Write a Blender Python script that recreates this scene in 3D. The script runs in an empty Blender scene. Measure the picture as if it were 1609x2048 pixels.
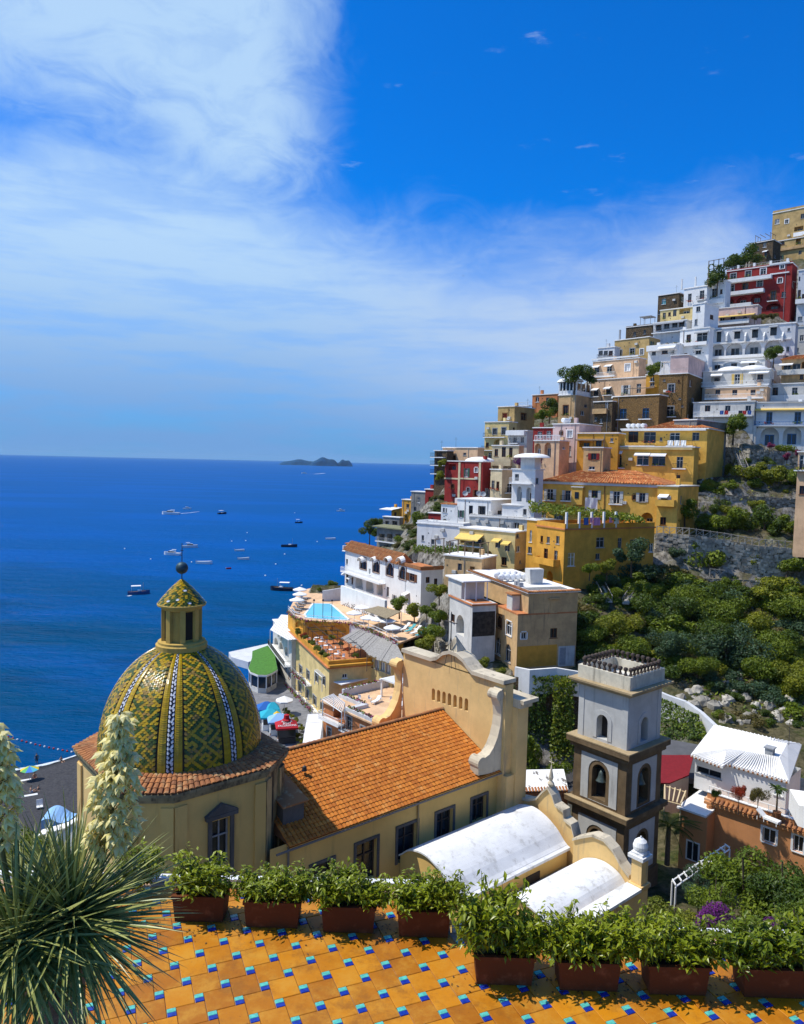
import bpy, bmesh, math, random
import numpy as np
from mathutils import Vector, Matrix

SC = bpy.context.scene
V3 = Vector
COL = SC.collection
random.seed(7)

# ------------------------------------------------------------------ camera
CZ = 45.0
FPX, CXP, CYP = 1500.0, 804.5, 1024.0          # focal length and centre in pixels of the 1609 x 2048 photograph
PITCH = math.atan(99 / 1500); ROLL = math.radians(1.3)
FW = Vector((0, math.cos(PITCH), -math.sin(PITCH)))
_u0 = Vector((0, math.sin(PITCH), math.cos(PITCH))); _r0 = Vector((1, 0, 0))
RV = _r0 * math.cos(ROLL) + _u0 * math.sin(ROLL)
UV = _u0 * math.cos(ROLL) - _r0 * math.sin(ROLL)
CAM = Vector((0, 0, CZ))
cd = bpy.data.cameras.new("camera")
cd.sensor_fit = 'VERTICAL'; cd.sensor_height = 24.0; cd.lens = FPX / 2048 * 24.0
cd.clip_start = 0.1; cd.clip_end = 60000
cam = bpy.data.objects.new("camera", cd); COL.objects.link(cam)
M = Matrix((RV, UV, -FW)).transposed().to_4x4(); M.translation = CAM
cam.matrix_world = M
SC.camera = cam
SC.view_settings.view_transform = 'Standard'
SC.view_settings.look = 'None'
SC.view_settings.exposure = 0.0
SC.view_settings.gamma = 1.0
SC.view_settings.use_curve_mapping = False
SC.cycles.max_bounces = 6
SC.cycles.diffuse_bounces = 3
SC.cycles.volume_bounces = 0

# ------------------------------------------------------------------ sun and sky
SUN = Vector((-0.52, 0.05, 0.85)).normalized()
sd = bpy.data.lights.new("sun", 'SUN'); sd.energy = 4.8; sd.angle = math.radians(0.53); sd.color = (1.0, 0.95, 0.86)
so = bpy.data.objects.new("sun", sd); COL.objects.link(so)
so.rotation_euler = SUN.to_track_quat('Z', 'Y').to_euler()
W = bpy.data.worlds.new("World"); SC.world = W; W.use_nodes = True
nt = W.node_tree; nt.nodes.clear()

class NG:
    """tiny helper for node graphs"""
    def __init__(s, tree): s.t = tree; s.n = tree.nodes; s.l = tree.links
    def add(s, typ, **kw):
        n = s.n.new(typ)
        for k, v in kw.items(): setattr(n, k, v)
        return n
    def put(s, sock, v):
        if hasattr(v, 'is_output') or isinstance(v, bpy.types.NodeSocket): s.l.new(v, sock)
        else: sock.default_value = v
    def math(s, op, a, b=0.0, c=None, clamp=False):
        n = s.add('ShaderNodeMath', operation=op, use_clamp=clamp); s.put(n.inputs[0], a); s.put(n.inputs[1], b)
        if c is not None: s.put(n.inputs[2], c)
        return n.outputs[0]
    def step(s, v, a, b):
        n = s.add('ShaderNodeMapRange', interpolation_type='SMOOTHSTEP'); s.put(n.inputs['Value'], v)
        n.inputs['From Min'].default_value = a; n.inputs['From Max'].default_value = b
        return n.outputs[0]
    def noise(s, vec, scale, detail=4, rough=0.55, out='Fac', dist=0.0):
        n = s.add('ShaderNodeTexNoise'); s.put(n.inputs['Vector'], vec); n.inputs['Scale'].default_value = scale
        n.inputs['Detail'].default_value = detail; n.inputs['Roughness'].default_value = rough; n.inputs['Distortion'].default_value = dist
        return n.outputs[out]
    def mapping(s, vec, sc=(1, 1, 1), rot=(0, 0, 0), loc=(0, 0, 0)):
        n = s.add('ShaderNodeMapping'); s.put(n.inputs['Vector'], vec)
        n.inputs['Scale'].default_value = sc; n.inputs['Rotation'].default_value = rot; n.inputs['Location'].default_value = loc
        return n.outputs[0]
    def mix(s, f, a, b, blend='MIX'):
        n = s.add('ShaderNodeMix', data_type='RGBA', blend_type=blend); s.put(n.inputs[0], f)
        s.put(n.inputs[6], a if not isinstance(a, tuple) else (*a[:3], 1)); s.put(n.inputs[7], b if not isinstance(b, tuple) else (*b[:3], 1))
        return n.outputs[2]

g = NG(nt)
sky = g.add('ShaderNodeTexSky'); sky.sky_type = 'NISHITA'; sky.sun_disc = False
sky.sun_elevation = math.asin(SUN.z); sky.sun_rotation = math.atan2(SUN.x, SUN.y) % (2 * math.pi)
sky.altitude = 60; sky.air_density = 1.0; sky.dust_density = 0.6; sky.ozone_density = 2.5
tc = g.add('ShaderNodeTexCoord').outputs['Generated']
xyz = g.add('ShaderNodeSeparateXYZ'); g.l.new(tc, xyz.inputs[0])
az = g.math('ARCTAN2', xyz.outputs[0], xyz.outputs[1])            # 0 = out to sea, negative to the left
el = g.math('ARCSINE', xyz.outputs[2])
cmb = g.add('ShaderNodeCombineXYZ'); g.put(cmb.inputs[0], az); g.put(cmb.inputs[1], el)
big = g.noise(cmb.outputs[0], 3.2, 6, 0.55, dist=0.5)
fine = g.noise(g.mapping(cmb.outputs[0], (5, 9, 1), (0, 0, 0.5)), 2.2, 8, 0.62, dist=0.8)
wob = g.math('ADD', g.math('MULTIPLY', g.math('SUBTRACT', big, 0.5), 0.20), g.math('MULTIPLY', g.math('SUBTRACT', fine, 0.5), 0.10))
# veil of high cloud that reaches from the horizon up to about twenty degrees, lower in the middle
edge = g.math('ADD', 0.345, g.math('MULTIPLY', g.math('COSINE', g.math('MULTIPLY', g.math('SUBTRACT', az, 0.06), 9.0)), -0.035))
edge = g.math('ADD', edge, g.math('MULTIPLY', az, -0.10))
veil = g.step(g.math('SUBTRACT', g.math('ADD', edge, wob), el), -0.03, 0.13)
streak = g.noise(g.mapping(cmb.outputs[0], (1.3, 9, 1), (0, 0, -0.12)), 3.0, 6, 0.6)
veil = g.math('MULTIPLY', veil, g.math('ADD', 0.74, g.math('MULTIPLY', g.step(streak, 0.34, 0.58), 0.26)))
# bank of bright cloud high on the left
bank = g.math('MULTIPLY', g.step(g.math('ADD', g.math('MULTIPLY', az, -1.0), g.math('MULTIPLY', wob, 0.95)), 0.07, 0.20),
              g.step(g.math('ADD', el, g.math('ADD', g.math('MULTIPLY', wob, 1.1), g.math('MULTIPLY', az, 0.35))), 0.16, 0.32))
bank = g.math('MULTIPLY', bank, g.math('ADD', 0.78, g.math('MULTIPLY', g.step(fine, 0.28, 0.56), 0.22)))
# a few thin wisps
wn = g.noise(g.mapping(cmb.outputs[0], (5, 19, 1), (0, 0, -0.18), (0.35, 0.2, 0)), 2.0, 5, 0.6)
wisp = g.math('MULTIPLY', g.step(wn, 0.63, 0.80), 0.45)
wisp = g.math('MULTIPLY', wisp, g.step(el, 0.2, 0.4))
cloud = g.math('MAXIMUM', g.math('MAXIMUM', g.math('MULTIPLY', veil, 0.97), g.math('MULTIPLY', bank, 0.95)), wisp)
blue = g.mix(1.0, sky.outputs[0], (0.03, 0.80, 1.85), 'MULTIPLY')
low = g.step(el, 0.0, 0.28)
ccol = g.mix(low, (1.7, 3.6, 7.2), (4.8, 7.0, 9.7)); ccol = g.mix(g.math('MULTIPLY', g.step(az, -0.25, 0.3), g.step(el, 0.01, 0.15)), ccol, (5.0, 6.4, 8.8))
skyc = g.mix(cloud, blue, ccol)
bg = g.add('ShaderNodeBackground'); g.l.new(skyc, bg.inputs[0]); bg.inputs[1].default_value = 0.1
wo = g.add('ShaderNodeOutputWorld'); g.l.new(bg.outputs[0], wo.inputs[0])

# ------------------------------------------------------------------ picture <-> place
def ray(x, y): return FW + RV * ((x - CXP) / FPX) - UV * ((y - CYP) / FPX)
def at(x, y, d):
    D = ray(x, y); return CAM + D * (d / D.y)
def onz(x, y, z):
    D = ray(x, y); return CAM + D * ((z - CZ) / D.z)
def proj(P):
    v = Vector(P) - CAM; f = v.dot(FW); return CXP + FPX * v.dot(RV) / f, CYP - FPX * v.dot(UV) / f
def onplane(x, y, P, n):
    D = ray(x, y); return CAM + D * ((Vector(P) - CAM).dot(n) / D.dot(n))

# ------------------------------------------------------------------ objects
def thing(name, label, cat, loc=(0, 0, 0), rz=0.0, group=None):
    o = bpy.data.objects.new(name, None); COL.objects.link(o); o.empty_display_size = 0.3
    o.location = loc; o.rotation_euler = (0, 0, rz); o['label'] = label; o['category'] = cat
    if group: o['group'] = group
    return o
def tag(o, label, cat, group=None):
    o['label'] = label; o['category'] = cat
    if group: o['group'] = group
    return o
def put(name, me, parent=None, mw=None, kind=None):
    o = bpy.data.objects.new(name, me); COL.objects.link(o)
    if parent is not None: o.parent = parent
    if mw is not None: o.matrix_local = mw
    if kind: o['kind'] = kind
    return o
def dup(root, loc=None, rz=None, label=None, scale=None):
    def cp(o, par):
        c = o.copy(); COL.objects.link(c)
        if par is not None: c.parent = par
        for ch in list(o.children): cp(ch, c)
        return c
    r = cp(root, None)
    if loc is not None: r.location = loc
    if rz is not None: r.rotation_euler = (0, 0, rz)
    if scale is not None: r.scale = (scale,) * 3 if isinstance(scale, (int, float)) else scale
    if label: r['label'] = label
    return r

class MB:
    """collects polygons and builds one mesh"""
    def __init__(s): s.v = []; s.f = []; s.mi = []
    def vert(s, p): s.v.append((p[0], p[1], p[2])); return len(s.v) - 1
    def poly(s, pts, m=0):
        i = len(s.v); s.v += [(p[0], p[1], p[2]) for p in pts]; s.f.append(tuple(range(i, i + len(pts)))); s.mi.append(m)
    def box(s, lo, hi, m=0, rz=0.0, c=None):
        x0, y0, z0 = lo; x1, y1, z1 = hi
        P = [(x0, y0, z0), (x1, y0, z0), (x1, y1, z0), (x0, y1, z0), (x0, y0, z1), (x1, y0, z1), (x1, y1, z1), (x0, y1, z1)]
        if rz:
            cx, cy = c if c else ((x0 + x1) / 2, (y0 + y1) / 2); ca, sa = math.cos(rz), math.sin(rz)
            P = [(cx + (p[0] - cx) * ca - (p[1] - cy) * sa, cy + (p[0] - cx) * sa + (p[1] - cy) * ca, p[2]) for p in P]
        s.hexa(P, m)
    def hexa(s, P, m=0):
        i = len(s.v); s.v += [tuple(p) for p in P]
        for q in ((0, 3, 2, 1), (4, 5, 6, 7), (0, 1, 5, 4), (1, 2, 6, 5), (2, 3, 7, 6), (3, 0, 4, 7)):
            s.f.append(tuple(i + k for k in q)); s.mi.append(m)
    def prism(s, pts, dz, m=0):
        """pts: outline of 3D points; dz: extrusion vector"""
        n = len(pts); i = len(s.v); dz = Vector(dz)
        s.v += [tuple(p) for p in pts] + [tuple(Vector(p) + dz) for p in pts]
        s.f.append(tuple(range(i + n - 1, i - 1, -1))); s.f.append(tuple(range(i + n, i + 2 * n))); s.mi += [m, m]
        for k in range(n):
            a, b = i + k, i + (k + 1) % n; s.f.append((a, b, b + n, a + n)); s.mi.append(m)
    def tube(s, a, b, r0, r1=None, n=8, m=0, cap=True):
        a = Vector(a); b = Vector(b); r1 = r0 if r1 is None else r1
        d = (b - a).normalized(); u = d.orthogonal().normalized(); w = d.cross(u); i = len(s.v)
        for p, r in ((a, r0), (b, r1)):
            for k in range(n):
                t = 2 * math.pi * k / n; s.v.append(tuple(p + (u * math.cos(t) + w * math.sin(t)) * r))
        for k in range(n):
            k2 = (k + 1) % n; s.f.append((i + k, i + k2, i + n + k2, i + n + k)); s.mi.append(m)
        if cap:
            s.f.append(tuple(i + k for k in range(n - 1, -1, -1))); s.f.append(tuple(i + n + k for k in range(n))); s.mi += [m, m]
    def path(s, pts, r, n=6, m=0):
        for a, b in zip(pts, pts[1:]): s.tube(a, b, r, r, n, m)
    def lathe(s, prof, n=24, c=(0, 0), m=0, a0=0.0, a1=2 * math.pi):
        i = len(s.v); full = abs(a1 - a0 - 2 * math.pi) < 1e-6; nn = n if full else n + 1
        for r, z in prof:
            for k in range(nn):
                t = a0 + (a1 - a0) * k / n; s.v.append((c[0] + r * math.cos(t), c[1] + r * math.sin(t), z))
        for j in range(len(prof) - 1):
            for k in range(n):
                k2 = (k + 1) % nn
                s.f.append((i + j * nn + k, i + j * nn + k2, i + (j + 1) * nn + k2, i + (j + 1) * nn + k)); s.mi.append(m)
    def mesh(s, name, mats, smooth=False):
        me = bpy.data.meshes.new(name); me.from_pydata(s.v, [], s.f)
        if not isinstance(mats, (list, tuple)): mats = [mats]
        for m in mats: me.materials.append(m)
        if len(mats) > 1: me.polygons.foreach_set('material_index', s.mi)
        if smooth: me.polygons.foreach_set('use_smooth', [True] * len(s.f))
        me.update(); return me
    def build(s, name, mats, parent=None, smooth=False, kind=None, loc=None):
        o = put(name, s.mesh(name, mats, smooth), parent, None, kind)
        if loc is not None: o.location = loc
        return o

# ------------------------------------------------------------------ materials
def newmat(name):
    m = bpy.data.materials.new(name); m.use_nodes = True; m.node_tree.nodes.clear()
    g = NG(m.node_tree); b = g.add('ShaderNodeBsdfPrincipled'); o = g.add('ShaderNodeOutputMaterial'); g.l.new(b.outputs[0], o.inputs[0])
    return m, g, b
def pos(g): return g.add('ShaderNodeNewGeometry').outputs['Position']
def plain(name, col, rough=0.6, metal=0.0, var=0.0, vscale=3.0, bump=0.0, island=0.0, spec=0.3):
    m, g, b = newmat(name)
    c = (*col, 1); base = None
    if var:
        n = g.noise(pos(g), vscale, 5, 0.6)
        base = g.mix(g.step(n, 0.3, 0.7), tuple(x * (1 - var) for x in col), tuple(min(1, x * (1 + var * 0.6)) for x in col))
    if island:
        r = g.add('ShaderNodeNewGeometry').outputs['Random Per Island']
        oi = g.add('ShaderNodeObjectInfo').outputs['Random']
        f = g.math('FRACT', g.math('ADD', r, oi))
        k = g.math('ADD', 1 - island, g.math('MULTIPLY', f, 2 * island))
        cc = g.add('ShaderNodeCombineXYZ'); [g.put(cc.inputs[i], k) for i in range(3)]
        base = g.mix(1.0, base if base is not None else col, cc.outputs[0], 'MULTIPLY')
    if base is None: b.inputs['Base Color'].default_value = c
    else: g.l.new(base, b.inputs['Base Color'])
    b.inputs['Roughness'].default_value = rough; b.inputs['Metallic'].default_value = metal; b.inputs['Specular IOR Level'].default_value = spec
    if bump:
        bn = g.add('ShaderNodeBump'); bn.inputs['Strength'].default_value = bump; bn.inputs['Distance'].default_value = 0.05
        g.l.new(g.noise(pos(g), vscale * 6, 4), bn.inputs['Height']); g.l.new(bn.outputs[0], b.inputs['Normal'])
    return m
def stucco(name, col, stain=0.3, dirt=(0.16, 0.13, 0.10), patch=0.2, sc=0.5, thr=0.53):
    """painted plaster with faded patches and rain streaks"""
    m, g, b = newmat(name); P = pos(g)
    f = g.step(g.noise(P, sc, 6, 0.65), 0.32, 0.7)
    c = g.mix(f, tuple(x * (1 - patch) for x in col), tuple(min(0.9, x * (1 + patch * 0.5)) for x in col))
    st = g.noise(g.mapping(P, (1.1, 1.1, 0.13)), 1.2, 7, 0.7)
    st = g.math('MULTIPLY', g.step(st, thr, thr + 0.2), stain)
    c = g.mix(st, c, dirt)
    sp = g.math('MULTIPLY', g.step(g.noise(P, 2.6, 8, 0.72), 0.62, 0.74), stain * 0.8)
    c = g.mix(sp, c, tuple(x * 0.55 for x in col))
    g.l.new(c, b.inputs['Base Color']); b.inputs['Roughness'].default_value = 0.9; b.inputs['Specular IOR Level'].default_value = 0.15
    bn = g.add('ShaderNodeBump'); bn.inputs['Strength'].default_value = 0.35; bn.inputs['Distance'].default_value = 0.03
    g.l.new(g.noise(P, 7, 6, 0.7), bn.inputs['Height']); g.l.new(bn.outputs[0], b.inputs['Normal'])
    return m
def rubble(name, ca, cb, sc=2.2, mortar=(0.1, 0.085, 0.07), green=0.0):
    """rough stone: pieces told apart by tone, joints recessed"""
    m, g, b = newmat(name); P = g.mapping(pos(g), (1, 1, 1.5))
    v = g.add('ShaderNodeTexVoronoi', feature='F1'); g.l.new(P, v.inputs['Vector']); v.inputs['Scale'].default_value = sc
    e = g.add('ShaderNodeTexVoronoi', feature='DISTANCE_TO_EDGE'); g.l.new(P, e.inputs['Vector']); e.inputs['Scale'].default_value = sc
    s = g.add('ShaderNodeSeparateColor'); g.l.new(v.outputs['Color'], s.inputs[0])
    c = g.mix(s.outputs[0], ca, cb)
    c = g.mix(g.step(g.noise(pos(g), 5, 5), 0.4, 0.75), c, tuple(x * 0.6 for x in ca))
    c = g.mix(g.math('MULTIPLY', g.math('SUBTRACT', 1.0, g.step(e.outputs['Distance'], 0.0, 0.09)), 0.8), c, mortar)
    if green: c = g.mix(g.math('MULTIPLY', g.step(g.noise(pos(g), 0.35, 5), 0.45, 0.62), green), c, (0.05, 0.07, 0.02))
    g.l.new(c, b.inputs['Base Color']); b.inputs['Roughness'].default_value = 0.95; b.inputs['Specular IOR Level'].default_value = 0.1
    bn = g.add('ShaderNodeBump'); bn.inputs['Strength'].default_value = 0.8; bn.inputs['Distance'].default_value = 0.12
    g.l.new(g.step(e.outputs['Distance'], 0.0, 0.2), bn.inputs['Height']); g.l.new(bn.outputs[0], b.inputs['Normal'])
    return m
def leafmat(name, ca, cb, trans=0.3, rough=0.5, spec=0.3):
    m, g, b = newmat(name)
    ge = g.add('ShaderNodeNewGeometry'); r = ge.outputs['Random Per Island']
    r2 = g.math('FRACT', g.math('ADD', r, g.add('ShaderNodeObjectInfo').outputs['Random']))
    cl = g.step(g.noise(ge.outputs['Position'], 0.55, 3), 0.35, 0.65)
    c = g.mix(g.math('MULTIPLY', g.math('ADD', r2, cl), 0.5), ca, cb)
    g.l.new(c, b.inputs['Base Color']); b.inputs['Roughness'].default_value = rough; b.inputs['Specular IOR Level'].default_value = spec
    t = g.add('ShaderNodeBsdfTranslucent'); g.l.new(g.mix(0.5, c, (0.25, 0.3, 0.02)), t.inputs[0])
    mx = g.add('ShaderNodeMixShader'); mx.inputs[0].default_value = trans
    g.l.new(b.outputs[0], mx.inputs[1]); g.l.new(t.outputs[0], mx.inputs[2])
    o = [n for n in g.n if n.type == 'OUTPUT_MATERIAL'][0]; g.l.new(mx.outputs[0], o.inputs[0])
    return m

WHITE = stucco('white_plaster', (0.78, 0.77, 0.74), 0.30, (0.25, 0.23, 0.20), 0.08)
OFFWHITE = stucco('old_white_plaster', (0.62, 0.60, 0.55), 0.5, (0.2, 0.18, 0.15), 0.15)
GREYWHITE = stucco('grey_white_plaster', (0.60, 0.61, 0.62), 0.35, (0.22, 0.21, 0.2), 0.1)
CREAM = stucco('cream_plaster', (0.66, 0.54, 0.34), 0.4, (0.2, 0.16, 0.1))
YELLOW = stucco('yellow_plaster', (0.78, 0.45, 0.09), 0.22, (0.25, 0.16, 0.06))
PALEYELLOW = stucco('pale_yellow_plaster', (0.72, 0.55, 0.24), 0.25, (0.3, 0.2, 0.1))
AMBER = stucco('amber_plaster', (0.66, 0.33, 0.05), 0.3, (0.22, 0.13, 0.05))
OCHRE = stucco('ochre_plaster', (0.50, 0.34, 0.14), 0.5, (0.12, 0.09, 0.06), 0.25)
TAN = stucco('tan_plaster', (0.60, 0.39, 0.19), 0.5, (0.12, 0.09, 0.07), 0.22)
PEACH = stucco('peach_plaster', (0.72, 0.47, 0.28), 0.3, (0.25, 0.16, 0.1))
PINK = stucco('pink_plaster', (0.66, 0.48, 0.43), 0.35, (0.25, 0.18, 0.16))
RED = stucco('red_plaster', (0.30, 0.035, 0.03), 0.25, (0.1, 0.02, 0.02))
TERRACOTTA = stucco('terracotta_plaster', (0.52, 0.20, 0.08), 0.25, (0.22, 0.10, 0.05))
BROWN = rubble('brown_stone_wall', (0.30, 0.18, 0.07), (0.20, 0.12, 0.05), 2.6, (0.14, 0.09, 0.045))
DARKBROWN = rubble('dark_brown_stone', (0.17, 0.12, 0.07), (0.11, 0.08, 0.05), 2.0, (0.06, 0.045, 0.03))
STONE = rubble('grey_field_stone', (0.42, 0.38, 0.31), (0.22, 0.19, 0.15), 2.4, (0.08, 0.07, 0.05), 0.35)
GREYSTONE = stucco('grey_render', (0.24, 0.23, 0.21), 0.6, (0.07, 0.06, 0.05), 0.3)
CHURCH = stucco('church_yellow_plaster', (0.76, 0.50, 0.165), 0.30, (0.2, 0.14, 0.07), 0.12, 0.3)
CHURCHLIT = stucco('church_sunlit_plaster', (0.76, 0.52, 0.22), 0.6, (0.22, 0.2, 0.18), 0.14, 0.35)  # paler copy of the church yellow, with sunlight put into the colour
GLASS = plain('dark_window_glass', (0.018, 0.022, 0.028), 0.12, spec=0.6)
WOODBROWN = plain('brown_shutter_wood', (0.16, 0.06, 0.02), 0.6, var=0.2)
WPAINT = plain('white_paint', (0.80, 0.80, 0.78), 0.5)
WROOF = stucco('white_roof_coating', (0.82, 0.80, 0.76), 0.35, (0.3, 0.27, 0.22), 0.08, 0.4)
GREYP = plain('grey_paint', (0.32, 0.33, 0.34), 0.6, var=0.15)
DARKIRON = plain('dark_iron', (0.03, 0.03, 0.032), 0.55, spec=0.4)
BLUEP = plain('blue_paint', (0.03, 0.16, 0.42), 0.5)
TEALP = plain('teal_paint', (0.03, 0.28, 0.32), 0.5)
GREENSH = plain('green_shutter', (0.05, 0.12, 0.08), 0.5)
AWNY = plain('yellow_canvas', (0.75, 0.52, 0.14), 0.8, var=0.1)
AWNW = plain('white_canvas', (0.80, 0.79, 0.76), 0.8)
STRAW = plain('dry_straw_mat', (0.30, 0.24, 0.15), 0.95, var=0.35, vscale=5)
GREYSTRAW = plain('weathered_straw', (0.33, 0.31, 0.28), 0.95, var=0.35, vscale=5)
TIMBER = plain('weathered_timber', (0.24, 0.17, 0.11), 0.85, var=0.3)
BARK = plain('bark', (0.10, 0.07, 0.045), 0.9, var=0.3, vscale=6, bump=0.5)
PALMBARK = plain('pale_bark', (0.16, 0.12, 0.08), 0.9, var=0.3, vscale=6, bump=0.5)
L_DARK = leafmat('dark_leaves', (0.014, 0.036, 0.005), (0.095, 0.15, 0.012))
L_MID = leafmat('mid_green_leaves', (0.035, 0.075, 0.005), (0.20, 0.25, 0.012))
L_YEL = leafmat('yellow_green_leaves', (0.075, 0.105, 0.006), (0.30, 0.30, 0.015))
L_BLUE = leafmat('blue_green_leaves', (0.02, 0.05, 0.03), (0.08, 0.14, 0.06))
L_DRY = leafmat('dry_scrub_leaves', (0.06, 0.055, 0.015), (0.17, 0.13, 0.035))
L_PURP = leafmat('purple_bracts', (0.06, 0.006, 0.08), (0.22, 0.02, 0.24))
L_MAG = leafmat('magenta_petals', (0.14, 0.01, 0.06), (0.35, 0.03, 0.16))
L_RED = leafmat('red_petals', (0.3, 0.02, 0.01), (0.45, 0.06, 0.02))
def tile_material(name, ca, cb, cc, sc):
    m, g, b = newmat(name); P = pos(g)
    r = g.math('FRACT', g.math('ADD', g.add('ShaderNodeNewGeometry').outputs['Random Per Island'], g.add('ShaderNodeObjectInfo').outputs['Random']))
    c = g.mix(r, ca, cb); c = g.mix(g.step(g.noise(P, sc, 6, 0.65), 0.52, 0.75), c, cc)
    g.l.new(c, b.inputs['Base Color']); b.inputs['Roughness'].default_value = 0.8; b.inputs['Specular IOR Level'].default_value = 0.2
    bn = g.add('ShaderNodeBump'); bn.inputs['Strength'].default_value = 0.3; bn.inputs['Distance'].default_value = 0.02
    g.l.new(g.noise(P, 14, 4), bn.inputs['Height']); g.l.new(bn.outputs[0], b.inputs['Normal'])
    return m
TILE = tile_material('orange_roof_tile', (0.58, 0.20, 0.03), (0.40, 0.12, 0.02), (0.62, 0.29, 0.08), 1.2)
OLDTILE = tile_material('weathered_roof_tile', (0.42, 0.17, 0.06), (0.24, 0.10, 0.045), (0.50, 0.36, 0.18), 2.0)
def fartile():
    m, g, b = newmat('far_orange_tiles'); P = pos(g)
    v = g.add('ShaderNodeTexVoronoi'); g.l.new(g.mapping(P, (1, 1, 1)), v.inputs['Vector']); v.inputs['Scale'].default_value = 2.4
    s = g.add('ShaderNodeSeparateColor'); g.l.new(v.outputs['Color'], s.inputs[0])
    c = g.mix(s.outputs[0], (0.50, 0.16, 0.035), (0.32, 0.09, 0.02)); c = g.mix(g.step(s.outputs[1], 0.8, 0.95), c, (0.6, 0.33, 0.12))
    g.l.new(c, b.inputs['Base Color']); b.inputs['Roughness'].default_value = 0.85
    bn = g.add('ShaderNodeBump'); bn.inputs['Strength'].default_value = 0.6; bn.inputs['Distance'].default_value = 0.1
    g.l.new(s.outputs[2], bn.inputs['Height']); g.l.new(bn.outputs[0], b.inputs['Normal'])
    return m
FARTILE = fartile()

# ------------------------------------------------------------------ walls with real openings
def wall_face(mb, O, U, V, N, x0, x1, y0, y1, holes, m=0):
    """flat wall O + u U + v V, outward N; holes are real recesses dict(u0,u1,v0,v1,arch,depth,back)"""
    O = Vector(O); U = Vector(U); V = Vector(V); N = Vector(N)
    def P(u, v, o=0.0): return O + U * u + V * v + N * o
    us = sorted({x0, x1, *[h[k] for h in holes for k in ('u0', 'u1')]}); vs = sorted({y0, y1, *[h[k] for h in holes for k in ('v0', 'v1')]})
    for a, b in zip(us, us[1:]):
        run = None
        for c, d in list(zip(vs, vs[1:])) + [(None, None)]:
            solid = c is not None and not any(h['u0'] < (a + b) / 2 < h['u1'] and h['v0'] < (c + d) / 2 < h['v1'] for h in holes)
            if solid: run = [run[0] if run else c, d]
            elif run: mb.poly([P(a, run[0]), P(b, run[0]), P(b, run[1]), P(a, run[1])], m); run = None
    for h in holes:
        a, b, c, d, D = h['u0'], h['u1'], h['v0'], h['v1'], -h['depth']; mi = h.get('m', m)
        vs_ = d
        if h.get('arch'):
            ru = (b - a) / 2; ah = min(ru, (d - c) * 0.6); uc = (a + b) / 2; vs_ = d - ah; n = 8
            pts = [(uc - ru * math.cos(math.pi * k / n), vs_ + ah * math.sin(math.pi * k / n)) for k in range(n + 1)]
            for (u0, v0), (u1, v1) in zip(pts, pts[1:]):
                mb.poly([P(u0, v0), P(u1, v1), P(u1, d), P(u0, d)], m); mb.poly([P(u0, v0), P(u1, v1), P(u1, v1, D), P(u0, v0, D)], mi)
        else: mb.poly([P(a, d), P(b, d), P(b, d, D), P(a, d, D)], mi)
        mb.poly([P(a, c), P(a, vs_), P(a, vs_, D), P(a, c, D)], mi); mb.poly([P(b, c), P(b, vs_), P(b, vs_, D), P(b, c, D)], mi)
        mb.poly([P(a, c), P(b, c), P(b, c, D), P(a, c, D)], mi)
        if h.get('back'): mb.poly([P(a, c, D), P(b, c, D), P(b, d, D), P(a, d, D)], mi)

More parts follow.
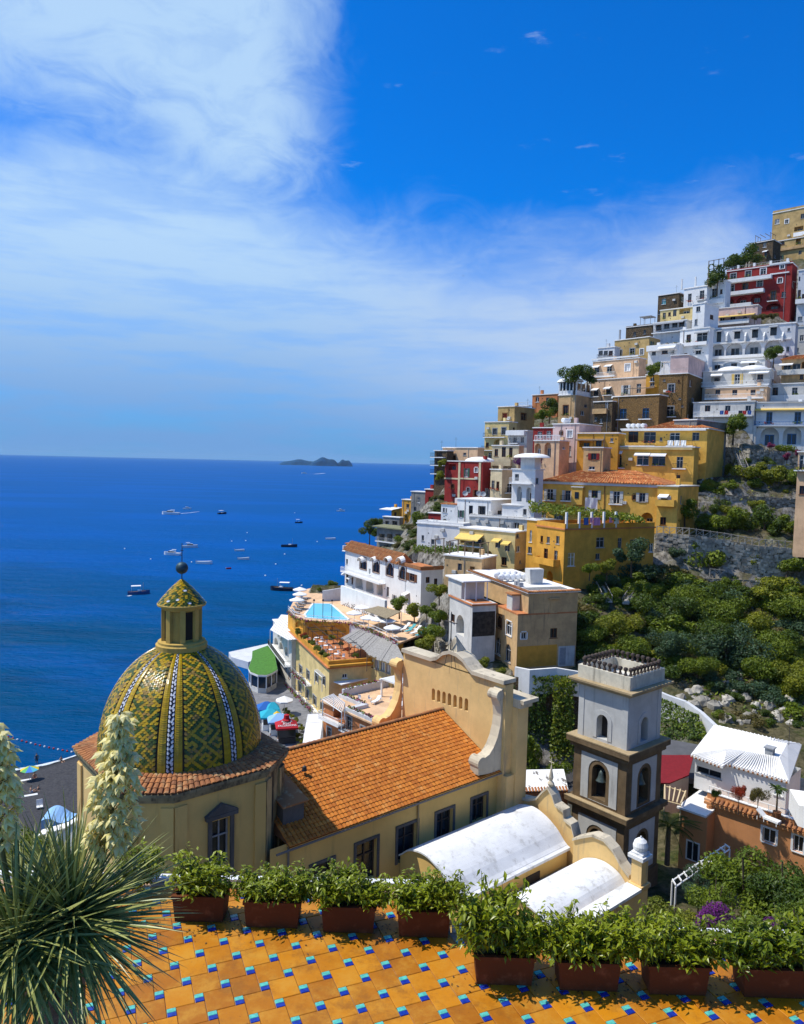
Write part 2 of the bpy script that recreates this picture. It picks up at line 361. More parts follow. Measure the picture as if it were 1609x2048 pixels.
RW = random.Random(19)
CTRL = []      # points the hillside passes through
FOOT = []      # footprints of the houses: the ground stays below them
class House:
    def __init__(s, name, label, xc, yt, yb, d, xl, xr, psi, mat, roof='flat', cat='house', down=7.0, group=None, roofm=None, par=0.0, ctrl=True, LL=None, LR=None, over=0.18):
        s.P = at(xc, yb, d); psi = psi - (15 if d > 165 else 7 if d > 118 else 0) if psi >= 58 else psi; s.psi = math.radians(psi); LR = LR or (4.5 if xr is None and LL is None else None); s.mat = mat
        s.r = Vector((math.cos(s.psi), math.sin(s.psi), 0)); s.l = Vector((-math.sin(s.psi), math.cos(s.psi), 0))
        s.H = max(0.6, (at(xc, yt, d) - s.P).z)
        s.LL = LL or s.solve(s.l, xl, 8.0); s.LR = LR or s.solve(s.r, xr, 8.0)
        s.root = thing(name, label, cat, s.P, s.psi, group); s.holes = {'L': [], 'R': []}
        s.down = down; s.roof = roof; s.roofm = roofm or WROOF; s.par = par; s.over = over; s.done = False
        if ctrl:
            for a, b in ((0, 0), (1, 0), (0, 1), (1, 1), (0.5, 0), (0, 0.5)):
                q = s.P + s.r * s.LR * a + s.l * s.LL * b; CTRL.append((q.x, q.y, q.z - 0.4))
            q = s.P + s.r * s.LR * 0.5 + s.l * s.LL * 0.5; FOOT.append((q.x, q.y, s.psi, s.LR / 2 + 1.0, s.LL / 2 + 1.0, s.P.z - 0.3))
    def solve(s, dr, x, dflt):
        if x is None: return dflt
        sg = 1 if x > proj(s.P)[0] else -1; lo, hi = 0.0, 45.0
        q = proj(s.P + dr * hi)[0]
        if (q - x) * sg < 0: return dflt
        for _ in range(40):
            mid = (lo + hi) / 2
            if (proj(s.P + dr * mid)[0] - x) * sg < 0: lo = mid
            else: hi = mid
        return max(1.0, hi)
    def uv(s, f, px, py):
        n, ax = (s.r, s.l) if f == 'L' else (s.l, s.r)
        q = onplane(px, py, s.P, n) - s.P; return q.dot(ax), q.z
    def pt(s, f, u, v, o=0.0): return Vector((-o, u, v)) if f == 'L' else Vector((u, -o, v))
    def rect(s, f, cx, cy, w, h):
        ua, _ = s.uv(f, cx - w / 2, cy); ub, _ = s.uv(f, cx + w / 2, cy)
        _, va = s.uv(f, cx, cy + h / 2); _, vb = s.uv(f, cx, cy - h / 2)
        return min(ua, ub), max(ua, ub), va, vb
    def fbox(s, mb, f, u0, u1, v0, v1, o0, o1, m=0):
        A, B = s.pt(f, u0, v0, o0), s.pt(f, u1, v1, o1)
        mb.box(tuple(min(a, b) for a, b in zip(A, B)), tuple(max(a, b) for a, b in zip(A, B)), m)
    def win(s, f, cx, cy, w, h, kind='w', fm=None, sh=None, bal=0, sur=None, aw=None, open_=True, depth=None):
        """w window, a arched window, d door, o open loggia, oa arched loggia, s closed shutters"""
        W = s.LL if f == 'L' else s.LR
        u0, u1, v0, v1 = s.rect(f, cx, cy, w, h); u0 = max(0.12, u0); u1 = min(W - 0.12, u1); v1 = min(v1, s.H - 0.08)
        if u1 - u0 < 0.25 or v1 - v0 < 0.3: return None
        for q in s.holes[f]:
            if u0 < q['u1'] + 0.02 and u1 > q['u0'] - 0.02 and v0 < q['v1'] + 0.02 and v1 > q['v0'] - 0.02: return None
        arch = kind in ('a', 'oa'); fm = fm or RW.choice((WPAINT, GREYP, WOODBROWN, GREYP))
        if kind in ('o', 'oa'):
            s.holes[f].append(dict(u0=u0, u1=u1, v0=v0, v1=v1, arch=arch, depth=depth or 1.5, back=True)); D = depth or 1.5
            iw = (u1 - u0) * 0.5; ui = (u0 + u1) / 2
            mb = MB(); s.fbox(mb, f, ui - iw / 2, ui + iw / 2, v0 + 0.02, v0 + (v1 - v0) * 0.62, -D + 0.01, -D + 0.10)
            dr = mb.build('door', fm, s.root); mb = MB()
            for k in (0, 1): s.fbox(mb, f, ui - iw / 2 + 0.1 + k * iw / 2, ui - 0.08 + k * iw / 2, v0 + 0.1, v0 + (v1 - v0) * 0.58, -D + 0.1, -D + 0.12)
            mb.build('pane', GLASS, dr)
        else:
            s.holes[f].append(dict(u0=u0, u1=u1, v0=v0, v1=v1, arch=arch, depth=0.34, back=False))
            t = 0.07 if u1 - u0 > 0.8 else 0.05; mb = MB(); uc = (u0 + u1) / 2
            for a, b, c, e in ((u0, u0 + t, v0, v1), (u1 - t, u1, v0, v1), (u0 + t, u1 - t, v0, v0 + t), (u0 + t, u1 - t, v1 - t, v1), (uc - t / 2, uc + t / 2, v0 + t, v1 - t)):
                s.fbox(mb, f, a, b, c, e, -0.22, -0.12)
            if v1 - v0 > 1.5: vm = v0 + (v1 - v0) * 0.66; s.fbox(mb, f, u0 + t, uc - t / 2, vm, vm + t * 0.8, -0.21, -0.13); s.fbox(mb, f, uc + t / 2, u1 - t, vm, vm + t * 0.8, -0.21, -0.13)
            if kind != 'd': s.fbox(mb, f, u0 - 0.12, u1 + 0.12, v0 - 0.10, v0 - 0.01, -0.1, 0.10)
            if sur is not None:
                b_ = 0.2
                for a, b, c, e in ((u0 - b_, u0 - .01, v0, v1 + (0 if arch else b_)), (u1 + .01, u1 + b_, v0, v1 + (0 if arch else b_)), (u0 - .01, u1 + .01, v1 + (0.01 if not arch else 0.05), v1 + b_)):
                    s.fbox(mb, f, a, b, c, e, 0.003, 0.06)
            wn = mb.build('window' if kind != 'd' else 'french_window', fm, s.root)
            mb = MB(); s.fbox(mb, f, u0 + 0.01, u1 - 0.01, v0 + 0.01, v1 - 0.01, -0.33, -0.26); mb.build('pane' if kind != 's' else 'closed_shutter', GLASS if kind != 's' else (sh or GREYP), wn)
            if sh is not None and kind != 's':
                sw = (u1 - u0) / 2
                for a in ((u0 - sw - 0.02, u0 - 0.02), (u1 + 0.02, u1 + sw + 0.02)):
                    mb = MB(); s.fbox(mb, f, a[0], a[1], v0, v1, 0.02, 0.07)
                    for k in range(4): vv = v0 + (v1 - v0) * (k + 0.5) / 4; s.fbox(mb, f, a[0] + 0.06, a[1] - 0.06, vv - 0.08, vv + 0.08, 0.07, 0.09)
                    mb.build('shutter', sh, wn)
        if bal: s.balcony(f, u0 - 0.7, u1 + 0.7, v0, bal)
        if aw is not None:
            s.awning_uv(f, u0 - 0.3, u1 + 0.3, v1 + 0.25, 1.1, aw)
        return u0, u1, v0, v1
    def balcony(s, f, u0, u1, v, depth=1.0, rail=None, solid=None, hh=1.0):
        mb = MB(); s.fbox(mb, f, u0, u1, v - 0.22, v - 0.02, -0.05, depth)
        b = mb.build('balcony', WPAINT if solid is None else solid, s.root); mb = MB()
        if solid is not None:
            s.fbox(mb, f, u0, u1, v - 0.02, v + hh, depth - 0.15, depth); s.fbox(mb, f, u0, u0 + 0.15, v - 0.02, v + hh, 0.01, depth - 0.15); s.fbox(mb, f, u1 - 0.15, u1, v - 0.02, v + hh, 0.01, depth - 0.15)
            mb.build('parapet', solid, b)
        else:
            for vv in (v + 0.1, v + hh - 0.06): s.fbox(mb, f, u0, u1, vv, vv + 0.06, depth - 0.08, depth - 0.02); s.fbox(mb, f, u0, u0 + 0.06, vv, vv + 0.06, 0.0, depth - 0.08); s.fbox(mb, f, u1 - 0.06, u1, vv, vv + 0.06, 0.0, depth - 0.08)
            n = max(4, int((u1 - u0) / 0.28))
            for k in range(n + 1): uu = u0 + 0.03 + (u1 - u0 - 0.06) * k / n; s.fbox(mb, f, uu - 0.02, uu + 0.02, v - 0.02, v + hh, depth - 0.07, depth - 0.03)
            mb.build('railing', rail or DARKIRON, b)
    def pbalcony(s, f, x0, x1, y, depth=1.0, rail=None, solid=None, hh=1.0):
        xm = (x0 + x1) / 2; u0, u1, v, _ = s.rect(f, xm, y, abs(x1 - x0), 0.01); s.balcony(f, u0, u1, v, depth, rail, solid, hh)
    def awning_uv(s, f, u0, u1, v, proj_, m, drop=0.45):
        mb = MB(); a = s.pt(f, u0, v, 0.01); b = s.pt(f, u1, v, 0.01); c = s.pt(f, u1, v - drop, proj_); d_ = s.pt(f, u0, v - drop, proj_)
        mb.prism([a, b, c, d_], (0, 0, 0.05)); mb.prism([d_, c, c - Vector((0, 0, 0.18)), d_ - Vector((0, 0, 0.18))], s.pt(f, 0, 0, 0.03)); mb.build('awning', m, s.root)
    def awning(s, f, x0, x1, y, proj_=1.3, m=None, drop=0.45):
        u0, u1, v, _ = s.rect(f, (x0 + x1) / 2, y, abs(x1 - x0), 0.01); s.awning_uv(f, u0, u1, v, proj_, m or AWNW, drop)
    def band(s, f, x0, x1, y, h, out, mat, name='ledge', o0=0.003):
        u0, u1, v0, v1 = s.rect(f, (x0 + x1) / 2, y, abs(x1 - x0), h); mb = MB(); s.fbox(mb, f, u0, u1, v0, v1, o0, out); return mb.build(name, mat, s.root)
    def block(s, u0, u1, y0, y1, z0, z1, mat, name):
        """box on the roof, in metres along the right face and left face"""
        mb = MB(); mb.box((u0, y0, z0), (u1, y1, z1)); return mb.build(name, mat, s.root)
    def finish(s):
        if s.P.y > 118: s.auto(); s.clutter()
        mb = MB(); H = s.H; dn = -s.down; Z = (0, 0, 1)
        wall_face(mb, (0, 0, 0), (0, 1, 0), Z, (-1, 0, 0), 0, s.LL, dn, H, s.holes['L'])
        wall_face(mb, (0, 0, 0), (1, 0, 0), Z, (0, -1, 0), 0, s.LR, dn, H, s.holes['R'])
        wall_face(mb, (s.LR, 0, 0), (0, 1, 0), Z, (1, 0, 0), 0, s.LL, dn, H, []); wall_face(mb, (0, s.LL, 0), (1, 0, 0), Z, (0, 1, 0), 0, s.LR, dn, H, [])
        mb.build('wall', s.mat, s.root); o = s.over; a, b = s.LR, s.LL
        if s.roof == 'flat':
            mb = MB(); mb.box((-o, -o, H + 0.002), (a + o, b + o, H + 0.22))
            rf = mb.build('roof', s.roofm, s.root)
            if s.par:
                mb = MB(); t = 0.25; p = s.par
                mb.box((0, 0, H + 0.22), (a, t, H + p)); mb.box((0, b - t, H + 0.22), (a, b, H + p)); mb.box((0, t, H + 0.22), (t, b - t, H + p)); mb.box((a - t, t, H + 0.22), (a, b - t, H + p))
                mb.build('parapet', s.mat, rf)
        elif s.roof in ('hip', 'gable'):
            s.tiled(-0.4, a + 0.4, -0.4, b + 0.4, H, min(a, b) * 0.23, s.roof)
        return s
    def free(s, u, v, r):
        return not any(q['u0'] - r < u < q['u1'] + r and q['v0'] - r < v < q['v1'] + r for q in s.holes['L'])
    def auto(s):
        """the lesser openings of the walls"""
        R = RW
        for f, W, pr in (('L', s.LL, .6), ('R', s.LR, .3)):
            n = int(W / 2.7); fl = max(1, int(s.H / 3.1))
            for j in range(fl):
                for k in range(n):
                    if R.random() > pr: continue
                    u = W * (k + .5) / n + R.uniform(-.3, .3); v = s.H * j / fl + (.25 if R.random() < .4 else .9); w, h = R.choice((.8, .9, 1.1)), R.choice((1.2, 1.5, 2.0))
                    if v + h > s.H - .4: h = s.H - .4 - v
                    if h < .8 or any(q['u0'] - 1.0 < u + w and u < q['u1'] + 1.0 and q['v0'] - .7 < v + h and v < q['v1'] + .7 for q in s.holes[f]): continue
                    p = s.P + (s.l if f == 'L' else s.r) * (u + w / 2) + V3((0, 0, v + h / 2)); a, b = proj(p); q1 = proj(p + (s.l if f == 'L' else s.r) * w); q2 = proj(p + V3((0, 0, h)))
                    s.win(f, a, b, abs(q1[0] - a), abs(q2[1] - b), R.choice('wwwdas'), sh=R.choice((None, None, WOODBROWN, GREENSH, GREYP)), aw=AWNW if R.random() < .08 else None)
    def clutter(s):
        """drainpipe, air units, vents, aerials, pots: what gathers on such houses"""
        R = RW; H = s.H
        if s.LL > 4 and H > 2.5:
            for k in range(R.choice((1, 1, 2))):
                u = R.uniform(.15, s.LL - .2)
                if s.free(u, H * .6, .3) and s.free(u, H * .2, .3): mb = MB(); mb.tube(s.pt('L', u, H - .1, .08), s.pt('L', u, -s.down * .4, .08), .055, .055, 5); mb.build('drainpipe', R.choice((GREYP, WOODBROWN, s.mat)), s.root)
            for k in range(R.choice((1, 2, 3))):
                u, v = R.uniform(.6, s.LL - .6), R.uniform(.5, H - .6)
                if s.free(u, v, .6): mb = MB(); s.fbox(mb, 'L', u - .4, u + .4, v - .28, v + .28, .02, .36); mb.build('air_unit', OFFWHITE, s.root)
            for k in range(5):
                u, v = R.uniform(.3, s.LL - .3), R.uniform(.3, H - .4)
                if s.free(u, v, .4): mb = MB(); s.fbox(mb, 'L', u - .11, u + .11, v - .11, v + .11, .004, .03); mb.build('vent', DARKIRON, s.root)
        for q in s.holes['L'][:3]:
            if q['v1'] - q['v0'] > 1.6 and R.random() < .6:
                mb = MB()
                for k in range(10):
                    c = s.pt('L', R.uniform(q['u0'] - .3, q['u1'] + .3), q['v0'] + R.uniform(.05, .5), R.uniform(.1, .8)); d = V3((R.gauss(0, 1), R.gauss(0, 1), R.gauss(0, 1))).normalized() * .2; e = d.orthogonal().normalized() * .2; mb.poly([c - d, c - e, c + d, c + e])
                mb.build('balcony_plants', R.choice((L_MID, L_YEL, L_RED)), s.root)
        if s.roof == 'flat':
            if R.random() < .6: mb = MB(); x, y = R.uniform(.5, s.LR - .5), R.uniform(.5, s.LL - .5); mb.tube((x, y, H + .2), (x, y, H + 2.6), .03, .02, 4); mb.tube((x - .4, y, H + 2.4), (x + .4, y, H + 2.4), .02, .02, 4); mb.tube((x, y - .5, H + 2.1), (x, y + .5, H + 2.1), .02, .02, 4); mb.build('aerial', DARKIRON, s.root)
            if R.random() < .5: x, y = R.uniform(.6, s.LR - .6), R.uniform(.6, s.LL - .6); s.block(x - .35, x + .35, y - .35, y + .35, H + .22, H + R.uniform(.9, 1.5), s.mat, 'chimney')
    def tiled(s, x0, x1, y0, y1, z, rise, kind='hip', mat=None):
        mb = MB(); e = z + 0.12; t = e + rise
        if (y1 - y0) >= (x1 - x0): k = (x1 - x0) / 2 if kind == 'hip' else 0; R0, R1 = (x0 + (x1 - x0) / 2, y0 + k, t), (x0 + (x1 - x0) / 2, y1 - k, t); c = [(x0, y0, e), (x1, y0, e), (x1, y1, e), (x0, y1, e)]; F = [[c[0], R0, R1, c[3]], [c[2], R1, R0, c[1]]]; E_ = [[c[1], R0, c[0]], [c[3], R1, c[2]]]
        else: k = (y1 - y0) / 2 if kind == 'hip' else 0; ym = (y0 + y1) / 2; R0, R1 = (x0 + k, ym, t), (x1 - k, ym, t); c = [(x0, y0, e), (x1, y0, e), (x1, y1, e), (x0, y1, e)]; F = [[c[0], c[1], R1, R0], [c[2], c[3], R0, R1]]; E_ = [[c[3], c[0], R0], [c[1], c[2], R1]]
        for f in F + E_: mb.poly(f)
        mb.box((x0, y0, z + 0.003), (x1, y1, z + 0.11))
        rf = mb.build('roof', mat or FARTILE, s.root)
        # rows of barrel tiles, built as ribs that run down the two long slopes
        mb = MB()
        for f in F:
            p = [Vector(q) for q in f]; n = int((p[0] - p[3]).length / 0.55) if (y1 - y0) >= (x1 - x0) else int((p[1] - p[0]).length / 0.55)
            for i in range(1, n):
                q = i / n
                if (y1 - y0) >= (x1 - x0): a_, b_ = p[0].lerp(p[3], q), p[1].lerp(p[2], q)
                else: a_, b_ = p[0].lerp(p[1], q), p[3].lerp(p[2], q)
                up = Vector((0, 0, 0.03)); m_ = 3
                for j in range(m_): mb.tube(a_.lerp(b_, j / m_) + up, a_.lerp(b_, (j + 0.94) / m_) + up * 0.4, 0.14, 0.11, 5, cap=False)
        mb.build('tiles', mat or FARTILE, rf, kind='stuff')

def water_tank(x, y, z, rz=0.0, L=1.6, r=0.45, label='', par=None):
    mb = MB(); ca, sa = math.cos(rz), math.sin(rz); c = Vector((x, y, z + r + 0.25)); d = Vector((ca, sa, 0))
    mb.tube(c - d * L / 2, c + d * L / 2, r, r, 12); mb.tube(c - d * (L / 2 + 0.12), c - d * L / 2, r * 0.6, r, 12); mb.tube(c + d * L / 2, c + d * (L / 2 + 0.12), r, r * 0.6, 12)
    for q in (-0.3, 0.3): mb.box((c.x + d.x * q * L - 0.1, c.y + d.y * q * L - 0.1, z), (c.x + d.x * q * L + 0.1, c.y + d.y * q * L + 0.1, z + 0.35))
    return tag(mb.build('water_tank', WPAINT, smooth=False), label, 'water tank', 'white water tanks on the flat roof')

# ------------------------------------------------------------------ houses of the hillside, top to bottom
HS = []
def HN(*a, **k):
    h = House(*a, **k); HS.append(h); return h
DK = None
h = HN('stone_house', 'ochre stone house at the very top right of the hillside', 1635, 410, 470, 238, 1543, None, 62, OCHRE, par=0.9)
h.win('L', 1574, 443, 7, 8, 'w', sur=1); h.win('L', 1555, 443, 9, 10, 's'); h.win('L', 1598, 457, 18, 9, 'o'); h.pbalcony('L', 1589, 1622, 471, 1.0, solid=WHITE, hh=1.0); h.win('L', 1606, 432, 8, 9); h.finish()
h = HN('stone_house', 'lower ochre house with one arched window below the topmost house', 1632, 470, 510, 232, 1518, None, 62, OCHRE, par=0.5)
h.win('L', 1566, 482, 8, 15, 'a'); h.band('L', 1552, 1625, 496, 5, 0.5, TAN, 'ledge'); h.win('L', 1540, 484, 6, 9); h.win('L', 1597, 482, 10, 14, 'o'); h.finish()
h = HN('stone_house', 'weathered brown house with a bare pergola against the sky near the hilltop', 1545, 480, 520, 230, 1500, 1560, 58, DARKBROWN, par=0.4)
h.win('L', 1530, 490, 6, 9); h.win('L', 1516, 497, 5, 8)
mb = MB()
for x in (0.3, 2.2, 4.1): mb.box((x, 1, h.H + .2), (x + .1, 1.1, h.H + 2.4)); mb.box((x, 5.4, h.H + .2), (x + .1, 5.5, h.H + 2.4))
for y in (1, 2.5, 4, 5.4): mb.box((0.1, y, h.H + 2.4), (4.4, y + .1, h.H + 2.52))
mb.build('pergola', TIMBER, h.root); h.finish()
# red hotel
h = HN('red_hotel', 'dark red hotel with white balconies and arches high on the hillside', 1580, 526, 624, 210, 1449, 1590, 66, RED, par=0.5)
for cx, cy in ((1467, 553), (1497, 548), (1527, 543)): h.win('L', cx, cy, 11, 12, 'd', sur=1)
h.pbalcony('L', 1450, 1545, 562, 1.4, solid=WHITE, hh=0.8)
for cx, cy in ((1463, 577), (1491, 572.5), (1520, 567)): h.win('L', cx, cy, 11, 13, 'd', sur=1)
h.pbalcony('L', 1440, 1530, 589, 1.8, solid=WHITE, hh=0.8)
for cx, cy in ((1457, 604), (1485, 601), (1513, 597)): h.win('L', cx, cy, 22, 16, 'oa', sur=1, depth=1.2)
h.pbalcony('L', 1436, 1505, 616, 1.6, solid=WHITE, hh=0.9)
h.win('L', 1565, 533, 8, 9, sur=1); h.win('L', 1560.5, 561, 9, 10, 'a', sur=1); h.win('L', 1547, 592, 10, 20, 'd', sur=1, bal=1.0); h.win('L', 1547, 612.5, 28, 12, 'oa')
h.band('L', 1541, 1579, 546.5, 2.5, 0.25, WHITE, 'cornice'); h.band('L', 1540, 1580, 526.5, 3, 0.3, WHITE, 'cornice')
mb = MB(); H_ = h.H + 0.22
for k in range(26): mb.box((0.3, 0.3 + k * .7, H_), (0.36, 0.36 + k * .7, H_ + 1.1))
mb.box((0.28, 0.3, H_ + 1.05), (0.38, 18, H_ + 1.12)); mb.build('railing', GREYP, h.root)
for k in range(4):
    mb = MB(); mb.box((0.1, 1 + 4.3 * k, H_), (0.7, 1.6 + 4.3 * k, H_ + 1.3)); mb.build('roof_pier', WHITE, h.root)
h.finish()
h = HN('white_house', 'white house left of the dark red hotel, with tall dark windows', 1450, 561, 612, 213, 1412, 1460, 62, WHITE, par=0.3)
h.win('L', 1429, 586, 9, 18, 'd'); h.win('L', 1443, 583, 5, 9); h.pbalcony('L', 1415, 1448, 606, 0.8, solid=WHITE); h.finish()
h = HN('white_house', 'white house with two thin chimneys at the skyline beside the trellis', 1413, 572, 612, 214, 1367, 1425, 60, WHITE, par=0.35)
h.win('L', 1404.5, 590, 9, 18, 'd', bal=0.7); h.win('L', 1380, 596, 7, 17, 'd')
for y in (3.5, 7.5): h.block(0.4, 0.8, y, y + .4, h.H + .2, h.H + 3.2, WHITE, 'chimney')
h.finish()
h = HN('brown_house', 'windowless brown block house with one teal shutter on the skyline', 1357, 586, 630, 221, 1315, 1368, 60, DARKBROWN)
h.win('L', 1328, 603, 8, 11, 's', sh=TEALP); h.finish()
h = HN('yellow_house', 'small pale yellow house below the brown block house near the skyline', 1386, 614, 648, 209, 1320, 1395, 64, PALEYELLOW, par=0.3)
h.win('L', 1329, 632, 6, 13, 'd'); h.win('L', 1339.5, 628, 5, 7); h.win('L', 1350, 625, 7, 15, 'd'); h.win('L', 1370, 622, 22, 11, 'o'); h.finish()
h = HN('white_house', 'tall narrow white house with a pinkish side wall below the hotel', 1408, 606, 655, 199, 1384, 1436, 40, WHITE)
h.win('L', 1397, 618, 8, 10); h.win('R', 1424, 634, 7, 9); h.finish()
h = HN('pink_house', 'pale pink house with a long yellow awning below the red hotel', 1514, 610, 652, 204, 1430, None, 68, PINK)
h.awning('L', 1437, 1511, 630, 1.6, AWNY); h.win('L', 1445, 640, 9, 9); h.win('L', 1466, 638, 10, 10, 'd'); h.win('L', 1490, 637, 9, 9); h.pbalcony('L', 1432, 1500, 648, 1.2, solid=WHITE, hh=0.9); h.finish()
h = HN('white_house', 'grey white house with a rounded glazed terrace under dark awnings', 1372, 640, 676, 204, 1306, 1384, 64, GREYWHITE)
for cx, cy in ((1318, 655), (1334, 652), (1350, 649), (1364, 647)): h.win('L', cx, cy, 11, 11)
h.pbalcony('L', 1306, 1370, 664, 1.0); h.awning('L', 1308, 1370, 644, 1.2, GREYP); h.finish()
h = HN('stone_house', 'low brown stone ruin with a bare parapet on the skyline', 1303, 650, 690, 214, 1251, 1312, 62, DARKBROWN, par=0.4)
mb = MB()
for x in (0.2, 3.0):
    for y in (0.6, 3.6): mb.box((x, y, h.H), (x + .12, y + .12, h.H + 2.6))
mb.box((-.1, .4, h.H + 2.6), (3.3, 3.9, h.H + 2.75)); mb.build('canopy', GREYP, h.root); h.win('L', 1290, 664, 5, 8); h.win('L', 1270, 668, 5, 8); h.finish()
h = HN('stone_house', 'rough ochre stone house with three white framed windows on the skyline', 1297, 674, 722, 201, 1228, 1319, 58, OCHRE)
for cx, cy, w in ((1240, 706, 8), (1265, 703, 9), (1284, 704, 7)): h.win('L', cx, cy, w, 12, 'w', sur=1)
h.block(0.5, 0.9, 9.0, 9.4, h.H, h.H + 3, GREYP, 'chimney'); h.finish()
h = HN('glazed_house', 'small white glazed house with open loggia at the left skyline', 1229, 694, 722, 203, 1196, 1240, 60, GREYWHITE)
for cx in (1202, 1212, 1222): h.win('L', cx, 706, 8, 9)
h.pbalcony('L', 1197, 1228, 716, 0.8); h.finish()
# white hotel with arcade
h = HN('white_hotel', 'wide white hotel with four arched loggias in the middle of the slope', 1588, 646, 722, 189, 1415, None, 70, GREYWHITE, par=0.35)
for cx, cy, w, hh in ((1438.5, 673, 9, 22), (1475, 669.5, 12, 16), (1510.6, 666.5, 12, 18), (1547.6, 662, 13, 18)): h.win('L', cx, cy, w, hh, 'd', fm=DARKIRON, aw=GREYP)
for cx, cy, w, hh in ((1435, 700, 28, 23), (1469, 698, 33, 25), (1507, 696, 33, 26), (1546, 693, 33, 27)): h.win('L', cx, cy, w, hh, 'oa', fm=GREYP, depth=1.4)
h.win('L', 1576, 698, 6, 10, 'a'); h.win('L', 1578, 659, 5, 6)
h.band('L', 1420, 1583, 683, 2.5, 0.5, WHITE, 'ledge'); h.pbalcony('L', 1418, 1570, 713.5, 0.6, solid=WHITE, hh=0.5)
for x in (1455, 1492, 1529, 1566):
    u0, u1, v, _ = h.rect('L', x, 683, 3, .1); mb = MB(); mb.prism([h.pt('L', u0, v, 0.0), h.pt('L', u0, v, 1.3), h.pt('L', u0, v + 1.2, 1.3), h.pt('L', u0, v + 2.4, 0)], h.pt('L', u1 - u0, 0, 0)); mb.build('balcony_divider', WHITE, h.root)
h.finish()
h = HN('white_house', 'white house with a wide double window left of the arched loggias', 1417, 655, 722, 188, 1358, 1425, 62, WHITE)
h.win('L', 1377.8, 677, 9, 16, 'd'); h.win('L', 1404.6, 675, 21, 21, 'd', aw=GREYP); h.win('L', 1397, 704, 11, 9, aw=GREYP); h.pbalcony('L', 1366, 1416, 690, 0.9, solid=WHITE, hh=0.6); h.finish()
h = HN('white_house', 'low white house with a solid balcony and white awnings at its left', 1358, 688, 716, 190, 1296, None, 64, WHITE)
h.pbalcony('L', 1297, 1356, 700, 1.2, solid=WHITE, hh=1.2); h.win('L', 1308, 706, 8, 9); h.win('L', 1330, 703, 12, 9); h.awning('L', 1322, 1356, 690, 2.2, AWNW, 1.0); h.finish()
h = HN('white_house', 'low white storey with a wavy ledge under the arched loggias', 1530, 718, 742, 186, 1412, 1545, 70, WHITE)
h.win('L', 1435, 734, 12, 8); h.win('L', 1468.5, 731, 12, 9); h.win('L', 1504, 730, 12, 9)
for x in (1466, 1505):
    u, _ = h.uv('L', x, 722); mb = MB(); pts = [h.pt('L', u + 2.2 * math.cos(t), h.H - 1.0 + 1.0 * math.sin(t), .02) for t in [math.pi * k / 8 for k in range(9)]] + [h.pt('L', u + 1.9 * math.cos(t), h.H - 1.0 + .75 * math.sin(t), .02) for t in [math.pi * k / 8 for k in range(8, -1, -1)]]
    for k in range(8): mb.prism([pts[k], pts[k + 1], pts[16 - k], pts[17 - k]], h.pt('L', 0, 0, .3))
    mb.build('wavy_ledge', WHITE, h.root)
h.awning('L', 1483, 1516, 722, 0.9, AWNW); h.finish()
h = HN('white_house', 'white house with a curved buttress at the right edge of the slope', 1645, 650, 704, 195, 1584, None, 70, OFFWHITE)
h.win('L', 1604, 676, 8, 12); h.finish()
h = HN('white_house', 'grey white house at the right edge beside the dark red hotel', 1650, 535, 640, 205, 1592, None, 70, GREYWHITE, par=0.3)
h.win('L', 1596, 558, 10, 9, 'oa'); h.win('L', 1598, 589, 8, 18, 'd'); h.win('L', 1607, 595, 6, 14, 'd'); h.pbalcony('L', 1592, 1625, 606, 1.0, solid=WHITE); h.finish()
h = HN('ochre_house', 'ochre house with an orange tiled roof at the right edge', 1655, 714, 764, 180, 1562, None, 68, TAN, roof='hip')
h.win('L', 1575, 735, 14, 11); h.win('L', 1594, 733, 16, 11); h.win('L', 1607, 730, 8, 14, 'oa'); h.awning('L', 1560, 1588, 727, 1.5); h.pbalcony('L', 1556, 1625, 748, 1.2, solid=OFFWHITE); h.finish()
# peach houses on the left
h = HN('peach_house', 'peach house with two white awnings and dark balcony doors', 1277, 716, 758, 192, 1185, 1291, 60, PEACH)
h.win('L', 1194, 741, 10, 15, 'd', aw=AWNW); h.win('L', 1219, 739, 10, 15, 'd', aw=AWNW); h.win('L', 1255.6, 735, 10, 14, 's', sh=AWNW, sur=1); h.pbalcony('L', 1185, 1232, 753, 1.0, rail=WPAINT)
h.band('L', 1185, 1278, 715.5, 3, 0.3, WHITE, 'cornice'); h.finish()
h = HN('peach_house', 'lower peach house with rounded white awnings over small balconies', 1292, 754, 806, 186, 1182, 1306, 62, PEACH)
h.win('L', 1192, 786, 9, 14, 'd', aw=AWNW, bal=0.7); h.win('L', 1217, 783, 9, 14, 'd', aw=AWNW, bal=0.7); h.win('L', 1252, 780, 9, 19, 'd', sh=OFFWHITE); h.win('L', 1278, 777, 9, 19, 'd'); h.finish()
h = HN('amber_house', 'narrow amber house with a small arched window between peach and brown', 1317, 749, 795, 183, 1291, None, 62, AMBER)
h.win('L', 1305, 759, 9, 8, 'a'); h.win('L', 1305, 769, 9, 6); h.awning('L', 1260, 1316, 776, 2.0, TIMBER, 0.15); h.finish()
h = HN('brown_tower_house', 'tall brown stone house with a dark shaded side wall and white windows', 1372, 747, 842, 177, 1315, 1407, 54, BROWN, down=9)
h.win('L', 1343, 777, 12, 17, 'd', sur=1); h.win('L', 1340, 823, 15, 20, 'd', sur=1, bal=0.6)
for cx, cy in ((1329, 760), (1358, 762), (1329, 800), (1360, 797), (1321, 812), (1365, 812)): h.win('L', cx, cy, 4, 4)
h.block(0.0, h.LR * .96, 0.0, h.LL * .62, h.H + .23, h.H + 4.3, PINK, 'penthouse'); h.block(-.2, h.LR, -.2, h.LL * .64, h.H + 4.31, h.H + 4.5, WROOF, 'penthouse_roof')
mb = MB(); H_ = h.H + .22
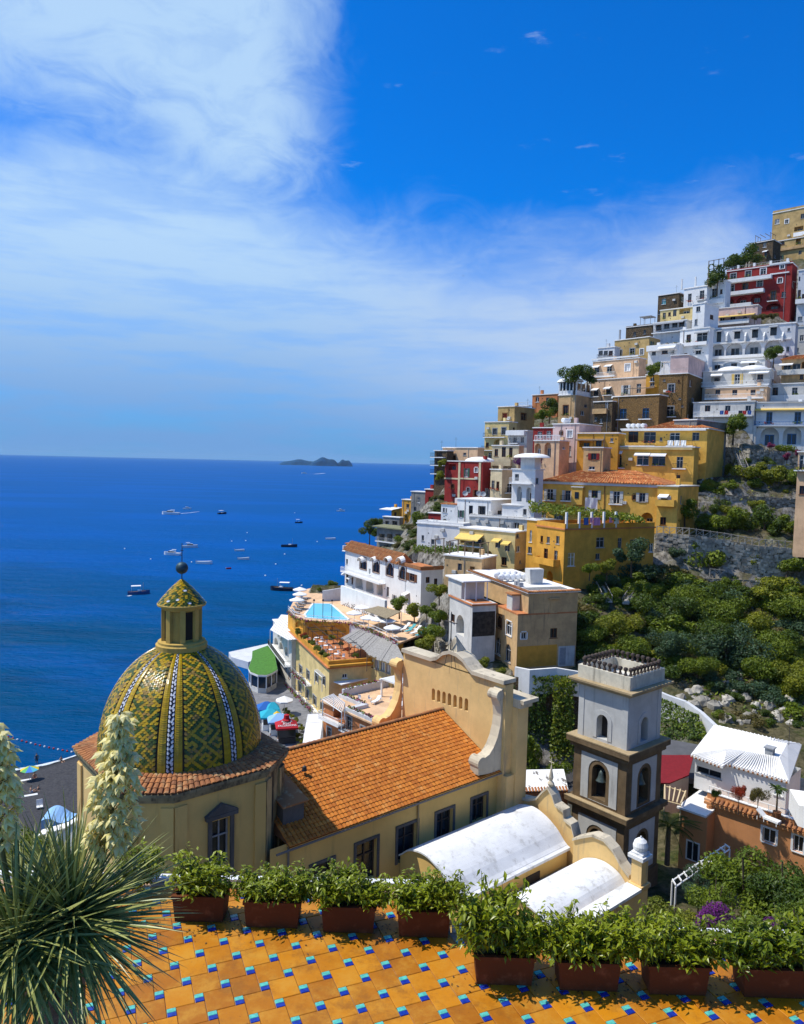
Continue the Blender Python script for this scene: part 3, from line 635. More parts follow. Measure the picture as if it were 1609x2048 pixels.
for y in (h.LL * .64, h.LL * .95):
    for x in (0.1, 2.5): mb.box((x, y, H_), (x + .14, y + .14, H_ + 2.9))
mb.box((0, h.LL * .63, H_ + 2.9), (2.8, h.LL * .98, H_ + 3.0)); mb.box((0.0, 0.0, H_ + .9), (.06, h.LL, H_ + 1.0)); mb.build('pergola', WPAINT, h.root); h.finish()
h = HN('brown_house', 'wide brown stone house with two blue framed French windows', 1316, 790, 862, 175, 1223, None, 62, BROWN)
h.win('L', 1247, 828, 13, 21, 'd', fm=BLUEP, sur=None, bal=0.7); h.win('L', 1292, 827, 13, 21, 'd', fm=BLUEP, bal=0.7); h.finish()
h = HN('tan_house', 'tan house under a white glazed loggia with white domed awnings', 1151, 790, 848, 190, 1116, 1188, 50, TAN)
h.win('L', 1131.6, 821, 9, 20, 'd', sur=1); h.win('R', 1172, 812, 6, 6); h.win('R', 1165, 826, 7, 9)
H_ = h.H + .22; mb = MB()
for k in range(6): y = h.LL * k / 5; mb.box((0, y - .1, H_), (.2, y + .1, H_ + 3.2))
for k in range(5): x = h.LR * k / 4; mb.box((x - .1, 0, H_), (x + .1, .2, H_ + 3.2))
mb.box((0, 0, H_), (.15, h.LL, H_ + 1.0)); mb.box((0.2, 0, H_), (h.LR, .15, H_ + 1.0)); mb.build('loggia', WPAINT, h.root)
mb = MB(); mb.box((.6, .6, H_), (h.LR, h.LL, H_ + 3.0)); mb.build('glazing', GLASS, h.root)
for k in range(3):
    mb = MB(); mb.lathe([(1.9 * math.cos(t), H_ + 3.2 + 1.0 * math.sin(t)) for t in (0, .4, .8, 1.2, 1.57)], 12, (1.2, h.LL * (k + .5) / 3)); mb.build('domed_awning', AWNW, h.root)
h.finish()
h = HN('brown_house', 'brown house with a blank lower wall between tan and wide brown houses', 1223, 803, 868, 181, 1186, None, 60, DARKBROWN)
h.win('L', 1214, 812, 7, 14, 'd'); h.win('L', 1203, 842, 5, 9); h.win('L', 1192, 838, 6, 8); h.pbalcony('L', 1188, 1216, 826, 0.8, solid=TAN); h.finish()
# right column of white houses
h = HN('white_house', 'white terrace house with two white domes and brown doors', 1540, 738, 776, 178, 1405, None, 70, OFFWHITE)
h.win('L', 1432, 757, 18, 15, 'o', depth=1.0); h.win('L', 1475, 758, 11, 20, 'd', sh=AWNY); h.win('L', 1521, 756, 12, 15, 'd', fm=WOODBROWN)
h.awning('L', 1423, 1446, 748, 1.0); h.awning('L', 1500, 1540, 743, 1.6); h.pbalcony('L', 1405, 1540, 771, 1.2, solid=None, rail=WPAINT)
for f_ in (0.28, 0.62):
    mb = MB(); mb.lathe([(3.4 * math.cos(t), h.H + .2 + 1.3 * math.sin(t)) for t in [1.57 * k / 6 for k in range(7)]], 18, (3.6, h.LL * f_)); mb.build('dome', WROOF, h.root, smooth=True)
h.finish()
h = HN('tan_house', 'tan pink terrace house with a long white railing and staircase', 1533, 773, 804, 174, 1410, None, 70, PEACH)
for cx in (1436, 1470, 1506.5): h.win('L', cx, 785, 10, 11, 'd', fm=WOODBROWN)
h.pbalcony('L', 1412, 1528, 797, 1.6, rail=WPAINT); h.finish()
h = HN('white_house', 'grey white house with a white railing and washing on the balcony', 1508, 803, 838, 170, 1386, None, 70, OFFWHITE)
for cx in (1415.7, 1456, 1497): h.win('L', cx, 817, 11, 12, 'd')
h.pbalcony('L', 1390, 1507, 832, 1.2, rail=WPAINT); h.finish(); WASHHOUSE = h
h = HN('white_house', 'white house with a solid white parapet at the right edge', 1655, 765, 804, 174, 1535, None, 70, OFFWHITE)
for cx in (1551, 1590): h.win('L', cx, 783, 11, 16, 'd')
h.pbalcony('L', 1531, 1640, 801, 1.4, solid=WHITE, hh=1.2); h.finish()
h = HN('white_house', 'white house with blue doors above two big white arches', 1652, 804, 893, 165, 1509, None, 72, WHITE, par=0.2)
h.win('L', 1539, 836, 12, 24, 'd', fm=BLUEP); h.win('L', 1596, 836, 13, 24, 'd', fm=BLUEP); h.awning('L', 1509, 1640, 817, 0.8, AWNY, 0.3)
h.win('L', 1540, 873, 37, 36, 'oa', fm=BLUEP, depth=2.0); h.win('L', 1585, 871, 37, 36, 'oa', fm=BLUEP, depth=2.0); h.pbalcony('L', 1503, 1640, 851, 0.9, rail=BLUEP, hh=0.9)
mb = MB(); h.fbox(mb, 'L', h.LL - .2, h.LL + 1.4, -3, h.H * .47, 0.02, 1.2); mb.build('buttress', OFFWHITE, h.root); h.finish()
# yellow group
h = HN('yellow_house', 'upper yellow house with a tiled hip roof and white towels on the balcony', 1414, 858, 897, 154, 1243, 1450, 60, YELLOW, over=0.3)
h.win('L', 1267, 874, 20, 22, 'd'); h.win('L', 1300, 875, 24, 22, 'd'); h.win('L', 1322.6, 878, 5, 7); h.win('L', 1350, 874, 20, 17, 'd'); h.win('L', 1392, 873, 14, 16, 'd'); h.pbalcony('L', 1335, 1388, 891, 0.9); h.pbalcony('L', 1250, 1312, 891, 0.8)
h.band('L', 1245, 1414, 860, 3.5, 0.7, WHITE, 'cornice'); h.tiled(-.3, h.LR * .9, -.3, h.LL * .72, h.H + .2, 2.3, 'hip'); h.finish(); TOWELHOUSE = h
for k in range(4): water_tank(*(h.P + h.l * (h.LL * .76 + k * 1.1) + h.r * 1.5 + Vector((0, 0, h.H + .22))), rz=h.psi, label='white water tank on the flat roof end of the upper yellow house')
h = HN('yellow_house', 'yellow house with an arched window above the long tiled roof', 1386, 895, 965, 150, 1204, None, 64, YELLOW)
h.win('L', 1233, 920, 22, 30, 'a', bal=0.6); h.win('L', 1286, 920, 24, 21); h.win('L', 1318, 920, 26, 22); h.win('L', 1360, 925, 13, 23, 'd', fm=OFFWHITE, bal=0.7); h.win('L', 1357, 954, 8, 8)
h.awning('L', 1271, 1302, 906, 0.9); h.awning('L', 1303, 1334, 907, 0.9); h.awning('L', 1221, 1246, 902, 0.5); h.band('L', 1204, 1386, 897, 4, 0.35, PALEYELLOW, 'cornice'); h.finish()
h = HN('grey_house', 'grey rendered house end and buttress right of the yellow houses', 1388, 840, 972, 156, None, 1448, 42, GREYSTONE, LL=5, down=10)
h.finish()
h = HN('amber_house', 'bright amber house with a shaded loggia left of the yellow houses', 1236, 867, 908, 157, 1154, None, 64, AMBER, par=0.3)
h.win('L', 1170, 887, 22, 14, 'o', depth=1.2); h.win('L', 1198, 886, 12, 14, 'd', fm=WOODBROWN); h.win('L', 1224, 880, 6, 8); h.awning('L', 1155, 1210, 878, 1.0, TIMBER, 0.2); h.finish()
h = HN('tan_house', 'small tan house with dark red shutters below the amber house', 1205, 896, 948, 151, 1166, None, 62, TAN)
h.win('L', 1188, 913, 11, 13, 'w', sh=RED); h.win('L', 1184, 936, 12, 7); h.finish()
h = HN('long_yellow_house', 'long yellow house with an orange tiled hip roof and white shutters', 1322, 970, 1062, 140, 1079, 1352, 66, YELLOW, roof='none', down=10)
for cx, cy, w, hh in ((1100.5, 989, 12, 22), (1136, 991, 11, 20), (1190, 990, 12, 18), (1233.5, 995, 13, 25), (1285, 995, 12, 18)): h.win('L', cx, cy, w, hh, 'd' if hh > 19 else 'w', sh=OFFWHITE, bal=0.7 if hh > 19 else 0)
h.win('L', 1269, 994, 6, 10, 'a', sur=1); h.win('L', 1294, 1042, 24, 34, 'oa', depth=2.5); h.win('L', 1215, 1038, 24, 24, 'o', depth=1.5); h.win('L', 1255, 1040, 20, 24, 'o', depth=1.5)
u, _ = h.uv('L', 1157.5, 992); mb = MB(); h.fbox(mb, 'L', u - 1.1, u + 1.1, h.H - 4.4, h.H - 1.0, .02, 1.1); o_ = mb.build('oriel', YELLOW, h.root); mb = MB(); h.fbox(mb, 'L', u - .4, u + .4, h.H - 3.2, h.H - 1.9, 1.1, 1.16); mb.build('pane', GLASS, o_); mb = MB(); h.fbox(mb, 'L', u - 1.2, u + 1.2, h.H - 1.0, h.H - .85, .02, 1.25); mb.build('cap', WHITE, o_)
h.band('L', 1079, 1322, 968, 6, 0.35, GREYWHITE, 'cornice'); h.tiled(-.6, h.LR + .3, -.6, h.LL + .3, h.H, 2.4, 'hip')
mb = MB(); u, v = h.uv('L', 1210, 985); mb.tube(h.pt('L', u, h.H - .3, .1), h.pt('L', u, h.H - 6, .1), .07, .07, 6); mb.build('drainpipe', WOODBROWN, h.root)
h.finish(); LONGY = h
h = HN('yellow_house', 'square yellow bay with a dark arch at the right end of the long house', 1353, 974, 1062, 137, 1312, 1394, 52, YELLOW, roofm=OFFWHITE, down=10)
h.win('L', 1329, 1000, 13, 17, 'd', sh=OFFWHITE, aw=AWNW); h.pbalcony('L', 1314, 1352, 1010, 1.0, solid=YELLOW); h.win('R', 1375, 1042, 28, 36, 'oa', depth=2.0); h.finish()
h = HN('amber_house', 'big amber house with a vine pergola terrace and washing on its roof', 1126, 1060, 1168, 122, 1071, 1305, 26, AMBER, roof='flat', par=1.0, roofm=TERRACOTTA, down=9)
for cx, cy, w, hh, kd in ((1084, 1078, 5, 13, 'w'), (1097, 1080, 6, 13, 'w'), (1116, 1080, 7, 16, 'w'), (1092, 1110, 8, 26, 'd'), (1112, 1115, 7, 28, 'd')): h.win('L', cx, cy, w, hh, kd)
h.pbalcony('L', 1078, 1120, 1126, 1.3, solid=AMBER, hh=0.9); h.win('L', 1100, 1155, 12, 26, 'oa'); h.win('L', 1084, 1150, 6, 16, 'w')
h.win('R', 1201, 1085, 16, 20); h.win('R', 1196, 1113, 9, 12); h.win('R', 1143, 1119, 14, 26, 's', sh=OCHRE); h.win('R', 1240, 1087, 8, 22, 'd'); h.win('R', 1268, 1092, 16, 26, 'd')
h.finish(); AMB = h
h = HN('amber_house', 'narrow amber house hidden behind the big amber house', 1077, 1042, 1120, 129, 1052, None, 40, AMBER)
h.win('L', 1062, 1072, 5, 24, 'a'); h.finish()
h = HN('white_house', 'white house with two arches and a louvred balcony left of the long yellow house', 1068, 940, 1042, 146, 1022, 1084, 52, WHITE)
h.win('L', 1039, 988, 10, 30, 'oa', depth=1.2); h.win('L', 1058, 990, 10, 30, 'oa', depth=1.2); h.pbalcony('L', 1023, 1066, 966, 0.9, rail=WPAINT); h.win('L', 1034, 955, 8, 14, 'd'); h.win('R', 1075, 962, 6, 12); h.win('L', 1030, 1018, 6, 6); h.win('L', 1050, 1024, 7, 12)
mb = MB(); mb.box((.5, .5, h.H + .2), (h.LR - .3, h.LL * .7, h.H + 2.4)); mb.build('roof_room', WHITE, h.root)
mb = MB(); mb.lathe([(3.6 * math.cos(t), h.H + 2.4 + .9 * math.sin(t)) for t in [1.57 * k / 5 for k in range(6)]], 16, (h.LR * .5, h.LL * .35)); mb.build('dome', WROOF, h.root, smooth=True); h.finish()
h = HN('white_house', 'broad white roofed house with low domes above the white arches', 1128, 926, 950, 166, 1078, 1155, 50, OFFWHITE)
mb = MB(); mb.lathe([(3.2 * math.cos(t), h.H + .2 + 1.1 * math.sin(t)) for t in [1.57 * k / 5 for k in range(6)]], 16, (3.6, h.LL * .4)); mb.build('dome', WROOF, h.root, smooth=True); h.finish()
h = HN('pink_house', 'pinkish white house with flat white roof and oval window', 1156, 848, 926, 164, 1104, 1200, 48, PINK, roofm=WROOF)
h.win('L', 1140, 868, 10, 14, 's', sh=GREYWHITE, sur=1); h.win('L', 1123, 866, 5, 8, 'a', sur=1); h.win('L', 1138, 902, 9, 20, 's', sh=GREYWHITE); h.win('R', 1184, 874, 7, 10); h.finish()
water_tank(*(h.P + h.l * 5 + h.r * 3 + Vector((0, 0, h.H + .22))), rz=h.psi, L=2.4, r=.55, label='long white water tank on the pinkish white house')
h = HN('pink_house', 'dark pink house with two tall arches below a white railed terrace', 1118, 882, 926, 160, 1068, 1138, 50, PEACH)
h.win('L', 1076, 901, 12, 28, 'oa', depth=.9); h.win('L', 1096, 900, 13, 30, 'oa', depth=.9); h.win('R', 1128, 896, 5, 5)
mb = MB(); H_ = h.H + .22
for k in range(18): y = h.LL * k / 17; mb.box((.05, y - .04, H_), (.13, y + .04, H_ + 1.0))
mb.box((.03, 0, H_ + .95), (.15, h.LL, H_ + 1.08)); mb.build('railing', WPAINT, h.root); h.finish()
h = HN('red_house', 'dark red house behind a white railed terrace', 1112, 856, 890, 168, 1066, 1120, 55, RED)
h.win('L', 1080, 870, 9, 14, 'd'); h.win('L', 1098, 869, 9, 14, 'd'); h.finish()
h = HN('ochre_house', 'old ochre house with square windows standing against the sky', 1028, 813, 870, 190, 995, 1068, 48, OCHRE, par=0.2)
h.win('L', 1010, 834, 8, 14, 's', sh=RED, sur=1); h.win('R', 1047.7, 833.5, 10, 13, sur=1); h.finish()
h = HN('yellow_house', 'old yellow house with arch and stacked balconies at the left skyline', 1016, 844, 928, 186, 968, 1032, 52, PALEYELLOW)
h.win('L', 990, 863, 8, 12, 'w', sur=1); h.win('L', 1008, 862, 8, 14, 'w', sur=1); h.win('L', 996, 886, 17, 15, 'oa'); h.win('L', 975, 890, 6, 10); h.pbalcony('L', 969, 1012, 874, 0.7); h.pbalcony('L', 966, 1000, 900, 0.8); h.win('L', 980, 911, 7, 12); h.win('L', 1002, 911, 8, 13, 'd'); h.finish()
h = HN('white_house', 'narrow white house with balconies between yellow and pinkish houses', 1053, 862, 918, 177, 1015, 1068, 54, OFFWHITE)
h.win('L', 1030, 880, 7, 12, 'd', bal=.8); h.win('L', 1045, 880, 6, 12, 'd'); h.pbalcony('L', 1015, 1052, 869, .9, solid=WHITE, hh=.9); h.win('L', 1025, 902, 7, 13, 'd'); h.win('L', 1043, 902, 7, 14, 'd'); h.finish()
h = HN('cream_house', 'cream house with a solid cream parapet right of the dark red house', 1036, 892, 962, 173, 983, 1046, 56, CREAM)
h.win('L', 1008, 904, 8, 20, 'd'); h.win('L', 1022, 905, 7, 20, 'd'); h.win('L', 993, 905, 7, 14); h.pbalcony('L', 984, 1025, 930, 1.0, solid=CREAM, hh=1.3); h.win('L', 996, 946, 16, 14, 'o', depth=1.0); h.win('L', 1020, 944, 10, 16, 'd'); h.finish()
h = HN('cream_house', 'lower cream house with dark narrow windows beside the dark red house', 1003, 940, 1006, 165, 980, 1034, 40, CREAM)
h.win('L', 986.5, 970, 6, 18); h.win('L', 996, 972, 6, 18); h.win('R', 1020, 976, 10, 18, 'd', bal=.6); h.finish()
h = HN('terracotta_house', 'small terracotta house with a white balcony at the skyline', 1114, 788, 830, 206, 1064, 1124, 60, TERRACOTTA)
h.win('L', 1075, 799, 7, 10); h.win('L', 1096, 800, 7, 10); h.pbalcony('L', 1046, 1066, 812, 2.0, rail=WPAINT); h.finish()
h = HN('red_house', 'dark red house with cream stripes, oval windows and white dome', 964, 924, 1002, 168, 889, 980, 58, RED)
for x in (919, 960): h.band('L', x - 2, x + 2, 962, 74, .12, CREAM, 'pilaster')
h.band('L', 889, 917, 957, 3, .1, CREAM, 'string_course'); h.band('L', 921.5, 957.5, 957.5, 3, .1, CREAM, 'string_course')
for cx, cy in ((953, 940), (905.6, 973), (937, 980)): h.win('L', cx, cy, 6, 9, 'a', sur=1)
h.win('L', 905, 934, 15, 12, 'o', depth=.8)
mb = MB(); mb.lathe([(3.4 * math.cos(t), h.H + .2 + 1.0 * math.sin(t)) for t in [1.57 * k / 5 for k in range(6)]], 16, (3.2, h.LL * .32)); mb.build('dome', WROOF, h.root, smooth=True); h.finish()
h = HN('tan_house', 'tan roof house behind the dark red house with stripes', 955, 896, 930, 179, 885, 968, 60, PEACH, par=.2)
h.win('L', 930, 908, 6, 5); h.finish()
h = HN('balcony_house', 'grey brown house with stacked dark balconies facing the sea', 893, 902, 968, 182, 868, 906, 46, DARKBROWN)
for y in (914, 930, 947): h.pbalcony('L', 866, 892, y, 1.0); h.win('L', 879, y - 5, 12, 9, 'o', depth=.8)
h.finish()
h = HN('red_house', 'narrow dark red house low on the seaward edge', 868, 980, 1026, 186, 850, 876, 50, RED)
h.win('L', 860, 1000, 5, 12); h.finish()
h = HN('amber_house', 'small amber house on the cliff edge by the sea', 828, 1001, 1030, 214, 804, 838, 52, AMBER)
h.win('L', 816, 1012, 6, 8); h.win('R', 833, 1012, 4, 7); h.finish()
h = HN('amber_house', 'lowest amber house on the cliff edge, under a white canopy', 799, 1017, 1042, 226, 783, 808, 52, AMBER)
h.win('L', 791, 1028, 5, 7); h.awning('L', 774, 800, 1016, 3.5, AWNW, .3); h.finish()
h = HN('grey_house', 'grey brown house in the shade above the round tree', 850, 985, 1040, 192, 822, 862, 50, GREYSTONE)
h.win('L', 838, 1000, 5, 11); h.win('L', 830, 1018, 6, 9); h.win('R', 856, 1004, 4, 10); h.finish()
h = HN('red_house', 'low dark red wall house beside the white stepped house', 884, 1028, 1056, 166, 857, 892, 56, RED)
h.win('L', 866, 1040, 5, 8); h.finish()
h = HN('pavilion_house', 'long low house with a white canopy roof on the cliff', 799, 1036, 1062, 213, 766, 806, 56, GREYSTONE)
h.win('L', 775, 1046, 8, 8, 'o', depth=1); h.win('L', 790, 1046, 10, 8, 'o', depth=1); h.finish()
h = HN('open_pavilion', 'olive roofed open pavilion with dark columns above the tiled villa', 822, 1062, 1092, 193, 754, 836, 58, GREYSTONE, roof='none')
for cx in (764, 780, 796, 811): h.win('L', cx, 1076, 11, 16, 'o', depth=2.0)
mb = MB(); mb.prism([(-1, -1, h.H + .01), (h.LR + 1, -1, h.H + .3), (h.LR + 1, h.LL + 1, h.H + .3), (-1, h.LL + 1, h.H + .01)], (0, 0, .3)); mb.build('roof', plain('olive_felt', (.2, .2, .11), .9, var=.2), h.root)
h.pbalcony('L', 757, 822, 1085, 1.2, rail=GREYP); h.finish()
h = HN('ochre_house', 'ochre house with white awnings at the seaward end of the tiled villa', 714, 1090, 1150, 190, 691, 730, 50, OCHRE, roofm=TERRACOTTA)
h.win('L', 700, 1112, 6, 12); h.awning('L', 693, 713, 1098, 1.5, AWNW); h.win('L', 704, 1132, 8, 12, 'd'); h.finish()
# white group in the middle
h = HN('white_house', 'white stepped house with a curved wall and small windows above the vines', 926, 1054, 1096, 150, 834, 945, 62, WHITE, par=.7)
h.win('L', 846, 1076, 5, 11); h.win('L', 866, 1084, 7, 11); h.win('L', 900, 1088, 16, 10, 'o', depth=1)
u, _ = h.uv('L', 905, 1050); mb = MB(); mb.prism([h.pt('L', u + 3.4, h.H + .2, -1.5), h.pt('L', u + 1.8, h.H + .7, -1.5), h.pt('L', u + .7, h.H + 1.8, -1.5), h.pt('L', u, h.H + 4.0, -1.5), h.pt('L', u - .4, h.H + 4.0, -1.5), h.pt('L', u - .4, h.H + .2, -1.5)], h.pt('L', 0, 0, .3)); mb.build('curved_wall', WHITE, h.root); h.finish()
h = HN('white_house', 'small white house with an orange roof beside a curved white wall', 917, 1010, 1050, 158, 882, 930, 56, WHITE, roofm=FARTILE)
h.win('L', 888, 1020, 4, 9); h.win('L', 893, 1021, 3, 9); h.win('L', 890, 1042, 9, 9, 'oa', depth=.8); h.win('L', 902, 1043, 9, 9, 'oa', depth=.8); h.finish()
h = HN('white_house', 'white house with black French doors and a white roof full of dishes', 981, 1002, 1048, 152, 914, 1030, 50, WHITE)
h.win('L', 942, 1022, 8, 22, 'd', fm=DARKIRON); h.win('L', 964, 1025, 11, 22, 'd', fm=DARKIRON, sur=1); h.win('R', 1000, 1026, 8, 10); h.finish()
WHD = h
h = HN('white_house', 'low white terrace house with a small roof room and plants', 1056, 1040, 1068, 146, 938, 1068, 66, OFFWHITE, par=.5)
h.block(1, 4.2, 1.5, 6, h.H + .2, h.H + 2.6, WHITE, 'roof_room'); h.block(.8, 4.4, 1.3, 6.2, h.H + 2.61, h.H + 2.8, WROOF, 'roof_room_slab'); h.win('L', 980, 1056, 10, 8, 'o', depth=.8); h.finish()
h = HN('cream_house', 'cream house with yellow awnings over a dark loggia and arches', 1029, 1066, 1136, 134, 918, 1059, 58, PALEYELLOW, roofm=WROOF, par=.2)
h.awning('L', 921, 968, 1068, 2.0, AWNY, .9); h.win('L', 945, 1081, 46, 14, 'o', depth=1.4); h.win('L', 954, 1106, 18, 18, 'oa', depth=1.5); h.win('L', 931, 1104, 14, 16, 'oa', depth=1.5); h.win('L', 978, 1109, 14, 15, 'oa', depth=1.5)
h.win('L', 996, 1088, 10, 16, 'd', aw=AWNY); h.win('L', 1015, 1094, 10, 17, 'd', aw=AWNY); h.win('R', 1036, 1072, 6, 8); h.win('R', 1037, 1098, 7, 12); h.win('R', 1041, 1124, 4, 6); h.pbalcony('L', 920, 968, 1091, .8); h.finish()
h = HN('stone_house', 'tan stone terrace house with a timber pergola below the yellow awnings', 963, 1118, 1164, 127, 889, 992, 56, TAN, down=8)
h.win('L', 920, 1134, 8, 14, 'd'); h.win('L', 945, 1140, 10, 14, 'o', depth=1)
mb = MB(); H_ = h.H + .2
for y in (.5, 3.5, 6.5, 9.5):
    for x in (.3, 3.2): mb.box((x, y, H_), (x + .14, y + .14, H_ + 2.3))
    mb.box((0, y, H_ + 2.3), (3.6, y + .1, H_ + 2.42))
mb.build('pergola', TIMBER, h.root); h.finish()
# house behind the church front
h = HN('tan_house', 'tan three storey house with arched windows and an amber ground floor', 1033, 1231, 1336, 105, 990, 1151, 18, TAN, roofm=TERRACOTTA, down=1.5, over=0.02)
h.win('L', 999, 1243, 10, 26, 'a', sur=1); h.win('L', 1018.6, 1257, 11, 28, 'a', sur=1); h.win('L', 996.7, 1292, 10, 34, 'a'); h.win('L', 1016.8, 1306, 11, 36, 'a')
h.win('R', 1048, 1271.5, 10, 13, 'a', sur=1); h.win('R', 1108, 1266, 14, 19); h.win('R', 1048, 1320, 14, 24, 'oa', depth=.8)
u0, u1, v0, v1 = h.rect('R', 1074, 1311, 80, 40)
mb = MB()
wall_face(mb, (0, -.012, 0), (1, 0, 0), (0, 0, 1), (0, -1, 0), .05, u1, 0.0, v1, [dict(h.holes['R'][2], depth=.012)] if len(h.holes['R']) > 2 else []); mb.build('painted_base', AMBER, h.root)
h.band('R', 1117, 1149, 1312, 40, .06, OFFWHITE, 'pale_panel'); h.win('R', 1124, 1262, 1, 1)
mb = MB(); a_, b_, c_, e_ = h.rect('R', 1125, 1312, 12, 34); h.fbox(mb, 'R', a_, b_, c_, e_, .062, .12); mb.build('door', GREYP, h.root)
h.finish(); TANH = h
mb = MB(); mb.box((1.6, -.002, h.H + .003), (h.LR, 16, h.H + 3.1)); up = mb.build('upper_storey', TAN, h.root)
mb = MB(); mb.box((1.3, -.35, h.H + 3.11), (h.LR + .3, 22, h.H + 3.3)); mb.build('roof', WROOF, h.root)
mb = MB(); n = 34
for k in range(n): x = 1.3 + (h.LR - 1.0) * k / n; mb.tube((x + .12, -.45, h.H + 3.34), (x + .12, .25, h.H + 3.42), .11, .11, 6)
for k in range(60): y = -.3 + 22 * k / 60; mb.tube((1.2, y, h.H + 3.34), (1.8, y, h.H + 3.42), .11, .11, 6)
mb.build('eaves_tiles', OLDTILE, h.root)
a_, b_, c_, e_ = h.rect('R', 1108, 1213, 14, 26); mb = MB(); h.fbox(mb, 'R', a_, b_, c_, e_, .01, .06); mb.build('closed_shutter', TAN, up); mb = MB(); h.fbox(mb, 'R', a_ - .3, b_ + .3, e_ + .2, e_ + .35, .01, .4); mb.build('hood', TAN, up)
mb = MB(); mb.prism([(5.0, 6, h.H + 3.31), (7.0, 6, h.H + 3.31), (7.2, 6, h.H + 5.6), (4.8, 6, h.H + 5.6)], (0, 1.6, 0)); mb.build('chimney', OFFWHITE, h.root)
mb = MB(); mb.box((2.4, 1.5, h.H + 3.31), (8.6, 3.4, h.H + 3.36)); mb.build('felt_strip', plain('grey_felt', (.2, .2, .19), .9, var=.2), h.root)
for x, y in ((2.2, 4.2), (2.3, 5.6)): h.block(x, x + .7, y, y + .6, h.H + 3.31, h.H + 3.9, GREYP, 'skylight')
RT = h.P + Vector((0, 0, h.H + 3.31))
for k in range(9): q = RT + h.r * (1.9 + .95 * (k % 5) + .3 * (k // 5)) + h.l * (9.5 + 2.2 * (k // 5)); water_tank(q.x, q.y, q.z, rz=h.psi + .9, L=1.3, r=.48, label=['first', 'second', 'third', 'fourth', 'fifth'][k % 5] + ' white water tank from the left in the ' + ('front' if k < 5 else 'back') + ' row on the tan house roof')
mb = MB(); mb.box((.3, 2.5, h.H + .02), (1.5, 4.3, h.H + 2.4)); mb.build('stair_room', OFFWHITE, h.root); mb = MB(); mb.box((.1, 2.3, h.H + 2.41), (1.58, 4.5, h.H + 2.6)); mb.build('stair_room_roof', OLDTILE, h.root)
h = HN('white_house', 'small white house with a dark stained side wall left of the tan house', 943, 1212, 1300, 108, 898, 990, 20, OFFWHITE, roofm=TERRACOTTA, par=.3, down=5)
h.win('L', 921, 1250, 16, 40, 'oa', depth=1.2); h.win('L', 906, 1236, 8, 16)
mb = MB(); wall_face(mb, (0, -.015, 0), (1, 0, 0), (0, 0, 1), (0, -1, 0), .06, h.LR - .1, h.H * .30, h.H * .86, []); mb.build('stained_patch', plain('black_wall_lichen', (.055, .045, .035), .95, var=.5, vscale=2), h.root)
mb = MB(); mb.box((.0, 4.0, h.H + .22), (h.LR, 9, h.H + 3.0)); mb.build('roof_room', OFFWHITE, h.root); mb = MB(); mb.box((-.4, 2.6, h.H + 3.01), (h.LR + .4, 9.4, h.H + 3.2)); mb.build('roof_room_slab', WROOF, h.root)
mb = MB(); [mb.box((x, 2.7, h.H + .22), (x + .12, 2.82, h.H + 3.0)) for x in (0, 1.8, h.LR - .2)]; mb.build('post', WPAINT, h.root); h.finish()

# ------------------------------------------------------------------ small furniture used several times
def flat(px, z): return [onz(x, y, z) for x, y in px]
def slab(name, px, z, th, m, parent=None, kind=None):
    mb = MB(); mb.prism([p - Vector((0, 0, th)) for p in flat(px, z)], (0, 0, th)); return mb.build(name, m, parent, kind=kind)
def ctrl_poly(px, z):
    for p in flat(px, z): CTRL.append((p.x, p.y, z - 0.4))
def umbrella_proto(m=AWNW, R=1.5, h=2.4):
    t = thing('parasol', 'x', 'parasol'); mb = MB(); n = 8
    ring = [(R * math.cos(2 * math.pi * k / n), R * math.sin(2 * math.pi * k / n), h - 0.55) for k in range(n)]
    for k in range(n): mb.poly([ring[k], ring[(k + 1) % n], (0, 0, h)]); a, b = ring[k], ring[(k + 1) % n]; mb.poly([a, (a[0], a[1], a[2] - .18), (b[0], b[1], b[2] - .18), b])
    mb.build('canopy', m, t); mb = MB(); mb.tube((0, 0, 0), (0, 0, h), .04, .04, 6); mb.box((-.3, -.3, 0), (.3, .3, .08)); mb.build('pole', WPAINT, t); return t
def lounger_proto(m, fr):
    t = thing('sun_lounger', 'x', 'sun lounger'); mb = MB()
    mb.box((0, -.32, .28), (1.3, .32, .34)); [mb.box((x, y, 0), (x + .06, y + .06, .28)) for x in (.1, 1.2, 1.8) for y in (-.3, .24)]; mb.build('frame', fr, t)
    mb = MB(); mb.box((0, -.3, .345), (1.3, .3, .44)); mb.prism([(1.3, -.3, .345), (1.95, -.3, .80), (1.92, -.3, .90), (1.3, -.3, .44)], (0, .6, 0)); mb.build('mattress', m, t); return t
def table_set(p, rz, label):
    t = thing('terrace_table', label, 'table', p, rz); mb = MB(); mb.lathe([(0, .74), (.45, .74), (.45, .70), (0, .70)], 14); mb.build('tabletop', WPAINT, t)
    mb = MB(); mb.tube((0, 0, 0), (0, 0, .7), .04, .04, 6); mb.lathe([(.26, 0), (.26, .04), (0, .05)], 10); mb.build('base', GREYP, t)
def chair_proto():
    t = thing('terrace_chair', 'x', 'chair'); mb = MB(); mb.box((-.22, -.22, .42), (.22, .22, .46)); mb.build('seat', WPAINT, t)
    mb = MB(); mb.box((-.22, .18, .47), (.22, .22, .88)); mb.build('backrest', WPAINT, t)
    for x in (-.2, .16):
        for y in (-.2, .16): mb = MB(); mb.box((x, y, 0), (x + .04, y + .04, .42)); mb.build('leg', WPAINT, t)
    return t
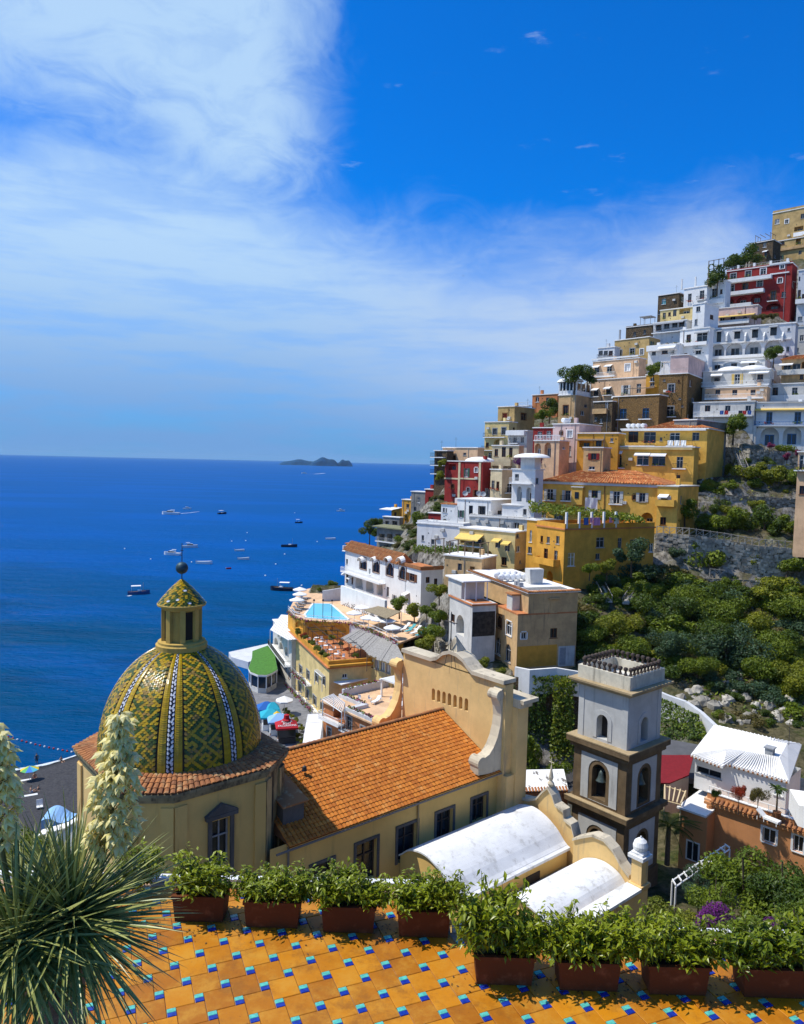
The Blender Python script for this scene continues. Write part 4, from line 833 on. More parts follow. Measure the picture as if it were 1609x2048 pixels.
def flowerbed(pts, name, label, mats, w=.5, h=.45, seed=1, n=60, leaf=.16):
    """hanging strip of flowers along an edge"""
    rnd = random.Random(seed); mb = MB()
    for a, b in zip(pts, pts[1:]):
        L = (b - a).length
        for k in range(int(L * n / 4)):
            p = a.lerp(b, rnd.random()) + Vector((rnd.uniform(-w, w) / 2, rnd.uniform(-w, w) / 2, rnd.uniform(-.1, h)))
            u = Vector((rnd.uniform(-1, 1), rnd.uniform(-1, 1), rnd.uniform(-1, 1))).normalized() * leaf; v = u.orthogonal().normalized() * leaf
            mb.poly([p - u, p - v, p + u, p + v], 0 if rnd.random() < .55 else 1)
    return tag(mb.build(name, mats), label, 'flowers')

# ------------------------------------------------------------------ white villa with the tiled roof
h = House('white_villa', 'white villa with an old tiled roof and arched brown doors by the pool', 841, 1141, 1226, 140, 690, 884, 29, WHITE, roof='none', roofm=WROOF, down=4)
for cx, cy, w, hh in ((727, 1127, 13, 24), (752.7, 1133, 13, 25), (780, 1139, 14, 26), (806, 1146, 14, 27)): h.win('L', cx, cy, w, hh, 'a', fm=WOODBROWN, sur=1)
h.win('L', 824.5, 1155, 10, 16, 'w', fm=WOODBROWN, sh=WOODBROWN)
for cx, cy, w, hh in ((719, 1165, 15, 25), (740, 1171, 16, 28), (760, 1177, 12, 28)): h.win('L', cx, cy, w, hh, 'oa', depth=1.6, fm=GREYP)
h.pbalcony('L', 693, 772, 1154, 1.5, rail=WPAINT); h.win('R', 856, 1160, 8, 12, 'd', fm=WOODBROWN); h.win('R', 872, 1163, 7, 12, 'd', fm=WOODBROWN)
u796, _ = h.uv('L', 797, 1122); LRm = h.LR
for x in (727, 752.7, 780, 806):
    u, _ = h.uv('L', x, 1125); mb = MB(); vt = h.uv('L', x, 1112)[1]
    for k in range(8):
        t0, t1 = math.pi * k / 8, math.pi * (k + 1) / 8
        mb.prism([h.pt('L', u + 1.15 * math.cos(t0), vt - 1.0 + 1.0 * math.sin(t0), .02), h.pt('L', u + 1.15 * math.cos(t1), vt - 1.0 + 1.0 * math.sin(t1), .02), h.pt('L', u + 1.15 * math.cos(t1), vt - 1.3 + 1.0 * math.sin(t1), 1.0), h.pt('L', u + 1.15 * math.cos(t0), vt - 1.3 + 1.0 * math.sin(t0), 1.0)], (0, 0, .04))
    mb.build('awning', AWNW, h.root)
h.tiled(-.5, LRm * .75, u796, h.LL + .4, h.H, 2.0, 'gable', OLDTILE)
mb = MB(); mb.box((-.12, -.12, h.H + .003), (LRm + .12, u796 - .02, h.H + .12)); mb.build('terrace_floor', TERRACOTTA, h.root)
mb = MB(); mb.box((-.3, -.2, h.H + .122), (.1, u796 - .45, h.H + .7)); mb.box((.102, -.2, h.H + .122), (LRm + .1, .15, h.H + .7)); mb.build('terrace_parapet', OLDTILE, h.root)
mb = MB(); mb.box((-.35, h.LL + .41, h.H), (LRm * .76, h.LL + .75, h.H + 1.0)); mb.build('gable_coping', WHITE, h.root)
h.finish(); VIL = h
mb = MB(); a, b = at(682, 1171, 153), at(770, 1201, 137); mb.prism([Vector((a.x, a.y, 15.0)), Vector((b.x, b.y, 15.0)), b, a], (.45, .3, 0)); gw = tag(mb.build('garden_wall', WHITE), 'white garden wall with dark squiggles beside the pool', 'wall')
mb = MB(); rnd = random.Random(4)
for k in range(16):
    q = a.lerp(b, .08 + .045 * k + rnd.uniform(0, .02)); q = Vector((q.x - .06, q.y - .08, 15.2)); hh = rnd.uniform(.8, 1.9); pts = [q]
    for j in range(6): pts.append(pts[0] + Vector((rnd.uniform(-.3, .3), 0, hh * (j + 1) / 6)))
    mb.path(pts, .06, 5)
mb.build('dark_squiggle', BARK, gw)  # thin dark squiggles rising against the white wall

# ------------------------------------------------------------------ hotel with the pool
PZ = 15.6
front = [(577, 1222), (589, 1235), (610, 1241), (655, 1243.5), (700, 1247), (748, 1263), (797, 1287)]
back = [(858, 1262), (830, 1222), (770, 1206), (700, 1196), (650, 1188), (622, 1176), (598, 1182)]
pool_t = thing('pool_terrace', 'sand coloured swimming pool terrace on an amber wall above the sea', 'terrace', onz(655, 1243, PZ))
off = -pool_t.location
mb = MB(); mb.prism([p + off - Vector((0, 0, .3)) for p in flat(front + back, PZ)], (0, 0, .3)); mb.build('deck', PEACH, pool_t)
ff = flat(front, PZ)
for i, (a, b) in enumerate(zip(ff, ff[1:])):
    U = (b - a).normalized(); L = (b - a).length; N = Vector((U.y, -U.x, 0)); mb = MB(); n = int(L // 2.2)
    holes = [dict(u0=L * (k + .14) / n, u1=L * (k + .86) / n, v0=-1.7, v1=-.45, arch=True, depth=.3, back=True) for k in range(n)] if 1 <= i <= 3 and n else []
    wall_face(mb, a + off - Vector((0, 0, .01)) + N * .04, U, (0, 0, 1), N, 0, L, -6.5, .02, holes); mb.build('terrace_wall', AMBER if i < 4 else GREYWHITE, pool_t)
    mb = MB()
    for vv in (.5, 1.0): mb.tube(a + off + Vector((0, 0, vv)), b + off + Vector((0, 0, vv)), .035, .035, 5)
    for k in range(int(L / 1.2) + 1): q = a.lerp(b, k * 1.2 / L) + off; mb.tube(q, q + Vector((0, 0, 1)), .03, .03, 5)
    mb.build('railing', WPAINT, pool_t)
flowerbed([p + Vector((0, -.2, -.1)) for p in ff], 'flower_edge', 'purple flowers along the outer edge of the pool terrace', [L_MAG, L_MID], .6, .4, 3)
pw = [(625, 1206.5), (663.5, 1207.5), (701, 1240), (655, 1240), (611, 1235), (608, 1229)]
m, g, b = newmat('pool_water'); b.inputs['Base Color'].default_value = (.10, .52, .70, 1); b.inputs['Roughness'].default_value = .08
bn = g.add('ShaderNodeBump'); bn.inputs['Strength'].default_value = .15; g.l.new(g.noise(pos(g), 1.5, 3), bn.inputs['Height']); g.l.new(bn.outputs[0], b.inputs['Normal']); POOLW = m
mb = MB(); mb.poly([p + off for p in flat(pw, PZ + .012)]); mb.build('pool_water', POOLW, pool_t)
mb = MB(); q = flat(pw, PZ)
for a, b in zip(q, q[1:] + q[:1]):
    U = (b - a).normalized(); N = Vector((U.y, -U.x, 0)) * .35; mb.prism([a + off, b + off, b + off + N, a + off + N], (0, 0, .06))
mb.build('pool_coping', WPAINT, pool_t)
for x, y in ((628, 1236), (646, 1236), (664, 1237)):
    p = onz(x, y, PZ); mb = MB(); mb.tube(p, p + Vector((0, 0, 3.2)), .06, .05, 6); mb.lathe([(.0, 3.6 + p.z), (.18, 3.5 + p.z), (.2, 3.25 + p.z), (.05, 3.2 + p.z)], 8, (p.x, p.y)); tag(mb.build('lamp_post', DARKIRON), f'slim dark lamp post at the near edge of the pool, {["left", "middle", "right"][int((x - 628) / 18)]} one of three', 'lamp post')
um = umbrella_proto(); first = True
UMB = [(600, 1196, PZ, 'far white parasol at the seaward side of the pool'), (600, 1206, PZ, 'middle white parasol at the seaward side of the pool'), (594, 1218, PZ, 'near white parasol at the seaward side of the pool'),
       (737, 1256, PZ, 'white parasol left in front of the brown awning'), (757, 1259, PZ, 'white parasol right in front of the brown awning'), (709, 1246, PZ, 'white parasol between the pool and the brown awning'), (785, 1277, PZ, 'white parasol beside the white loungers'), (724, 1234, PZ, 'white parasol tucked under the left end of the brown awning'), (775, 1262, PZ, 'white parasol behind the white loungers')]
for x, y, z, lb in UMB:
    o = um if first else dup(um); first = False; o.location = onz(x, y, z); o['label'] = lb; o['group'] = 'white parasols on the pool terrace'
TEALM = plain('teal_towel', (.10, .38, .40), .9)
lw = lounger_proto(AWNW, WPAINT); lt = lounger_proto(TEALM, WPAINT); first = [True, True]
for i, (x, y) in enumerate([(806, 1258), (817, 1261), (828, 1264), (840, 1268), (800, 1264), (811, 1267), (822, 1271), (833, 1275)]):
    k = i % 2; src = (lw, lt)[k]; o = src if first[k] else dup(src); first[k] = False; o.location = onz(x, y, PZ); o.rotation_euler = (0, 0, .9); o['label'] = ('white' if k == 0 else 'teal covered') + ' sun lounger on the sand deck right of the pool'; o['group'] = 'sun loungers right of the pool'
ld = lounger_proto(GREYP, DARKIRON); first = True
for i, (x, y) in enumerate([(613, 1206), (610, 1211), (607, 1217), (603, 1223), (599, 1229), (615, 1200)]):
    o = ld if first else dup(ld); first = False; o.location = onz(x, y, PZ); o.rotation_euler = (0, 0, 2.6); o['label'] = 'dark grey sun lounger on the seaward side of the pool'; o['group'] = 'dark loungers on the seaward side of the pool'
t = thing('brown_awning', 'flat brown straw awning on posts right of the pool', 'awning', onz(765, 1246, PZ)); off = -t.location
mb = MB(); q = [(728, 1221), (757, 1213), (803, 1224), (774, 1238)]; mb.prism([p + off for p in flat(q, PZ + 2.6)], (0, 0, .12)); mb.build('straw_roof', STRAW, t)
mb = MB(); [mb.box((p.x + off.x - .06, p.y + off.y - .06, p.z + off.z - 2.6), (p.x + off.x + .06, p.y + off.y + .06, p.z + off.z)) for p in flat(q, PZ + 2.6)]; mb.build('post', WPAINT, t)
mb = MB(); a, b = onz(645, 1203, PZ), onz(684, 1200, PZ); mb.prism([a, b, b + Vector((0, 0, 2.6)), a + Vector((0, 0, 2.2))], (0, .5, 0)); tag(mb.build('pool_house_wall', GREYWHITE), 'low grey white wall with arched niches behind the pool', 'wall')
p = onz(712, 1322, 12.0); mb = MB()
q0, q1, q2, q3, q4 = at(683, 1277, 126), at(773, 1327, 113), at(810, 1321, 113.5), at(794, 1289, 121), at(716, 1259, 131)
t = thing('thatched_canopy', 'long grey weathered straw canopy between the pool and the church', 'canopy', q1); off = -q1
rnd = random.Random(11)
def strip(a, b, c, d, n, nm):
    mb = MB()
    for k in range(n):
        p0, p1, p2, p3 = a.lerp(b, k / n), a.lerp(b, (k + 1.02) / n), d.lerp(c, (k + 1.02) / n), d.lerp(c, k / n); up = Vector((0, 0, rnd.uniform(0, .14)))
        e = rnd.uniform(-.04, .1); mb.prism([p0 + (p0 - p3) * e + up, p1 + (p1 - p2) * e + up, p2 + up, p3 + up], (0, 0, .06))
    return mb.build(nm, GREYSTRAW, t)
strip(q0 + off, q1 + off, q3 + off, q4 + off, 22, 'straw_slope'); mb = MB(); mb.prism([q1 + off, q2 + off, q3 + off], (0, 0, .08)); mb.build('straw_hip', GREYSTRAW, t)
mb = MB(); [mb.tube(q0.lerp(q1, k / 5) + off - Vector((0, 0, 3)), q0.lerp(q1, k / 5) + off, .07, .07, 6) for k in range(6)]; mb.build('post', TIMBER, t)

h = House('hotel', 'pale yellow harbour hotel with flowered balconies and a roof garden', 657, 1337, 1471, 117, 580, None, 22, PALEYELLOW, roofm=TERRACOTTA, LR=16, down=2, over=.4)
for cx, cy, hh in ((602, 1340, 17), (616.7, 1351, 20), (588, 1332, 15), (634, 1356, 19), (648, 1362, 20)): h.win('L', cx, cy, 6, hh, 'd', fm=GREYP, sur=1)
for cx, cy, hh in ((586, 1366, 17), (600, 1377, 18), (615, 1389, 20), (630, 1402, 20), (645, 1412, 20)): h.win('L', cx, cy, 6.5, hh, 'd', fm=GREYP, sur=1)
for cx, cy, hh in ((590, 1398, 16), (604, 1412, 18), (620, 1428, 18), (640, 1444, 16)): h.win('L', cx, cy, 9, hh, 'o', depth=1.2)
for x0, x1, y in ((581, 592, 1375), (594, 606, 1388), (608, 622, 1402), (624, 638, 1417), (595, 608, 1350), (610, 624, 1363)):
    h.pbalcony('L', x0, x1, y, 1.1, rail=GREYP)
h.win('R', 690, 1352, 10, 8); h.finish(); HOT = h
for i, (x0, x1, y) in enumerate(((581, 592, 1374), (594, 606, 1387), (608, 622, 1401), (624, 638, 1416), (595, 608, 1349), (610, 624, 1362))):
    u0, u1, v, _ = h.rect('L', (x0 + x1) / 2, y, x1 - x0, .1); mw = h.root.matrix_basis
    a, b = h.P + h.l * u0 - h.r * 1.15 + Vector((0, 0, v)), h.P + h.l * u1 - h.r * 1.15 + Vector((0, 0, v))
    flowerbed([a, b], 'balcony_flowers', 'pink and purple flowers hanging from ' + ['the far middle', 'the second middle', 'the third middle', 'the near middle', 'the far upper', 'the near upper'][i] + ' balcony of the yellow hotel', [L_MAG, L_MID], .5, .5, i)
# roof garden
H_ = h.H + .22; mb = MB(); t_ = .35
mb.box((-.1, .2, H_), (t_ - .1, h.LL - .3, H_ + .9)); mb.box((t_ - .1, .2, H_), (h.LR * .82, .55, H_ + .9)); mb.box((-.1, -.5, H_), (h.LR * .9, .19, H_ + .35)); mb.build('garden_parapet', AMBER, h.root)
mb = MB(); mb.box((h.LR * .72, .6, H_), (h.LR * .80, 2.0, H_ + 3.0)); mb.build('chimney', AMBER, h.root)
mb = MB()
for k in range(7): y = 1 + k * 3.2; mb.tube((1.0, y, H_), (1.0, y, H_ + 2.6), .05, .05, 5); mb.tube((5.5, y, H_), (5.5, y, H_ + 2.6), .05, .05, 5); mb.tube((.6, y, H_ + 2.62), (6.0, y, H_ + 2.62), .05, .05, 5)
for x in (1, 2.5, 4, 5.5): mb.tube((x, .6, H_ + 2.7), (x, 21, H_ + 2.7), .035, .035, 5)
mb.build('iron_pergola', DARKIRON, h.root)
HR = h.P + Vector((0, 0, H_))
ch = chair_proto(); first = True
for k in range(14):
    q = HR + h.l * (4 + 1.3 * k) + h.r * (1.6 if k % 2 else 3.6); o = ch if first else dup(ch); first = False; o.location = q; o.rotation_euler = (0, 0, k * 1.3); o['label'] = 'white chair among the plants on the yellow hotel roof garden'; o['group'] = 'white chairs of the roof garden'
for k in range(5): table_set(HR + h.l * (5 + 3 * k) + h.r * 2.6, 0, ['nearest', 'second nearest', 'middle', 'second farthest', 'farthest'][k] + ' round white table on the yellow hotel roof garden')
def bars(name, px, z, n, label, cat, m=WPAINT, posts=2.4):
    a, b, c, d = flat(px, z); t = thing(name, label, cat, a); o = -a
    for k in range(n): mb = MB(); p0, p1 = a.lerp(b, k / (n - 1)), d.lerp(c, k / (n - 1)); U = (b - a).normalized() * .06; mb.prism([p0 + o - U, p0 + o + U, p1 + o + U, p1 + o - U], (0, 0, .12)); mb.build('slat', m, t)
    mb = MB(); [mb.tube(p + o - Vector((0, 0, .06)), q + o - Vector((0, 0, .06)), .06, .06, 6) for p, q in ((a, b), (d, c))]; mb.build('rail', m, t)
    if posts:
        for p in (a, b, c, d): mb = MB(); mb.tube(p + o - Vector((0, 0, posts)), p + o - Vector((0, 0, .1)), .07, .07, 6); mb.build('post', m, t)
    return t
bars('white_pergola', [(630, 1341), (645, 1354), (668, 1349), (652, 1337)], 10.2, 9, 'white slatted pergola on the near corner of the yellow hotel', 'pergola')
bars('white_pergola', [(646, 1398), (684, 1424), (690, 1406), (668, 1389)], 11.6, 12, 'white slatted pergola over the salmon house balcony', 'pergola')
q = [(541, 1260), (563, 1230), (592, 1233), (623, 1277), (577, 1281)]
t = thing('white_canopy', 'large white striped canopy roof on the seaward corner of the hotel', 'canopy', onz(577, 1281, 12.2)); off = -t.location
mb = MB(); mb.prism([p + off for p in flat(q, 12.2)], (0, 0, .12)); mb.build('canvas', AWNW, t)
mb = MB(); a, b, c, d = [p + off for p in (onz(541, 1260, 12.34), onz(563, 1230, 12.34), onz(623, 1277, 12.34), onz(577, 1281, 12.34))]
for k in range(1, 8): mb.tube(a.lerp(b, k / 8), d.lerp(c, k / 8), .05, .05, 4)
mb.build('rib', GREYP, t); mb = MB(); [mb.tube(p + off - Vector((0, 0, 3.2)), p + off, .08, .08, 6) for p in flat(q, 12.2)]; mb.build('post', WPAINT, t)
h = House('hotel_wing', 'white arcaded hotel wing behind the green terrace', 583, 1283, 1372, 137, 546, None, 20, OFFWHITE, LR=9, down=2)
for cx, cy in ((553, 1285), (563, 1294), (574, 1304)): h.win('L', cx, cy, 8, 18, 'oa', depth=1.5)
for cx, cy in ((558, 1314), (570, 1326)): h.win('L', cx, cy, 9, 20, 'oa', depth=1.5)
h.pbalcony('L', 547, 582, 1310, 1.2); h.finish()
h = House('hotel_rooms', 'pale yellow rooms with curtains under the straw canopy', 783, 1320, 1356, 115.5, 733, 802, 38, PALEYELLOW, down=3, ctrl=False)
for cx, cy in ((742, 1324), (754, 1329), (766, 1333), (777, 1338)): h.win('L', cx, cy, 9, 18, 's', sh=AWNW)
h.finish()
slab('white_canopy', [(655, 1358), (735, 1343), (756, 1352), (684, 1369)], 10.0, .15, AWNW)
tag(bpy.data.objects['white_canopy.001'], 'plain white canvas roof between the yellow and salmon hotel terraces', 'canopy')
h = House('salmon_house', 'salmon pink house with a furnished sandy roof terrace behind the church roof', 770, 1459, 1575, 97.5, 646, None, 41, TERRACOTTA, LR=15, roofm=PEACH, down=2, over=.35)
h.win('L', 698.7, 1447, 10, 27, 'd', fm=GREYP, sur=1, bal=.9); h.win('L', 658.7, 1467, 8, 24, 'w', fm=GREYP, sur=1); h.win('L', 726, 1462, 8, 18, 'w', fm=GREYP, sur=1); h.win('L', 676, 1429, 18, 20, 'o', depth=1.6); h.pbalcony('L', 650, 690, 1440, 1.2, rail=WPAINT)
H_ = h.H + .22; mb = MB(); mb.box((-.2, 1.0, H_), (.5, h.LL * .62, H_ + .5)); mb.box((2.6, h.LL * .55, H_), (3.3, h.LL * .99, H_ + .5)); mb.box((.5, h.LL * .55, H_), (2.6, h.LL * .6, H_ + .5)); mb.build('terrace_parapet', GREYWHITE, h.root)
mb = MB(); mb.box((3.3, h.LL - .4, H_), (14, h.LL, H_ + 1.1)); mb.build('back_parapet', GREYWHITE, h.root); h.finish(); SAL = h
SR = h.P + Vector((0, 0, H_)); V3 = Vector
flowerbed([SR + h.l * 1.2 + h.r * .15 + V3((0, 0, .5)), SR + h.l * h.LL * .6 + h.r * .15 + V3((0, 0, .5))], 'flower_edge', 'purple petunias along the near edge of the salmon house terrace', [L_MAG, L_MID], .5, .35, 21, 70)
flowerbed([SR + h.l * h.LL * .57 + h.r * 3 + V3((0, 0, .5)), SR + h.l * h.LL * .97 + h.r * 3 + V3((0, 0, .5))], 'flower_edge', 'purple petunias on the inner step of the salmon house terrace', [L_MAG, L_MID], .5, .35, 22, 70)
flowerbed([SR + h.l * (h.LL - .2) + h.r * 3.5 + V3((0, 0, 1.1)), SR + h.l * (h.LL - .2) + h.r * 13 + V3((0, 0, 1.1))], 'flower_edge', 'dark red flowers along the back parapet of the salmon house terrace', [L_MAG, L_MID], .4, .3, 23, 50)
t = thing('white_pavilion', 'white framed pergola with drapes over a table on the salmon house terrace', 'pergola', SR + h.r * 8 + h.l * 7.5, h.psi)
for x in (0, 4.2):
    for y in (0, 3.2): mb = MB(); mb.box((x - .12, y - .12, 0), (x + .12, y + .12, 2.5)); mb.build('post', WHITE, t)
mb = MB(); mb.box((-.3, -.3, 2.501), (4.5, .05, 2.7)); mb.box((-.3, 3.15, 2.501), (4.5, 3.5, 2.7)); [mb.box((x, .06, 2.55), (x + .14, 3.14, 2.69)) for x in (0, 1.4, 2.8, 4.2)]; mb.build('beam', WHITE, t)
mb = MB(); mb.box((0, .08, 2.72), (2.8, 3.1, 2.75)); mb.build('canvas', GREYWHITE, t)
table_set(SR + h.r * 10 + h.l * 9, 0, 'round white table under the white pergola on the salmon house terrace')
for k, (a_, b_) in enumerate(((4.5, 8.5), (5.5, 4.5))): o = dup(lw, SR + h.r * a_ + h.l * b_, h.psi + .3, ['far', 'near'][k] + ' white sun lounger on the salmon house terrace'); o['group'] = 'white loungers on the salmon house terrace'
for k in range(5): o = dup(ch, SR + h.r * (4 + 1.2 * k) + h.l * (11 - k), k * 1.1, 'white chair on the sandy salmon house terrace'); o['group'] = 'white chairs on the salmon house terrace'
mb = MB(); mb.box((0, 0, 0), (3.6, 1.3, .9)); o = mb.build('raised_planter', WHITE); o.location = SR + h.r * 8.5 + h.l * 2.2; o.rotation_euler = (0, 0, h.psi); tag(o, 'white raised planter with a green shrub on the salmon house terrace', 'planter')

# ------------------------------------------------------------------ harbour: green terrace, pier, kiosks, awnings
q = [(505, 1302), (541, 1289), (551, 1313), (556, 1339), (545, 1346), (534, 1350.5), (516, 1350), (501, 1344), (497, 1337), (504, 1316)]
t = thing('green_terrace', 'rounded harbour pavilion with an artificial grass roof and glass front', 'pavilion', onz(534, 1350, 6.0)); off = -t.location
P = [p + off for p in flat(q, 6.0)]; cen = sum(P, Vector()) / len(P); Q = [cen + (p - cen) * .93 for p in P]
mb = MB(); mb.prism([p - V3((0, 0, .35)) for p in P], (0, 0, .33)); mb.build('roof_slab', WHITE, t)
mb = MB(); mb.prism([cen + (p - cen) * .985 for p in P], (0, 0, .05)); mb.build('grass_mat', plain('artificial_grass', (.07, .20, .03), .95, var=.25, vscale=2), t)
mb = MB(); mb.prism([p - V3((0, 0, 4.2)) for p in Q], (0, 0, 1.6)); mb.build('wall', OFFWHITE, t); mb = MB(); mb.prism([cen + (p - cen) * .91 - V3((0, 0, 2.6)) for p in P], (0, 0, 2.2)); mb.build('glazing', GLASS, t)
for a, b in zip(Q, Q[1:] + Q[:1]):
    n = max(1, int((b - a).length / 1.5))
    for k in range(n): p = a.lerp(b, k / n); mb = MB(); mb.tube(p - V3((0, 0, 2.6)), p - V3((0, 0, .36)), .12, .12, 6); mb.build('column', WPAINT, t)
mb = MB(); mb.prism([p - V3((0, 0, 3)) for p in flat([(458, 1304), (537, 1287), (560, 1302), (497, 1324), (463, 1314)], 1.6)], (0, 0, 3)); tag(mb.build('pier', GREYWHITE), 'flat grey concrete pier reaching into the sea', 'pier')
quay = [(470, 1560), (500, 1420), (498, 1345), (560, 1330), (600, 1400), (660, 1460), (700, 1600)]
slab('pavement', quay, 2.5, 3.0, plain('grey_paving', (.20, .20, .21), .9, var=.25, vscale=.8), kind='structure')
def kiosk(x, y, w, l, m, label, side=GREYP, hh=2.2):
    p = onz(x, y, 2.5); t = thing('kiosk', label, 'kiosk', p, math.radians(14)); mb = MB()
    mb.box((0, 0, 0), (w, l, .9)); mb.box((0, l * .55, .901), (w, l, hh)); [mb.box((a, b, .901), (a + .08, b + .08, hh)) for a in (0, w - .08) for b in (0, l * .5)]; mb.build('counter', side, t)
    mb = MB(); mb.box((.1, .06, .95), (w - .1, l * .5, hh - .1)); mb.build('window', GLASS, t)
    e = .35; z = hh; mb = MB(); c = [(-e, -e, z), (w + e, -e, z), (w + e, l + e, z), (-e, l + e, z)]; r0, r1 = (w / 2 - .25, l / 2, z + .95), (w / 2 + .25, l / 2, z + .95)
    mb.poly([c[0], c[1], r1, r0]); mb.poly([c[1], c[2], r1]); mb.poly([c[2], c[3], r0, r1]); mb.poly([c[3], c[0], r0]); mb.box((-e, -e, z - .25), (w + e, -e + .04, z)); mb.box((-e, -e + .041, z - .25), (-e + .04, l + e, z)); mb.build('awning', m, t)
    return t
KR = plain('red_canvas', (.42, .01, .02), .8); KB = plain('light_blue_canvas', (.25, .45, .72), .8); KT = plain('turquoise_canvas', (.02, .36, .46), .8); KN = plain('deep_blue_canvas', (.02, .12, .40), .8)
k1 = kiosk(557, 1489, 2.6, 2.4, KR, 'kiosk with a red awning and white lettering nearest the church', DARKIRON, 2.5)
def text(body, size, m, parent, mw, name='lettering'):
    cu = bpy.data.curves.new(name, 'FONT'); cu.body = body; cu.size = size; cu.align_x = 'CENTER'; cu.align_y = 'CENTER'; cu.extrude = .01; cu.space_line = .85
    me = bpy.data.meshes.new_from_object(bpy.data.objects.new('t', cu)); me.materials.clear(); me.materials.append(m)
    return put(name, me, parent, mw)
sl = math.atan2(.95, 1.55); text('RENT A\nBOAT\nEXCURSIONS', .46, WPAINT, k1, Matrix.Translation((1.3, .38, 2.5 + .50)) @ Matrix.Rotation(sl, 4, 'X'))
mb = MB(); mb.lathe([(0, 4.1), (.4, 4.05), (.45, 3.5), (.7, 3.3)], 10, (1.3, 1.2)); mb.build('awning_cap', KR, k1)
kiosk(541, 1472, 2.8, 2.2, KB, 'kiosk with a light blue awning between red and turquoise ones', WPAINT)
kiosk(526, 1462, 2.6, 2.4, KT, 'kiosk with a turquoise awning behind the light blue one', WPAINT)
k4 = kiosk(519, 1446, 2.4, 2.2, KN, 'kiosk with a deep blue lettered awning, farthest from the church', GREYP)
kiosk(538, 1448, 1.4, 1.4, KT, 'small turquoise topped stall beside the deep blue kiosk', GREYP, 2.4)
yu = umbrella_proto(plain('yellow_parasol', (.72, .45, .02), .8), .75, 3.0); yu.location = onz(554, 1459, 2.5); yu['label'] = 'small yellow parasol among the harbour kiosks'
wu = dup(um, onz(569, 1428, 2.5), .5, 'white square parasol standing in the shade of the harbour hotel', (1.0, 1.0, 1.3))
t = thing('white_awning', 'big white sloping canvas awning beside the salmon house', 'awning', onz(606, 1486, 5.0)); off = -t.location
a, b, c, d = onz(606, 1486, 5.0), onz(640, 1486, 5.0), onz(645, 1447, 6.2), onz(613, 1445, 6.2); mb = MB(); mb.prism([p + off for p in (a, b, c, d)], (0, 0, .06)); mb.build('canvas', AWNW, t)
mb = MB(); e, f = onz(646, 1428, 6.9), onz(616, 1430, 6.9); mb.prism([p + off + V3((0, 0, .07)) for p in (d, c, e, f)], (0, 0, .06)); mb.build('upper_canvas', AWNW, t); mb = MB(); [mb.tube(p + off - V3((0, 0, 2.5)), p + off, .05, .05, 5) for p in (a, b)]; mb.build('post', GREYP, t)

# ------------------------------------------------------------------ hillside, sea, beach, road
def C(px, py, d): p = at(px, py, d); CTRL.append((p.x, p.y, p.z))
def CZ_(px, py, z): p = onz(px, py, z); CTRL.append((p.x, p.y, z))
for x, y, d in [(1180, 1180, 122), (1260, 1160, 128), (1180, 1235, 113), (1250, 1240, 116), (1320, 1200, 124), (1400, 1230, 122), (1500, 1230, 124), (1600, 1220, 126),
                (1200, 1300, 106), (1300, 1330, 106), (1400, 1330, 108), (1500, 1330, 110), (1600, 1330, 110), (1380, 1400, 98), (1460, 1420, 97), (1540, 1420, 98), (1620, 1420, 99),
                (1330, 1130, 133), (1420, 1150, 132), (1500, 1150, 132), (1600, 1150, 132), (1340, 1062, 137), (1450, 1080, 136), (1580, 1090, 136),
                (1420, 1040, 146), (1500, 1040, 147), (1590, 1040, 148), (1420, 985, 150), (1500, 985, 152), (1590, 985, 152), (1480, 935, 160), (1560, 935, 161), (1470, 890, 166), (1460, 860, 169),
                (1130, 1190, 124), (1005, 1545, 100.5), (1035, 1545, 100.5), (1060, 1546, 100), (1110, 1546, 99.8), (1160, 1546, 99.5), (1230, 1540, 97)]:
    C(x, y, d)
for x, y, z in [(1340, 1475, 12), (1380, 1500, 11.5)]: CZ_(x, y, z)
for X, Y, z in [(0, 14, 33), (-14, 18, 28), (14, 18, 29), (30, 20, 30), (-6, 30, 18), (10, 32, 18), (22, 38, 15), (36, 40, 17), (50, 45, 18), (-25, 32, 16), (-40, 40, 14), (-14, 40, 9), (0, 46, 8.5), (10, 50, 8.5), (20, 60, 8.5), (28, 62, 8), (36, 60, 8.5), (44, 68, 9.5), (60, 75, 14), (90, 90, 25),
                (5, 72, 6), (12, 82, 4), (8, 92, 3.6), (16, 92, 3.6), (22, 88, 4), (24, 96, 3.6), (-5, 78, 6), (-12, 66, 6), (-22, 56, 5), (-30, 60, 5), (-38, 62, 6), (-10, 90, 5), (0, 95, 5), (-20, 85, 2.5), (-30, 85, 2.6), (-40, 82, 3), (-52, 78, 4), (-60, 60, 8), (-36, 100, 1.1), (-45, 101, 1.0), (-55, 97, 1.2), (-27, 105, 1.2), (-20, 108, 2.2),
                (70, 150, 40), (95, 180, 70), (120, 215, 105), (135, 240, 130), (110, 130, 45), (115, 260, 118), (60, 250, 50), (35, 262, 22), (18, 262, 6), (2, 262, -6), (-4, 240, -6), (-12, 215, -5), (-18, 190, -5), (-24, 172, -5), (-32, 158, -4), (-40, 140, -4), (-34, 125, -3), (90, 275, 80), (60, 285, 30), (30, 300, -4), (10, 300, -8), (-30, 118, -1.5), (140, 290, 110), (110, 310, 60), (150, 180, 100), (160, 130, 80), (130, 90, 50)]:
    CTRL.append((X, Y, z))
for px, py in [(-120, 1580), (0, 1545), (60, 1535), (100, 1528), (160, 1508), (220, 1497)]:
    p = onz(px, py, 0); CTRL.append((p.x, p.y, 0)); CTRL.append((p.x, p.y + 6, -1.0)); CTRL.append((p.x, p.y + 25, -4)); CTRL.append((p.x, p.y - 5, .55)); CTRL.append((p.x, p.y - 12, 1.3))
